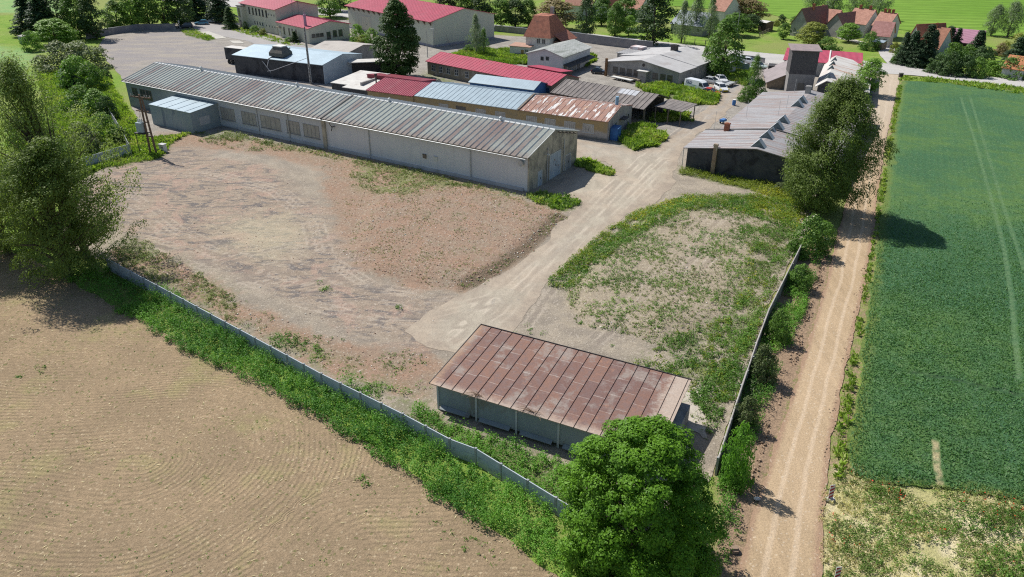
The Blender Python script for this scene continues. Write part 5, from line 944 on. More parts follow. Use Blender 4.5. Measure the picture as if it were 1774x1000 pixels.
def car(label, px, py, rz, pm, L=4.2, H=1.45, W=1.72, group=None, wagon=False, rot=None):
    t = empty('parked_car', label, 'car', G(px, py), rz, group); hl = L/2
    def ring(x, zl, zt, w): return [(x, -w, zl), (x, w, zl), (x, w*1.02, zl+(zt-zl)*.5), (x, w*.9, zt), (x, -w*.9, zt), (x, -w*1.02, zl+(zt-zl)*.5)]
    hw = W/2; rear = -hl
    loft([ring(-hl, .35, .78, hw*.86), ring(-hl+.15, .25, .9, hw*.96), ring(-hl+1.2, .22, .93, hw), ring(hl-1.4, .22, .9, hw), ring(hl-.4, .24, .76, hw*.97), ring(hl, .35, .6, hw*.8)], pm, 'body', t)
    x0, x1 = (-hl+.12, hl-1.15); r0, r1 = (-hl+.45 if wagon else -hl+.9, hl-2.0)
    def cab(x, w, z): return [(x, -w, z), (x, w, z)]
    b = MB().add([(x0, -hw*.86, .9), (x0, hw*.86, .9), (x1, hw*.86, .88), (x1, -hw*.86, .88), (r0, -hw*.7, H-.05), (r0, hw*.7, H-.05), (r1, hw*.7, H-.04), (r1, -hw*.7, H-.04)], [(0, 3, 2, 1), (4, 5, 6, 7), (0, 1, 5, 4), (1, 2, 6, 5), (2, 3, 7, 6), (3, 0, 4, 7)]); b.build('window', M_cg, t)
    MB().add([(r0-.06, -hw*.73, H-.07), (r0-.06, hw*.73, H-.07), (r1+.06, hw*.73, H-.07), (r1+.06, -hw*.73, H-.07), (r0+.1, -hw*.66, H), (r0+.1, hw*.66, H), (r1-.1, hw*.66, H), (r1-.1, -hw*.66, H)], [(0, 3, 2, 1), (4, 5, 6, 7), (0, 1, 5, 4), (1, 2, 6, 5), (2, 3, 7, 6), (3, 0, 4, 7)]).build('roof_panel', pm, t)
    
    for s in (-1, 1):
        for (xa, xb) in ((x1, r1), ((x1+x0)/2-.1, (r0+r1)/2), (x0+.1, r0)): MB().tube([(xa, s*hw*.87, .88), (xb, s*hw*.715, H-.04)], .035, 4).build('pillar', pm, t)
    for x in (-hl+.8, hl-.8):
        for y in (-hw+.08, hw-.08): wheel(t, x, y)
    for s in (-1, 1):
        MB().box(hl-.12, s*hw*.72-.17, .55, hl+.01, s*hw*.72+.17, .7).build('headlight', M_head, t); MB().box(-hl-.02, s*hw*.74-.12, .6, -hl+.1, s*hw*.74+.12, .82).build('taillight', M_tail, t)
        MB().box(r1+.55, s*hw*1.02-.07, .9, r1+.72, s*hw*1.02+.07, 1.03).build('mirror', pm, t)
    return t
M_vw = paint('white_paint', (.72, .74, .76)); M_silver = paint('silver_paint', (.44, .46, .48)); M_red = paint('red_paint', (.50, .03, .03)); M_bluep = paint('blue_paint', (.08, .26, .38)); M_blk = paint('black_paint', (.02, .02, .025)); M_grn = paint('pale_green_paint', (.45, .52, .48)); M_yel = surf('yellow_vinyl', (.6, .5, .03), (.5, .42, .03), 3)
def van(label, px, py, rz, L=6.0, H=2.5, sign=True):
    t = empty('delivery_van', label, 'van', G(px, py), rz); hl = L/2; hw = .98
    def ring(x, zl, zt, w, wt): return [(x, -w, zl), (x, w, zl), (x, w, zl+(zt-zl)*.55), (x, wt, zt), (x, -wt, zt), (x, -w, zl+(zt-zl)*.55)]
    loft([ring(-hl, .35, H-.05, hw*.97, hw*.85), ring(-hl+.2, .3, H, hw, hw*.9), ring(hl-2.0, .3, H, hw, hw*.9), ring(hl-1.25, .3, H-.28, hw, hw*.82), ring(hl-.72, .3, 1.35, hw, hw*.86), ring(hl-.1, .32, 1.08, hw*.92, hw*.8), ring(hl, .4, .85, hw*.86, hw*.8)], M_vw, 'body', t)
    w_ = MB(); w_.add([(hl-.70, -hw*.82, 1.40), (hl-.70, hw*.82, 1.40), (hl-1.2, hw*.76, H-.36), (hl-1.2, -hw*.76, H-.36), (hl-.62, -hw*.80, 1.37), (hl-.62, hw*.80, 1.37), (hl-1.13, hw*.75, H-.34), (hl-1.13, -hw*.75, H-.34)], [(0, 1, 2, 3), (4, 5, 6, 7), (0, 1, 5, 4), (1, 2, 6, 5), (2, 3, 7, 6), (3, 0, 4, 7)]); w_.build('windscreen', M_cg, t)
    for s in (-1, 1):
        y = s*(hw+.008); MB().add([(hl-1.95, y, 1.35), (hl-.95, y, 1.35), (hl-1.3, y*.93, 1.98), (hl-1.95, y*.93, 1.98), (hl-1.95, y-.03*s, 1.35), (hl-.95, y-.03*s, 1.35), (hl-1.3, y*.93-.03*s, 1.98), (hl-1.95, y*.93-.03*s, 1.98)], [(0, 1, 2, 3), (4, 5, 6, 7), (0, 1, 5, 4), (2, 3, 7, 6), (3, 0, 4, 7), (1, 2, 6, 5)]).build('door_window', M_cg, t)
        MB().box(hl-.14, s*.68-.18, .72, hl+.02, s*.68+.18, .95).build('headlight', M_head, t); MB().box(hl-1.05, s*(hw+.16)-.08, 1.35, hl-.92, s*(hw+.16)+.08, 1.65).build('mirror', M_dark, t)
        MB().box(-hl+.6, s*hw-.01*s-.006, .32, hl-.6, s*hw-.01*s+.012, .5).build('side_trim', M_dark, t)
    MB().box(hl-.05, -.6, .5, hl+.02, .6, .72).build('grille', M_dark, t)
    for x in (-hl+1.1, hl-1.0):
        for y in (-hw+.1, hw-.1): wheel(t, x, y, .34, .22)
    if sign:
        cu = bpy.data.curves.new('lettering', 'FONT'); cu.body = 'GLS'; cu.size = .85; cu.extrude = .006; cu.offset = .022; tmp = bpy.data.objects.new('tmp', cu); COL.objects.link(tmp); bpy.context.view_layer.update()
        me = bpy.data.meshes.new_from_object(tmp.evaluated_get(bpy.context.evaluated_depsgraph_get())); bpy.data.objects.remove(tmp)
        me.materials.clear(); me.materials.append(surf('navy_lettering', (.02, .04, .16), (.02, .03, .12), 4)); o = link('lettering', me, t); o.location = (-hl+.45, -hw-.004, 1.45); o.rotation_euler = (R(88), 0, 0)
        MB().box(-hl+1.9, -hw-.012, 1.32, -hl+3.1, -hw-.002, 1.37).build('stripe', M_bluep, t)
    return t
a, b_ = G(1187, 152), G(1222, 160); van('long white delivery van with navy GLS lettering parked beside the grey workshop', 1208, 158, math.atan2(b_.y-a.y, b_.x-a.x), L=5.7, H=2.3)
car('red car half hidden by tall grass in front of the delivery van', 1231, 165, R(-35), M_red, L=4.0)
t = car('white estate car with yellow front panels facing the viewer next to the red car', 1249, 157, R(-78), M_vw, L=4.2, wagon=True)
MB().box(1.3, -.9, .4, 1.9, -.86, .8).box(1.3, .86, .4, 1.9, .9, .8).box(2.06, -.5, .3, 2.14, .5, .5).build('yellow_panel', M_yel, t)
car('silver car parked behind the cab of the delivery van', 1233, 145, R(-42), M_silver, L=4.3)
car('white car parked behind the white estate with yellow panels', 1249, 142, R(-80), M_vw, L=4.)
car('pale silver car facing the viewer behind the flatbed trailer', 1251, 138, R(-60), M_silver, L=3.8) if 0 else None
t = empty('car_trailer', 'low pale flatbed trailer beside the white estate car', 'trailer', G(1263, 149), R(50)); MB().box(-2, -.85, .5, 2, .85, .6).box(-2, -.88, .6, 2, -.84, .8).box(-2, .84, .6, 2, .88, .8).build('deck', M_steel, t); MB().tube([(2, 0, .5), (3.2, 0, .45)], .05).build('drawbar', M_dark, t)
for y in (-.9, .9): wheel(t, -.2, y, .28, .16)
for lb, px, py, rz, pm in (('white car in the corner nearest the birch behind the green fence', 1272, 112, R(-30), M_vw), ('silver car in the middle of the cars behind the green fence', 1281, 116, R(-25), M_silver), ('white car pressed against the green fence', 1291, 121, R(-10), M_vw),
                       ('white car in the back row behind the narrow tall tree', 1298, 110, R(-35), M_vw), ('pale green car at the right end of the cars behind the green fence', 1314, 118, R(-50), M_grn), ('blue white car in the back row by the low dark wall', 1284, 107, R(-35), M_silver)):
    car(lb, px, py, rz, pm, group='cars parked behind the green fence')
car('blue car in tree shade at the end of the gravel lot', 350, 43, R(-165), M_bluep); car('grey car with a bright reflection beside the blue car', 369, 39, R(-160), M_silver); car('black car deep in tree shade left of the blue car', 322, 49, R(-165), M_blk, wagon=True, H=1.6)
car('dark covered car standing on the track before the grey workshop', 1038, 128, R(-15), M_blk, L=3.6)
car('pale car partly hidden by shrubs at the cottage carport', 1530, 78, R(80), M_vw, L=3.8)
# box trailer by the hall
p = G(408, 112); t = empty('box_trailer', 'black box trailer with pale top parked at the left end of the blue black hall', 'trailer', p, fM.rz)
MB().box(-2.8, 0, 1.0, 3.4, 2.5, 3.7).build('box', M_black, t); MB().box(-2.83, -.03, 3.7, 3.43, 2.53, 3.78).build('roof', M_felt, t); MB().box(-2.6, .4, .7, 3.2, 2.1, 1.0).build('chassis', M_dark, t)
for x in (-2., -.9, 2.2):
    for y in (.15, 2.35): wheel(t, x, y, .45, .28)
t = empty('flat_truck', 'small truck with dark tilt body parked left of the square tower', 'truck', G(1337, 131), R(70)); MB().box(-2.2, -1, 1.0, 1., 1, 2.5).build('cargo_box', M_dark, t); MB().box(1.1, -.95, .5, 2.5, .95, 2.2).build('cab', surf('beige_cab', (.4, .36, .28)), t, bevel=.1); MB().box(-2.2, -.8, .6, 2.3, .8, 1.0).build('chassis', M_dark, t)
for x in (-1.5, 1.8):
    for y in (-.9, .9): wheel(t, x, y, .4, .22)
# stacked planks
pa = G(1056, 137); pb = G(1098, 146); an = math.atan2(pb.y-pa.y, pb.x-pa.x); t = empty('flat_trailer', 'low flat trailer carrying a pale board in front of the grey workshop windows', 'trailer', (pa+pb)/2, an)
MB().box(-3, -.2, .55, 2.6, 1.2, .7).build('deck', M_white, t); MB().box(-3.6, 1.3, .5, 3.4, 2.9, .62).box(-3.5, .9, .75, 3.3, 1.05, .9).build('planks', M_dframe, t)
for x in (-1.2, 0): wheel(t, x, 0, .3, .2); wheel(t, x, 1.2, .3, .2)
t = empty('blue_barrel', 'blue barrel with white lid beside the streaked workshop roof edge', 'barrel', G(1271, 183)); MB().tube([(0, 0, 0), (0, 0, .4), (0, 0, .8), (0, 0, 1.1)], [.32, .36, .36, .32], 14).build('barrel', M_blue, t); MB().tube([(0, 0, 1.1), (0, 0, 1.16)], .34, 14).build('lid', M_white, t)
t = empty('blue_handcart', 'small blue handcart by the kink in the streaked workshop wall', 'cart', G(1252, 214), R(40)); MB().box(-.6, -.4, .4, .6, .4, .8).build('tray', M_blue, t, bevel=.05); MB().tube([(.6, .2, .6), (1.3, .2, .9)], .03).tube([(.6, -.2, .6), (1.3, -.2, .9)], .03).build('handle', M_dark, t); wheel(t, -.3, .3, .25, .1); wheel(t, -.3, -.3, .25, .1)
t = empty('white_stone', 'small pale stone on the left edge of the dirt road', 'stone', G(1311, 866)); b = MB().box(-.22, -.14, 0, .22, .14, .2).build('stone', surf('pale_stone', (.7, .68, .64)), t, bevel=.07)
for lb, px, py in (('brown boulder at the lower left edge of the dirt road', 1272, 955), ):
    t = empty('boulder', lb, 'boulder', G(px, py)); b = MB().box(-.3, -.25, -.1, .3, .25, .35).build('stone', surf('brown_stone', (.3, .22, .16)), t, bevel=.12)
t = empty('bin', 'dark bin at the junction corner of the green crop field', 'bin', G(1560, 134)); MB().box(-.4, -.3, 0, .4, .3, .9).build('bin', M_dark, t, bevel=.04); MB().box(-.44, -.34, .9, .44, .34, 1.0).build('lid', M_greyr, t)
t = empty('blue_cabin', 'small blue grey cabin at the left edge beneath the dark spruces', 'cabin', G(34, 76), R(-25)); MB().box(0, 0, -.1, 1.8, 1.6, 1.9).build('wall', M_tin, t); MB().quad((-.15, -.15, 2.0), (1.95, -.15, 2.0), (1.95, 1.75, 2.15), (-.15, 1.75, 2.15), .08).build('roof', M_greyr, t)
# ============================================================ FOLIAGE
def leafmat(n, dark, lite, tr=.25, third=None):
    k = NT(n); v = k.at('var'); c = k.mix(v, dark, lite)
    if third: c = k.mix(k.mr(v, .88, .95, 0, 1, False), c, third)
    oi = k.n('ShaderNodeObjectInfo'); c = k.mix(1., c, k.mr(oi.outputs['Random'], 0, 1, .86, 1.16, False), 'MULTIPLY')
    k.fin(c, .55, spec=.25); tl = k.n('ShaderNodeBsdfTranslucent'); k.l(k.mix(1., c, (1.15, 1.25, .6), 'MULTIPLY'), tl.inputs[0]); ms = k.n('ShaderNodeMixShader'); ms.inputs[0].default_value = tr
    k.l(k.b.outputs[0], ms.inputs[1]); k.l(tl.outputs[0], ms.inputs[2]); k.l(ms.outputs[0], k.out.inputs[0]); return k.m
def nrm(a): return a/np.maximum(np.linalg.norm(a, axis=1, keepdims=True), 1e-6)
def leaves(name, C, N, S, mat, rng, asp=.6, up=None, var=None, T=None):
    """one rhombic leaf (or leaf spray) per point: C centre, N normal, S size, T preferred long direction"""
    n = len(C); r = rng.normal(size=(n, 3)) if T is None else T+rng.normal(size=(n, 3))*.25
    N = nrm(N); t = nrm(r-N*np.sum(r*N, 1, keepdims=True)); b = np.cross(N, t); S = np.asarray(S).reshape(-1, 1)*np.ones((n, 1))
    V = np.stack([C-t*S*.5, C+b*S*.5*asp, C+t*S*.5+N*S*.08, C-b*S*.5*asp], 1).reshape(-1, 3)
    var = rng.random(n) if var is None else np.clip(var, 0, 1)
    return npmesh(name, V, np.arange(4*n).reshape(n, 4), mat, None, {'var': var})
PROF = {'round': lambda t: np.sin(np.pi*np.clip(t, 0, 1)**.85)**.55, 'oval': lambda t: np.clip(np.sin(np.pi*t**.75), 0, 1)**.6*(1-.25*t), 'cone': lambda t: np.clip(1-t, 0, 1)**.9+.02,
        'bush': lambda t: np.sqrt(np.clip(1-t**2, 0, 1)), 'dome': lambda t: np.sqrt(np.clip(1-t**2.5, 0, 1))*(.84+.16*np.clip(t/.3, 0, 1)), 'column': lambda t: np.clip(np.sin(np.pi*np.clip(t, 0, 1)**.6), 0, 1)**.5*(1-.55*t)}
def crown(seed, kind, R_, H_, zb, K, rc, m, ls, mat, asp=.6, axis=None, el=1., shell=.5, lean=(0, 0), lobe=.2, jit=.55, droop=0., flat=.8, bump=.16):
    rng = np.random.default_rng(seed); t = rng.random(K)**(.85 if kind not in ('cone', 'bush', 'dome') else 1.35); th = rng.random(K)*2*np.pi
    ph = rng.random(4)*6; lo = 1+lobe*(np.sin(3*th+ph[0]+4*t)*.6+np.sin(5*th+ph[1]-7*t)*.4)
    rho = PROF[kind](t)*R_*lo*(1+bump*(vnoise(th*1.6+9, t*5.+seed, 1., seed)-.5)*2); rr = 1-rng.random(K)**1.6*shell; h = H_-zb
    cx, cy, cz = rho*rr*np.cos(th), rho*rr*np.sin(th), zb+h*t*(1-.04*rng.random(K)); C0 = np.stack([cx, cy, cz], 1)
    rcs = rc*(.6+.8*rng.random(K)); ms = np.maximum((m*(rcs/rc)**1.6).astype(int), 4); idx = np.repeat(np.arange(K), ms); n = len(idx)
    d = nrm(rng.normal(size=(n, 3))); d[:, 2] = np.where(d[:, 2] < -.35, -d[:, 2], d[:, 2]); rad = rcs[idx, None]*(.72+.4*rng.random((n, 1)))
    P = d*rad*np.array([1, 1, flat])
    if axis is not None:
        ax = np.array(axis)/np.linalg.norm(axis); 
        if droop: ax = nrm(np.stack([np.cos(th)*.45+ax[0], np.sin(th)*.45+ax[1], -droop*np.ones(K)], 1))[idx]
        else: ax = np.tile(ax, (n, 1))
        P = P+ax*np.sum(P*ax, 1, keepdims=True)*(el-1)
    out = nrm(np.stack([cx, cy, (cz-(zb+h*.4))*.6], 1))[idx]
    N = d*.75+out*.45+np.array([0, 0, .35])+rng.normal(size=(n, 3))*jit
    C = C0[idx]+P; C[:, 0] += lean[0]*(C[:, 2]/H_)**1.5; C[:, 1] += lean[1]*(C[:, 2]/H_)**1.5; C[:, 2] = np.maximum(C[:, 2], .05)
    cv = rng.random(K)[idx]; var = .25*cv+.35*rng.random(n)+.4*np.clip(.5+d[:, 2]*.6, 0, 1)**1.2  # leaves coloured lighter towards each clump's top, highlights painted into var
    T = ax*1.0 if axis is not None else None
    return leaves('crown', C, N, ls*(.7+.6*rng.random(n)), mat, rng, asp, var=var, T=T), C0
M_bark = surf('bark', (.13, .10, .075), (.08, .065, .05), 4, (.18, .16, .13), 2, .6, vec=(1, 1, .3)); M_birch = surf('pale_bark', (.42, .40, .36), (.2, .18, .16), 3, vec=(1, 1, .5))
def trunk(name, H_, r, C0, mat, rng, limbs=8, zb=.2, lean=(0, 0), parent=None, top=.8):
    b = MB(); L = lambda z: (lean[0]*(z/H_)**1.5, lean[1]*(z/H_)**1.5)
    zs = [-.3, 0, H_*.1, H_*.3, H_*.5, H_*top]; b.tube([(L(max(z, 0))[0], L(max(z, 0))[1], z) for z in zs], [r*1.5, r*1.25, r, r*.75, r*.5, r*.12], 9)
    for i in range(limbs):
        c = C0[rng.integers(len(C0))]; z0 = max(zb*H_, c[2]*.45)*rng.uniform(.75, 1.1); p0 = Vector((*L(z0), z0)); p2 = Vector((c[0]+L(c[2])[0], c[1]+L(c[2])[1], c[2])); p1 = p0.lerp(p2, .5)+Vector((0, 0, (c[2]-z0)*.12)); p2 = p0.lerp(p2, .9)
        b.tube([p0, p1, p2], [r*.42, r*.25, r*.06], 6, False)
    return b.build(name, mat, parent, smooth=True)
def bigtree(name, label, cat, loc, H_, R_, kind, zb, K, rc, m, ls, mat, seed, r=.35, limbs=14, bark=None, lean=(0, 0), **kw):
    t = empty(name, label, cat, (loc[0], loc[1], float(TZ(loc[0], loc[1]))), 0); me, C0 = crown(seed, kind, R_, H_, zb, K, rc, m, ls, mat, lean=lean, **kw)
    link('crown', me, t); trunk('trunk', H_, r, C0, bark or M_bark, np.random.default_rng(seed), limbs, zb/H_, lean, t); return t
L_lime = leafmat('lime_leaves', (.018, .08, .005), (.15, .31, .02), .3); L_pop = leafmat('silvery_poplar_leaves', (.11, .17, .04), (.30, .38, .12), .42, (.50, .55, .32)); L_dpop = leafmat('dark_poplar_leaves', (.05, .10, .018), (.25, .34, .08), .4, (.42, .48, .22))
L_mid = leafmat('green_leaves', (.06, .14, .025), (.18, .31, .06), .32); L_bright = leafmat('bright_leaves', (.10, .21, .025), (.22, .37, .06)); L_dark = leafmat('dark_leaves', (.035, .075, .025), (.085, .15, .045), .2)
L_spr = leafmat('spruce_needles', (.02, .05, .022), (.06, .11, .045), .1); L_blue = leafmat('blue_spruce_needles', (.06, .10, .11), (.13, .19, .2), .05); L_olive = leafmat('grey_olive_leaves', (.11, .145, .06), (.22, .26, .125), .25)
L_cop = leafmat('copper_leaves', (.20, .16, .07), (.36, .29, .15), .3, (.24, .32, .08)); L_yel = leafmat('yellow_green_leaves', (.15, .20, .035), (.33, .35, .08), .3); L_wil = leafmat('willow_leaves', (.11, .17, .08), (.26, .33, .18), .25)
L_wflow = leafmat('leaves_with_white_blossom', (.06, .14, .025), (.14, .25, .045), .25, (.72, .72, .5)); L_weed = leafmat('weed_leaves', (.07, .16, .025), (.18, .33, .05), .35, (.25, .35, .09)); L_nettle = leafmat('nettle_leaves', (.05, .16, .022), (.19, .39, .055), .4)
L_sweed = leafmat('sun_bleached_weeds', (.13, .18, .05), (.26, .31, .10), .35); L_rape = leafmat('yellow_flowering_weeds', (.16, .24, .025), (.36, .41, .04), .35, (.68, .60, .03)); L_grass = leafmat('grass_blades', (.13, .235, .03), (.34, .46, .08), .4, (.42, .42, .16))
L_dry = leafmat('dry_grass', (.52, .46, .26), (.80, .73, .48), .4); L_wheat = leafmat('wheat_leaves', (.06, .16, .06), (.155, .30, .105), .36, (.29, .41, .24)); L_poppy = leafmat('poppies', (.5, .05, .02), (.75, .10, .03), .2); L_bram = leafmat('bramble_leaves', (.06, .09, .035), (.14, .18, .07), .2, (.22, .17, .12))

# the big trees
p = G(1108, 985); bigtree('lime_tree', 'big round bright green lime tree in the foreground beside the rusty roofed shed', 'tree', (p.x-.35, p.y+.4), 10.3, 4.6, 'dome', .8, 620, .52, 190, .165, L_lime, 11, r=.3, shell=.55, jit=.4, lobe=.12, flat=.65, bump=.11)
bigtree('poplar_tree', 'large wind swept silvery poplar between the workshop roof and the dirt road', 'tree', (39.2, 89.4), 16.2, 5.7, 'oval', .4, 380, .95, 230, .25, L_dpop, 21, r=.45, bump=.28, axis=(.45, -.1, -.8), el=1.7, asp=.42, lobe=.26, lean=(1.1, .3), shell=.5)
# left group: airy tall poplar, darker one in front
bigtree('poplar_tree', 'tall airy olive poplar at the left edge rising behind the darker tree', 'tree', (G(150, 446).x, G(150, 446).y), 20.6, 7.2, 'oval', 1.2, 330, .9, 115, .26, L_pop, 31, r=.35, axis=(.3, 0, .9), el=2.4, asp=.4, lobe=.35, bump=.35, shell=.97, lean=(-2.6, 0), limbs=60)
bigtree('maple_tree', 'broad dark bushy tree at the corner of the concrete fence', 'tree', (G(118, 480).x, G(118, 480).y), 14.2, 6.2, 'oval', .2, 330, .8, 130, .24, L_dpop, 41, r=.4, asp=.45, axis=(.5, 0, .7), el=2., bump=.45, lobe=.35, lean=(.6, 0), shell=.85, limbs=34)
bigtree('leaning_tree', 'green tree with long bare limbs cut by the left edge of the picture', 'tree', (G(15, 440).x, G(15, 440).y), 14, 6.0, 'round', .6, 300, .9, 130, .26, L_pop, 43, r=.35, asp=.45, lobe=.3, lean=(-2.5, 1), shell=.8, limbs=30)
# three seedlings of understorey under them
p = G(692, 134); bigtree('lime_tree', 'tall dense dark green lime tree in front of the cream hall', 'tree', (p.x, p.y), 16., 4.9, 'oval', .3, 380, .8, 90, .36, leafmat('deep_green_leaves', (.03, .075, .015), (.085, .16, .03), .2), 51, r=.4, lobe=.12, shell=.5, flat=.8)

# prototypes for everything further off; each tree copies a crown and a trunk, scaled to its own size
PR = {}
def proto(key, kind, K, rc, m, ls, seeds=(1, 2, 3), zb=.8, R_=3.5, H_=10., **kw):
    PR[key] = []
    for s in seeds:
        me, C0 = crown(s*7+len(key), kind, R_, H_, zb, K, rc, m, ls, L_mid, **kw); tr = trunk('trunk', H_, .22, C0, M_bark, np.random.default_rng(s), 6, .15); tm = tr.data; bpy.data.objects.remove(tr); PR[key].append((me, tm, R_, H_))
proto('round', 'round', 150, .9, 46, .40, shell=.5, lobe=.15); proto('tall', 'oval', 150, .85, 42, .38, zb=.4, shell=.55)
proto('bush', 'bush', 90, .85, 42, .40, zb=.1, H_=5., shell=.5, lobe=.18); proto('wispy', 'column', 170, .6, 34, .36, zb=.8, axis=(0.1, 0, -1), el=2.2, asp=.35, shell=.8, lobe=.3)
proto('willow', 'round', 170, .85, 40, .40, zb=.6, axis=(.25, 0, .9), el=2.0, asp=.35, shell=.75, lobe=.22)
proto('spruce', 'cone', 300, .5, 34, .46, zb=.5, R_=2.4, axis=(0, 0, 0.01), el=1.5, droop=.35, asp=.3, shell=.85, lobe=.1, flat=.45)
proto('thuja', 'column', 190, .5, 32, .38, zb=.2, R_=1.5, H_=8., axis=(0.12, 0, 1), el=1.6, asp=.4, shell=.6, lobe=.18)
tcount = 0
def tree(kind, lm, px, py, top, wpx, label, name='tree', cat='tree', group=None, bark=None):
    global tcount; tcount += 1; p = G(px, py); H_ = max(hgt((px, py), (px, top)), 1.) if top > -100 else 9; R_ = wpx/2/ppm(p)*(1.3 if kind in ('spruce', 'thuja') else 1.)
    me, tm, r0, h0 = PR[kind][tcount % 3]; t = empty(name, label, cat, (p.x, p.y, float(TZ(p.x, p.y))), (tcount*2.4) % 6.28, group); s = R_/r0/1.08; t.scale = (s, s, H_/h0)
    c = link('crown', me, t); c.material_slots[0].link = 'OBJECT'; c.material_slots[0].material = lm
    if kind not in ('bush', 'thuja'): d = link('trunk', tm, t); d.material_slots[0].link = 'OBJECT'; d.material_slots[0].material = bark or M_bark
    return t
T_ = tree
# left back group
T_('spruce', L_spr, 55, 62, -12, 44, 'dark spruce at the outer left end of the back tree row', 'spruce_tree'); T_('spruce', L_spr, 80, 66, -14, 48, 'dark spruce just right of the outermost one in the back left row', 'spruce_tree')
T_('tall', L_dark, 108, 64, -18, 54, 'tall dark tree behind the round light green tree, back left'); T_('tall', L_mid, 140, 66, -16, 56, 'tall mid green tree standing where the back left row meets the gravel lot'); T_('tall', L_dark, 168, 68, -14, 50, 'dark tree whose shadow falls on the left corner of the gravel lot')
T_('round', L_bright, 98, 77, 34, 66, 'rounded light green tree in front of the dark back left row'); T_('bush', L_mid, 57, 88, 55, 34, 'small rounded bush with shadow on the meadow below the dark spruces', 'bush', 'bush'); T_('bush', L_bright, 122, 76, 50, 36, 'pale leafed shrub at the right foot of the rounded light green tree', 'bush', 'bush')
T_('bush', L_olive, 108, 120, 76, 80, 'left half of the wide grey olive willow shrub', 'willow_shrub', 'shrub'); T_('bush', L_olive, 145, 118, 74, 78, 'right half of the wide grey olive willow shrub next to the gravel lot', 'willow_shrub', 'shrub')
T_('bush', L_bright, 140, 150, 98, 66, 'bright green shrub in front of the grey olive willow shrub', 'bush', 'bush'); T_('spruce', L_blue, 124, 150, 106, 30, 'small dark bluish conifer tucked among the bright green shrubs', 'conifer'); T_('bush', L_mid, 163, 155, 112, 50, 'olive green shrub right of the small bluish conifer', 'bush', 'bush')
T_('bush', L_dark, 186, 135, 118, 18, 'small dark bush on the grass near the left end of the long warehouse', 'bush', 'bush'); T_('tall', L_bright, 172, 200, 155, 50, 'leafy light green tree beside the wall among dark bushes'); T_('bush', L_dark, 190, 207, 168, 36, 'very dark bush at the top of the narrow wall', 'bush', 'bush')
T_('bush', L_mid, 140, 190, 150, 56, 'green bush between the airy poplar and the dark bush', 'bush', 'bush'); T_('bush', L_mid, 185, 245, 200, 62, 'spreading green bush just inside the narrow wall', 'bush', 'bush'); T_('bush', L_dark, 214, 248, 222, 26, 'dark bush leaning on the narrow wall near the transformer poles', 'bush', 'bush'); T_('bush', L_olive, 145, 262, 215, 60, 'olive bush behind the short grey wall', 'bush', 'bush')
T_('bush', L_dpop if 0 else L_mid, 60, 250, 190, 80, 'green thicket behind the airy poplar at the left edge', 'bush', 'bush'); T_('bush', L_mid, 100, 300, 240, 90, 'green thicket below the airy poplar', 'bush', 'bush'); T_('bush', L_bright, 15, 330, 280, 80, 'light green thicket at the left edge below the leaning tree', 'bush', 'bush')
for i, (px, tp, lm, lb) in enumerate(((206, 2, L_mid, 'first green tree right of the gap in the row behind the gravel lot'), (232, -14, L_bright, 'light green tree second from the gap in the row behind the gravel lot'), (260, -20, L_mid, 'mid green tree in the middle of the row behind the gravel lot'), (288, -22, L_mid, 'bushy tree shading the post at the back of the gravel lot'), (314, -22, L_dark, 'dark tree shading the black car'))):
    T_('round' if i % 2 else 'tall', lm, px, 52-i*1.5, tp, 50, lb)
T_('spruce', L_spr, 340, 34, -30, 46, 'dark spruce directly behind the blue car', 'spruce_tree'); T_('spruce', L_spr, 384, 38, -28, 40, 'dark spruce between the blue car and the cream office', 'spruce_tree'); T_('round', L_dark, 362, 28, -24, 36, 'dark round tree behind the grey car'); T_('spruce', L_dark, 400, 50, 12, 20, 'young spruce at the lane corner before the cream office', 'spruce_tree')
T_('bush', L_dark, 426, 52, 38, 12, 'small dark clipped bush at the stair bay of the cream office', 'bush', 'bush'); T_('bush', L_bright, 442, 57, 45, 20, 'light green bush under the lower windows of the cream office', 'bush', 'bush'); T_('bush', L_yel, 456, 61, 50, 16, 'yellowish bush under the lower windows of the cream office', 'bush', 'bush'); T_('spruce', L_dark, 511, 73, 54, 14, 'small dark conifer in front of the cream wing', 'conifer'); T_('bush', L_mid, 500, 73, 65, 14, 'low bush beside the small conifer at the cream wing', 'bush', 'bush'); T_('bush', L_dark, 408, 51, 43, 10, 'tiny dark bush beside the young spruce at the lane corner', 'bush', 'bush')
T_('round', L_mid, 572, 30, -12, 46, 'green tree between the cream office and the cream hall'); T_('round', L_dark, 590, 20, -20, 36, 'dark tree behind the gap between the cream buildings')
T_('bush', L_bright, 620, 72, 44, 30, 'light green shrub at the left wall of the cream hall', 'bush', 'bush'); T_('bush', L_bright, 645, 78, 52, 34, 'pale shrub left of the tall lime tree', 'bush', 'bush'); T_('bush', L_yel, 630, 76, 62, 28, 'low yellowish shrub below the cream hall wall', 'bush', 'bush')
T_('wispy', L_wil, 825, 97, 30, 36, 'slender pale birch before the end wall of the cream hall', 'birch_tree', bark=M_birch); T_('wispy', L_mid, 838, 96, 52, 26, 'shorter dark leaved birch beside the slender pale one', 'birch_tree')
T_('bush', L_mid, 812, 92, 78, 20, 'low shrub at the foot of the slender pale birch', 'bush', 'bush')
for px, w_, lm, tp, lb in ((770, 44, L_dark, -14, 'dark tree behind the ridge of the cream hall'), (800, 46, L_mid, -12, 'green tree behind the right part of the cream hall roof'), (832, 46, L_dark, -6, 'dark tree rising over the far corner of the cream hall'), (868, 44, L_mid, -2, 'green tree over the low wall right of the cream hall'), (893, 44, L_dark, 0, 'dark tree over the low wall next to the hipped house'), (915, 36, L_mid, 0, 'green tree directly behind the left hip of the hipped house')):
    T_('round', lm, px, 48, tp, w_, lb)
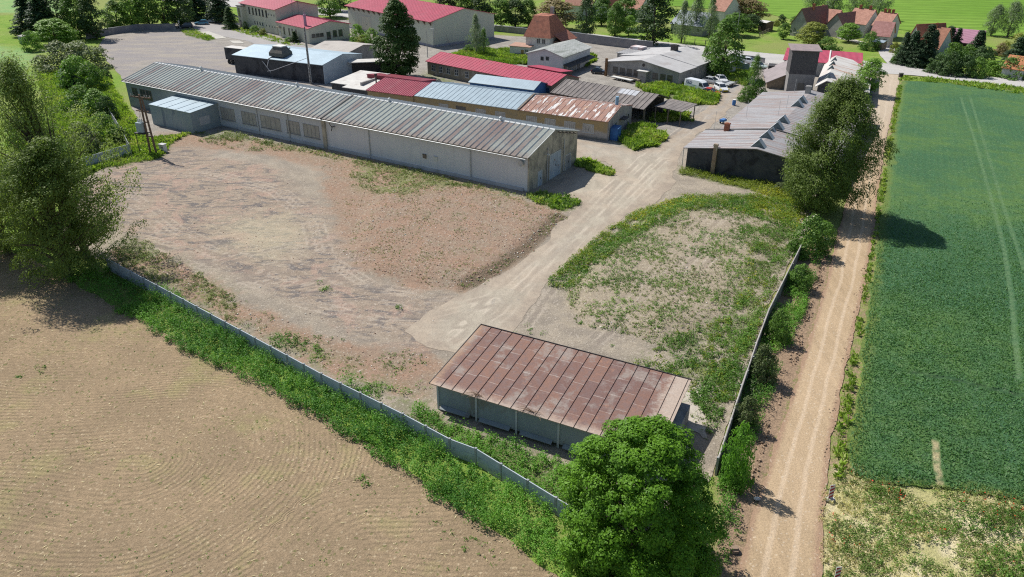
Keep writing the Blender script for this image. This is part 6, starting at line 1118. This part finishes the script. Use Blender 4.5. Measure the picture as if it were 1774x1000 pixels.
T_('round', L_cop, 962, 52, 2, 80, 'large brownish round tree behind the hipped house', 'copper_tree'); T_('tall', L_dark, 1014, 63, -6, 40, 'dark pointed tree on the main road verge right of the brownish tree'); T_('tall', L_mid, 1065, 62, 6, 36, 'pale green tree on the lawn between the dark pointed tree and the dense lime'); T_('round', L_mid, 1082, 50, -4, 50, 'green tree behind the lawn left of the dense lime tree'); T_('round', L_mid, 1042, 44, -2, 40, 'green tree behind the lawn below the steep gabled house')
T_('round', L_bright, 1089, 62, 28, 26, 'small light green fruit tree on the roadside lawn', 'fruit_tree'); T_('tall', leafmat('dense_leaves', (.03, .07, .02), (.08, .145, .035), .18), 1130, 79, -12, 76, 'very dense dark lime tree over the ribbed lean-to'); T_('wispy', L_wil, 1180, 74, 4, 40, 'drooping willow left of the blue grey barn', 'willow_tree'); T_('wispy', L_wil, 1203, 60, -8, 46, 'drooping willow in front of the blue grey barn', 'willow_tree'); T_('wispy', L_wil, 1228, 68, -4, 36, 'drooping willow at the right end of the blue grey barn', 'willow_tree')
T_('tall', L_mid, 1250, 133, 34, 74, 'tall mixed green tree beside the grey workshop and the parked cars'); T_('wispy', L_olive, 1243, 120, 44, 44, 'greyish birch merging with the tall tree by the parked cars', 'birch_tree'); T_('bush', L_mid, 1224, 126, 82, 30, 'pine like shrub against the corner of the grey workshop', 'shrub', 'shrub')
T_('round', L_cop, 1266, 34, -8, 64, 'left copper leaved tree in front of the pink roofed house', 'copper_tree'); T_('round', L_cop, 1300, 36, 0, 56, 'right copper leaved tree before the green field', 'copper_tree'); T_('round', L_mid, 1272, 62, 24, 50, 'round green tree below the copper trees'); T_('round', L_dark, 1300, 54, 26, 36, 'dark round tree with shadow beside the garden shed')
T_('bush', L_dark, 1353, 40, 26, 16, 'dark round bush between the garden shed and the grey gabled house', 'bush', 'bush'); T_('bush', L_yel, 1345, 45, 35, 16, 'yellow flowering bush beside the dark round bush', 'bush', 'bush'); T_('round', L_mid, 1357, 68, 41, 22, 'small round tree alone on the mown meadow', 'fruit_tree'); T_('bush', L_mid, 1378, 38, 28, 20, 'green bush at the left wall of the leftmost grey house', 'bush', 'bush')
T_('round', L_yel, 1405, 82, 40, 52, 'yellowish walnut tree on the meadow before the grey gabled houses', 'walnut_tree'); T_('bush', L_mid, 1430, 88, 66, 44, 'green shrub mass right of the yellowish walnut tree', 'bush', 'bush'); T_('round', L_cop, 1424, 56, 30, 30, 'reddish tree between the two grey gabled houses', 'copper_tree')
T_('round', L_bright, 1469, 73, 41, 38, 'round green tree with dark shadow on the verge by the footpath', 'fruit_tree'); T_('bush', L_mid, 1505, 86, 57, 34, 'dense round bush at the corner of the village road', 'bush', 'bush'); T_('spruce', L_blue, 1512, 58, 36, 26, 'blue spruce in front of the salmon villa', 'blue_spruce'); T_('bush', L_bright, 1541, 47, 36, 14, 'small light green bush behind the pink cottage', 'bush', 'bush')
T_('willow', L_wil, 1406, 26, -20, 34, 'field willow furthest left, above the grey gabled house', 'willow_tree'); T_('willow', L_wil, 1440, 28, -16, 40, 'field willow above the linking orange roof', 'willow_tree'); T_('willow', L_wil, 1478, 31, -12, 30, 'pale field willow above the salmon villa', 'willow_tree'); T_('willow', L_wil, 1520, 34, -12, 36, 'leaning field willow above the chimneys of the white villa', 'willow_tree'); T_('willow', L_wil, 1500, 32, -4, 24, 'thin pale field willow between two fuller ones', 'willow_tree')
T_('willow', L_wil, 1716, 62, 12, 32, 'left one of the willow pair standing alone in the green field', 'willow_tree'); T_('willow', L_wil, 1745, 64, 7, 40, 'right fuller one of the willow pair in the green field', 'willow_tree')
for i, (px, py, tp, w_, lb) in enumerate(((1560, 112, 55, 22, 'conifer nearest the village road'), (1574, 114, 57, 22, 'conifer second from the village road'), (1597, 116, 42, 34, 'tallest dark conifer in front of the orange roofed house'), (1607, 112, 54, 20, 'slim conifer touching the tallest one'), (1586, 116, 70, 26, 'short conifer between the pair and the tallest one'), (1637, 94, 47, 22, 'conifer left of the lilac roofed barn'), (1652, 94, 48, 18, 'slim conifer overlapping the lilac roof'), (1690, 96, 55, 22, 'conifer in front of the right end of the lilac barn'))):
    T_('thuja' if i % 2 else 'spruce', L_spr, px, py, tp, w_, lb, 'conifer')
for px, py, tp, w_, lm, lb in ((1556, 110, 82, 26, L_bright, 'light green bush at the mouth of the village road'), (1548, 92, 74, 16, L_yel, 'yellow flowering bush beside the village road'), (1620, 126, 96, 36, L_dark, 'dark bush behind the pale slanting board'), (1642, 130, 92, 44, L_dark, 'dark bush mass left of the conifer row centre'), (1668, 132, 96, 42, L_dark, 'dark bush mass below the lilac barn'), (1648, 108, 76, 46, L_mid, 'upper bush layer behind the dark roadside bushes'), (1690, 134, 102, 38, L_mid, 'bush with pale blossom below the lilac barn end'), (1700, 112, 82, 44, L_dark, 'dark bush in front of the maroon gable'), (1716, 130, 106, 32, L_bright, 'round light green bush on the roadside at right'), (1674, 104, 80, 34, L_mid, 'green bush right of the slim conifer')):
    T_('bush', lm, px, py, tp, w_, lb, 'bush', 'bush')
T_('bush', L_wflow, 1750, 134, 100, 56, 'white blossoming bush before the bright orange roof', 'bush', 'bush'); T_('bush', L_wflow, 1776, 136, 106, 50, 'white blossoming bush at the right edge by the main road', 'bush', 'bush'); T_('bush', L_yel, 1760, 92, 60, 50, 'yellowish bush at the right edge beside the field willows', 'bush', 'bush'); T_('spruce', L_spr, 1756, 112, 64, 34, 'dark conifer at the right edge above the bright orange roof', 'conifer'); T_('spruce', L_spr, 1772, 108, 66, 30, 'dark conifer cut by the right edge', 'conifer'); T_('bush', L_cop, 1732, 96, 76, 26, 'reddish hedge bush right of the lilac barn', 'bush', 'bush')
for i, (px, lb) in enumerate(((1727, 'left tiny column thuja on the lawn'), (1733, 'middle tiny column thuja on the lawn'), (1739, 'right tiny column thuja on the lawn'))): T_('thuja', L_spr, px, 94, 82, 6, lb, 'column_thuja', 'shrub', 'tiny thujas on the right hand lawn')
# by the dirt road and workshop
T_('wispy', L_mid, 1302, 168, 98, 38, 'narrow birch at the far end of the streaked workshop', 'birch_tree'); T_('bush', L_mid, 1290, 176, 150, 26, 'green shrub at the foot of the narrow birch', 'bush', 'bush'); T_('bush', L_mid, 1312, 170, 140, 30, 'dark green shrub right of the narrow birch', 'bush', 'bush')
T_('round', L_bright, 1500, 164, 102, 48, 'green tree standing alone between the pale roof and the dirt road'); T_('bush', L_bright, 1486, 178, 142, 36, 'light green shrub between the lone green tree and the big poplar', 'bush', 'bush'); 
T_('bush', L_wflow, 1398, 440, 378, 66, 'white blossoming elder at the upper end of the board fence', 'elder_bush', 'bush'); T_('bush', L_mid, 1425, 418, 385, 46, 'green shrub between the elder and the dirt road', 'bush', 'bush'); T_('bush', L_bram, 1350, 330, 318, 30, 'small shrub in front of the black workshop wall', 'bush', 'bush')
for px, py, tp, w_, lm, lb in ((1272, 838, 740, 56, L_nettle, 'lowest green shrub between the board fence and the dirt road'), (1292, 740, 690, 44, L_bram, 'brownish shrub leaning on the board fence near the shed'), (1318, 660, 600, 50, L_bram, 'shrub halfway along the board fence'), (1345, 590, 540, 42, L_mid, 'shrub a little above the middle of the board fence'), (1382, 500, 460, 44, L_mid, 'shrub near the upper part of the board fence')):
    T_('bush', lm, px, py, tp, w_, lb, 'shrub', 'shrub')

# ============================================================ GROUND COVER
rg = np.random.default_rng(5)
NOGO = [[tuple(f.W3(a, b).xy) for a, b in ((0, 0), (f.L, 0), (f.L, f.W), (0, f.W))] for f in (fA, fB, fD, fG, fI, fW, fL, fQ, fP)]+[[tuple(fC.W3(a, b).xy) for a, b in ((0, 0), (19.5, 0), (19.5, 41), (0, 41))], [tuple(fa.W3(a, b).xy) for a, b in ((0, 0), (fa.L, 0), (fa.L, Wax), (0, Wax))]]
def scatter_pts(poly, dens, patch=2.5, thr=.45, edge=.6, seed=0, out=None):
    p = np.array(poly); x0, y0 = p.min(0)-edge; x1, y1 = p.max(0)+edge; n = int(dens*(x1-x0)*(y1-y0)); x = rg.uniform(x0, x1, n); y = rg.uniform(y0, y1, n)
    s = sdp(x, y, poly)+(fbm(x, y, 2.5, 31+seed)-.5)*2*edge; k_ = (s < 0) & (fbm(x, y, patch, 77+seed, 5) > thr-.12*np.clip(-s, 0, 2)/2*0)
    x, y = x[k_], y[k_]; keep = np.ones(len(x), bool)
    for q in NOGO: keep &= sdp(x, y, q) > .25
    return x[keep], y[keep]
def weeds(name, label, cat, jobs, mat, kind='plant'):
    Cs, Ns, Ss, Ts, Vs = [], [], [], [], []
    for j in jobs:
        x, y = scatter_pts(j['p'], j['d'], j.get('patch', 2.5), j.get('thr', .45), j.get('edge', .6), j.get('seed', 0)); n = len(x)
        if n == 0: continue
        r, h, m, ls = j['r'], j['h'], j['m'], j['ls']; sc_ = .5+rg.random(n)*.9; hs = sc_*(.15+1.7*fbm(x, y, 2.2, 3)); idx = np.repeat(np.arange(n), m); N_ = len(idx)
        if j.get('blade'):
            a = rg.random(N_)*6.28; d = np.stack([np.cos(a)*.45, np.sin(a)*.45, np.ones(N_)], 1); rad = r*np.sqrt(rg.random(N_)); th = rg.random(N_)*6.28; L_ = h*hs[idx]*(.6+.6*rg.random(N_))
            C = np.stack([x[idx]+rad*np.cos(th), y[idx]+rad*np.sin(th), np.zeros(N_)], 1)+nrm(d)*L_[:, None]*.45
            Nn = np.stack([np.cos(a+1.3), np.sin(a+1.3), .7*np.ones(N_)], 1)+rg.normal(size=(N_, 3))*.3; Cs.append(C); Ns.append(Nn); Ss.append(L_); Ts.append(nrm(d)*4)
        else:
            th = rg.random(N_)*6.28; u = rg.random(N_)**.6; q = np.sqrt(rg.random(N_)); C = np.stack([x[idx]+r*sc_[idx]*q*np.cos(th), y[idx]+r*sc_[idx]*q*np.sin(th), h*hs[idx]*u*np.sqrt(1-.7*q*q)+.02], 1)
            Nn = np.stack([np.cos(th)*.5*q, np.sin(th)*.5*q, .8*np.ones(N_)], 1)+rg.normal(size=(N_, 3))*.45; Cs.append(C); Ns.append(Nn); Ss.append(ls*(.6+.8*rg.random(N_))); Ts.append(rg.normal(size=(N_, 3)))
        C[:, 2] += TZ(x, y)[idx]+.03; Vs.append(1.3*(fbm(x, y, 4., 13)[idx]-.5)+.15+.7*rg.random(N_))
    C = np.concatenate(Cs); o = link(name, leaves(name, C, np.concatenate(Ns), np.concatenate(Ss), mat, rg, .3 if jobs[0].get('blade') else .62, var=np.concatenate(Vs), T=np.concatenate(Ts)))
    print(name, len(C)); return tag(o, label, cat, kind='stuff')
hedge = PX([(222, 538), (285, 505), (420, 592), (560, 672), (700, 744), (780, 788), (795, 812), (830, 812), (962, 892), (985, 1010), (925, 975), (790, 880), (700, 822), (560, 738), (430, 661), (300, 600)])
hedge2 = PX([(110, 470), (190, 470), (290, 520), (232, 556), (110, 488)])
weeds('nettle_strip', 'dense tall green nettles and weeds along the outer side of the concrete fence', 'weeds', [dict(p=hedge, d=11, thr=.0, r=.3, h=.95, m=34, ls=.12, edge=.7), dict(p=hedge2, d=5, thr=.1, r=.35, h=1.0, m=22, ls=.16), dict(p=PX([(470, 590), (560, 630), (640, 690), (610, 720), (520, 670)]), d=0.5, thr=.45, r=.6, h=1.2, m=60, ls=.17),
    dict(p=PX([(1243, 830), (1274, 722), (1308, 622), (1354, 515), (1386, 446), (1425, 430), (1400, 520), (1350, 650), (1308, 760), (1285, 850), (1262, 900), (1245, 900)]), d=8, thr=.34, r=.35, h=.8, m=24, ls=.13, edge=.5),
    dict(p=gr['gl'], d=10, thr=.12, r=.3, h=.8, m=24, ls=.13), dict(p=PX([(600, 740), (740, 810), (860, 905), (940, 980), (900, 950), (760, 860)]), d=1.2, thr=.5, r=.25, h=.3, m=14, ls=.13, edge=1.2)], L_nettle)
weeds('bramble_tangle', 'brownish dead stems and brambles against the concrete fence', 'brambles', [dict(p=PX([(300, 515), (380, 560), (500, 628), (510, 648), (400, 600), (300, 545)]), d=2.2, thr=.5, r=.5, h=1.1, m=26, ls=.14, edge=.3, patch=4), dict(p=PX([(1246, 810), (1275, 722), (1310, 620), (1352, 515), (1362, 520), (1322, 640), (1288, 740), (1268, 810)]), d=3.5, thr=.4, r=.45, h=1.1, m=24, ls=.14)], L_bram)
vg = [dict(p=gr['gk'], d=8, thr=.42, r=.3, h=.45, m=18, ls=.13, edge=1.2), dict(p=gr['gj'], d=9, thr=.30, r=.28, h=.42, m=16, ls=.14, edge=1), dict(p=mound2, d=9, thr=.48, r=.2, h=.22, m=11, ls=.11, patch=3),
      dict(p=gr['gm'], d=6, thr=.46, r=.3, h=.35, m=14, ls=.14, edge=1), dict(p=gr['gf'], d=6, thr=.2, r=.3, h=.5, m=14, ls=.16), dict(p=rub2, d=4, thr=.55, r=.18, h=.18, m=9, ls=.10, patch=2.5), dict(p=PX([(1250, 850), (1250, 790), (1285, 720), (1350, 540), (1385, 450), (1420, 420), (1400, 520), (1350, 640), (1310, 740), (1290, 830), (1280, 940), (1255, 1000), (1240, 900)]), d=8, thr=.40, r=.28, h=.5, m=18, ls=.13),
      dict(p=PX([(1195, 670), (1260, 640), (1300, 560), (1320, 520), (1300, 640), (1262, 700), (1245, 745), (1225, 770)]), d=9, thr=.36, r=.3, h=.5, m=20, ls=.14), dict(p=PX([(540, 490), (575, 492), (575, 505), (545, 503)]), d=3, thr=.3, r=.35, h=.4, m=16, ls=.15), dict(p=PX([(676, 526), (694, 528), (692, 540), (678, 538)]), d=3, thr=.3, r=.3, h=.35, m=16, ls=.15), dict(p=PX([(615, 515), (640, 512), (650, 530), (620, 530)]), d=2, thr=.45, r=.25, h=.25, m=12, ls=.13), dict(p=PX([(820, 645), (900, 560), (1000, 580), (1100, 630), (1060, 600), (900, 575)]), d=1.2, thr=.5, r=.25, h=.25, m=12, ls=.13)]
weeds('yard_weeds', 'scattered green weeds growing through the yard rubble and along the board fence', 'weeds', vg, L_weed)
sp_ = [dict(p=gr['gu'], d=8, thr=.44, r=.22, h=.25, m=12, ls=.12, edge=1), dict(p=gr['gi'], d=6, thr=.46, r=.22, h=.22, m=10, ls=.13, edge=1.5), dict(p=gr['gg'], d=4.5, thr=.36, r=.26, h=.3, m=10, ls=.16, edge=.5), dict(p=plateau, d=4, thr=.55, r=.13, h=.12, m=7, ls=.09, patch=1.6), dict(p=dryv, d=14, thr=.40, r=.2, h=.22, m=9, ls=.12, patch=2, edge=.5), dict(p=rubble, d=2, thr=.54, r=.13, h=.12, m=7, ls=.09, patch=3), dict(p=rub2, d=4, thr=.52, r=.16, h=.16, m=8, ls=.10, patch=3),
       dict(p=gr['gk'], d=5, thr=.42, r=.25, h=.3, m=12, ls=.13, seed=9), dict(p=mound2, d=8, thr=.46, r=.17, h=.16, m=8, ls=.11, patch=4), dict(p=PX([(390, 228), (450, 240), (520, 262), (420, 262), (340, 245)]), d=4, thr=.4, r=.3, h=.35, m=10, ls=.17), dict(p=bank_poly, d=2.2, thr=.5, r=.22, h=.22, m=9, ls=.13, patch=2)]
weeds('sparse_weeds', 'sun bleached low weeds dotted over the crushed brick ground', 'weeds', sp_, L_sweed)
weeds('flowering_weeds', 'yellow flowering weeds in a curved band and before the black workshop wall', 'weeds', [dict(p=gr['gh'], d=14, thr=.0, r=.28, h=.6, m=16, ls=.13), dict(p=PX([(1300, 340), (1385, 335), (1400, 385), (1350, 385), (1290, 362)]), d=10, thr=.25, r=.28, h=.5, m=16, ls=.13), dict(p=PX([(955, 490), (1000, 436), (1050, 400), (1110, 366), (1160, 345), (1170, 352), (1100, 388), (1050, 422), (990, 470)]), d=8, thr=.3, r=.26, h=.45, m=14, ls=.13), dict(p=gr['gk'], d=2.5, thr=.53, r=.35, h=.4, m=18, ls=.15, seed=5), dict(p=gr['gj'], d=6, thr=.42, r=.3, h=.45, m=12, ls=.15, seed=8)], L_rape)
gj = [dict(p=gr[q], d=26, thr=.27, r=.25, h=.7, m=9, ls=.2, blade=1, edge=1.3, patch=4) for q in ('ga', 'gb', 'gc', 'gd', 'gn', 'go', 'gr')]+[dict(p=gr['ge'], d=10, thr=.25, r=.3, h=.5, m=9, ls=.2, blade=1), dict(p=gr['gf'], d=6, thr=.2, r=.3, h=.6, m=9, ls=.2, blade=1), dict(p=gr['gs'], d=3, thr=.4, r=.3, h=.4, m=8, ls=.2, blade=1), dict(p=gr['gq'], d=4, thr=.3, r=.3, h=.4, m=8, ls=.2, blade=1),
      dict(p=PX([(1560, 140), (1640, 146), (1774, 166), (1774, 154), (1640, 140), (1570, 134)]), d=3, thr=.2, r=.35, h=.6, m=8, ls=.2, blade=1), dict(p=PX([(1440, 830), (1462, 690), (1490, 540), (1508, 430), (1524, 330), (1540, 240), (1556, 150), (1562, 150), (1546, 240), (1530, 330), (1515, 430), (1498, 540), (1474, 690), (1462, 830)]), d=9, thr=.38, r=.2, h=.4, m=9, ls=.2, blade=1, edge=.25)]
weeds('long_grass', 'tall uncut grass on the verges between the workshops and beside the crop field', 'grass', gj, L_grass)
weeds('verge_weeds', 'patchy green weeds in the dry corner below the crop field', 'weeds', [dict(p=dryv, d=9, thr=.52, r=.2, h=.3, m=14, ls=.11, patch=1.8, edge=.5), dict(p=PX([(1500, 850), (1600, 850), (1680, 880), (1774, 890), (1774, 930), (1640, 930), (1560, 960), (1500, 900)]), d=6, thr=.46, r=.25, h=.5, m=14, ls=.14, patch=2.5), dict(p=PX([(1640, 990), (1720, 950), (1800, 940), (1820, 1030), (1600, 1030)]), d=8, thr=.36, r=.3, h=.55, m=16, ls=.15)], L_weed)
weeds('dry_verge_grass', 'straw coloured dry grass in the lower right corner', 'dry grass', [dict(p=dryv, d=20, thr=.42, r=.16, h=.16, m=7, ls=.2, blade=1, seed=3)], L_dry)
weeds('poppies', 'red poppies along the lower edge of the crop field', 'flowers', [dict(p=PX([(1500, 838), (1560, 845), (1700, 862), (1790, 880), (1790, 915), (1650, 885), (1560, 872), (1510, 858)]), d=4.0, thr=.46, r=.12, h=.7, m=2, ls=.13, patch=1.5), dict(p=dryv, d=1., thr=.52, r=.1, h=.45, m=2, ls=.11)], L_poppy)
cfn = PX([(1466, 822), (1488, 650), (1508, 500), (1522, 400), (1530, 340), (1774, 340), (2250, 340), (2250, 960), (1640, 850), (1560, 845), (1500, 835)])
def wheat():
    p = np.array(cfn); x0, y0 = p.min(0); x1, y1 = p.max(0); n = int(75*(x1-x0)*(y1-y0)); a = rg.random((n, 2)); x = x0+a[:, 0]*(x1-x0); y = y0+a[:, 1]*(y1-y0)
    k_ = (sdp(x, y, cfn)+(fbm(x, y, 1.5, 5)-.5)*.6 < -.1) & (rg.random(n) < np.clip(1.2-y/115, .15, 1)*np.clip((G(1500, 340).y-y)/28, 0, 1)) & (line(bare)(x, y) > .3) & (line(tr1)(x, y) > .3) & (line(tr2)(x, y) > .3) & (line(tr3)(x, y) > .3); x, y = x[k_], y[k_]; n = len(x)
    h = .26*(.6+.7*fbm(x, y, 2.5, 9))*(.8+.4*rg.random(n)); th = rg.random(n)*6.28; d = np.stack([np.cos(th)*.5+.2, np.sin(th)*.5, np.ones(n)], 1)
    C = np.stack([x, y, TZ(x, y)+.17+h*.25], 1); N_ = np.stack([np.cos(th+1.5), np.sin(th+1.5), .8+0*x], 1)+rg.normal(size=(n, 3))*.4
    tag(link('wheat_plants', leaves('wheat_plants', C, N_, h, L_wheat, rg, .34, var=.6*fbm(x, y, 2.2, 19)+.45*rg.random(n)-.05, T=d*3)), 'dense blue green wheat plants covering the near part of the crop field', 'crop', kind='stuff'); print('wheat', n)
wheat()
# broken brick and stones
def rubblestones(name, label, cat, jobs, mat):
    V, Fq, vr = [], [], []; n0 = 0; cube = np.array([(-1, -1, -1), (1, -1, -1), (1, 1, -1), (-1, 1, -1), (-1, -1, 1), (1, -1, 1), (1, 1, 1), (-1, 1, 1)])*.5; f = np.array([(0, 3, 2, 1), (4, 5, 6, 7), (0, 1, 5, 4), (1, 2, 6, 5), (2, 3, 7, 6), (3, 0, 4, 7)])
    for poly, d, s, thr in jobs:
        x, y = scatter_pts(poly, d, 3, thr, .6); n = len(x); sz = s*(.4+rg.random((n, 1))**2*1.6)*(.6+.6*rg.random((n, 3))); a = rg.random(n)*6.28
        P = cube[None]*sz[:, None]*(1+.25*rg.normal(size=(n, 8, 1))*.6); c, s_ = np.cos(a)[:, None], np.sin(a)[:, None]; X_ = P[..., 0]*c-P[..., 1]*s_+x[:, None]; Y_ = P[..., 0]*s_+P[..., 1]*c+y[:, None]; Z_ = P[..., 2]*.7+(TZ(x, y)+.03+sz[:, 2]*.15)[:, None]
        V.append(np.stack([X_, Y_, Z_], -1).reshape(-1, 3)); Fq.append((f[None]+np.arange(n)[:, None, None]*8).reshape(-1, 4)+n0); n0 += 8*n; vr.append(np.repeat(rg.random(n), 6))
    tag(link(name, npmesh(name, np.concatenate(V), np.concatenate(Fq), mat, None, {'var': np.concatenate(vr)})), label, cat, kind='stuff'); print(name, n0//8)
k = NT('rubble_bits'); v = k.at('var'); M_bits = k.fin(k.mix(k.mr(v, .72, .78, 0, 1), k.mix(v, (.30, .17, .12), (.42, .33, .26)), (.58, .56, .5)), .9, spec=.2)
k = NT('soil_clods'); v = k.at('var'); M_clod = k.fin(k.mix(v, (.22, .155, .105), (.38, .28, .20)), .95, spec=.1)
rubblestones('brick_rubble', 'small bits of broken brick and stone strewn over the yard', 'rubble', [(plateau, 7, .06, .3), (rubble, 2, .06, .3), (rub2, 4, .065, .35), (mound2, 2, .07, .4), (bank_poly, 8, .09, .2), (PX([(200, 300), (560, 300), (760, 560), (600, 600), (300, 440)]), .6, .06, .4)], M_bits)
rubblestones('soil_clods', 'clods of turned earth beside the dirt road and on its margins', 'soil', [(PX([(1290, 880), (1330, 760), (1375, 640), (1412, 520), (1440, 420), (1432, 420), (1392, 560), (1350, 680), (1310, 790), (1278, 900)]), 20, .09, .25), (PX([(1418, 1005), (1440, 760), (1470, 620), (1500, 480), (1515, 390), (1508, 390), (1492, 480), (1460, 620), (1432, 760), (1412, 1005)]), 12, .07, .3)], M_clod)
# straw on the ploughed field
x, y = scatter_pts(pf[1:-2]+[(2, 28), (-60, 28)], 3.2, 4, .3, 0); n = len(x); a = rg.random(n)*6.28; T = np.stack([np.cos(a), np.sin(a), 0*a], 1)
tag(link('straw_litter', leaves('straw_litter', np.stack([x, y, TZ(x, y)+.06], 1), np.stack([0*x, 0*x, 1+0*x], 1)+rg.normal(size=(n, 3))*.2, .06+.32*rg.random(n)**3, L_dry, rg, .16, T=T*5)), 'pale bits of straw lying on the ploughed field', 'straw', kind='stuff')
weeds('field_weeds', 'small green seedlings dotted over the ploughed field', 'weeds', [dict(p=pf[1:-2]+[(2, 28), (-60, 28)], d=.9, thr=.5, r=.1, h=.06, m=5, ls=.08), dict(p=PX([(25, 640), (75, 636), (80, 652), (30, 656)]), d=4, thr=.4, r=.2, h=.12, m=12, ls=.12), dict(p=PX([(610, 800), (700, 850), (760, 900), (880, 960), (880, 1000), (800, 960), (640, 860)]), d=1.4, thr=.52, r=.16, h=.12, m=9, ls=.1),
      dict(p=PX([(622, 822), (642, 826), (638, 840), (620, 836)]), d=5, thr=.2, r=.25, h=.3, m=16, ls=.13)], L_weed)
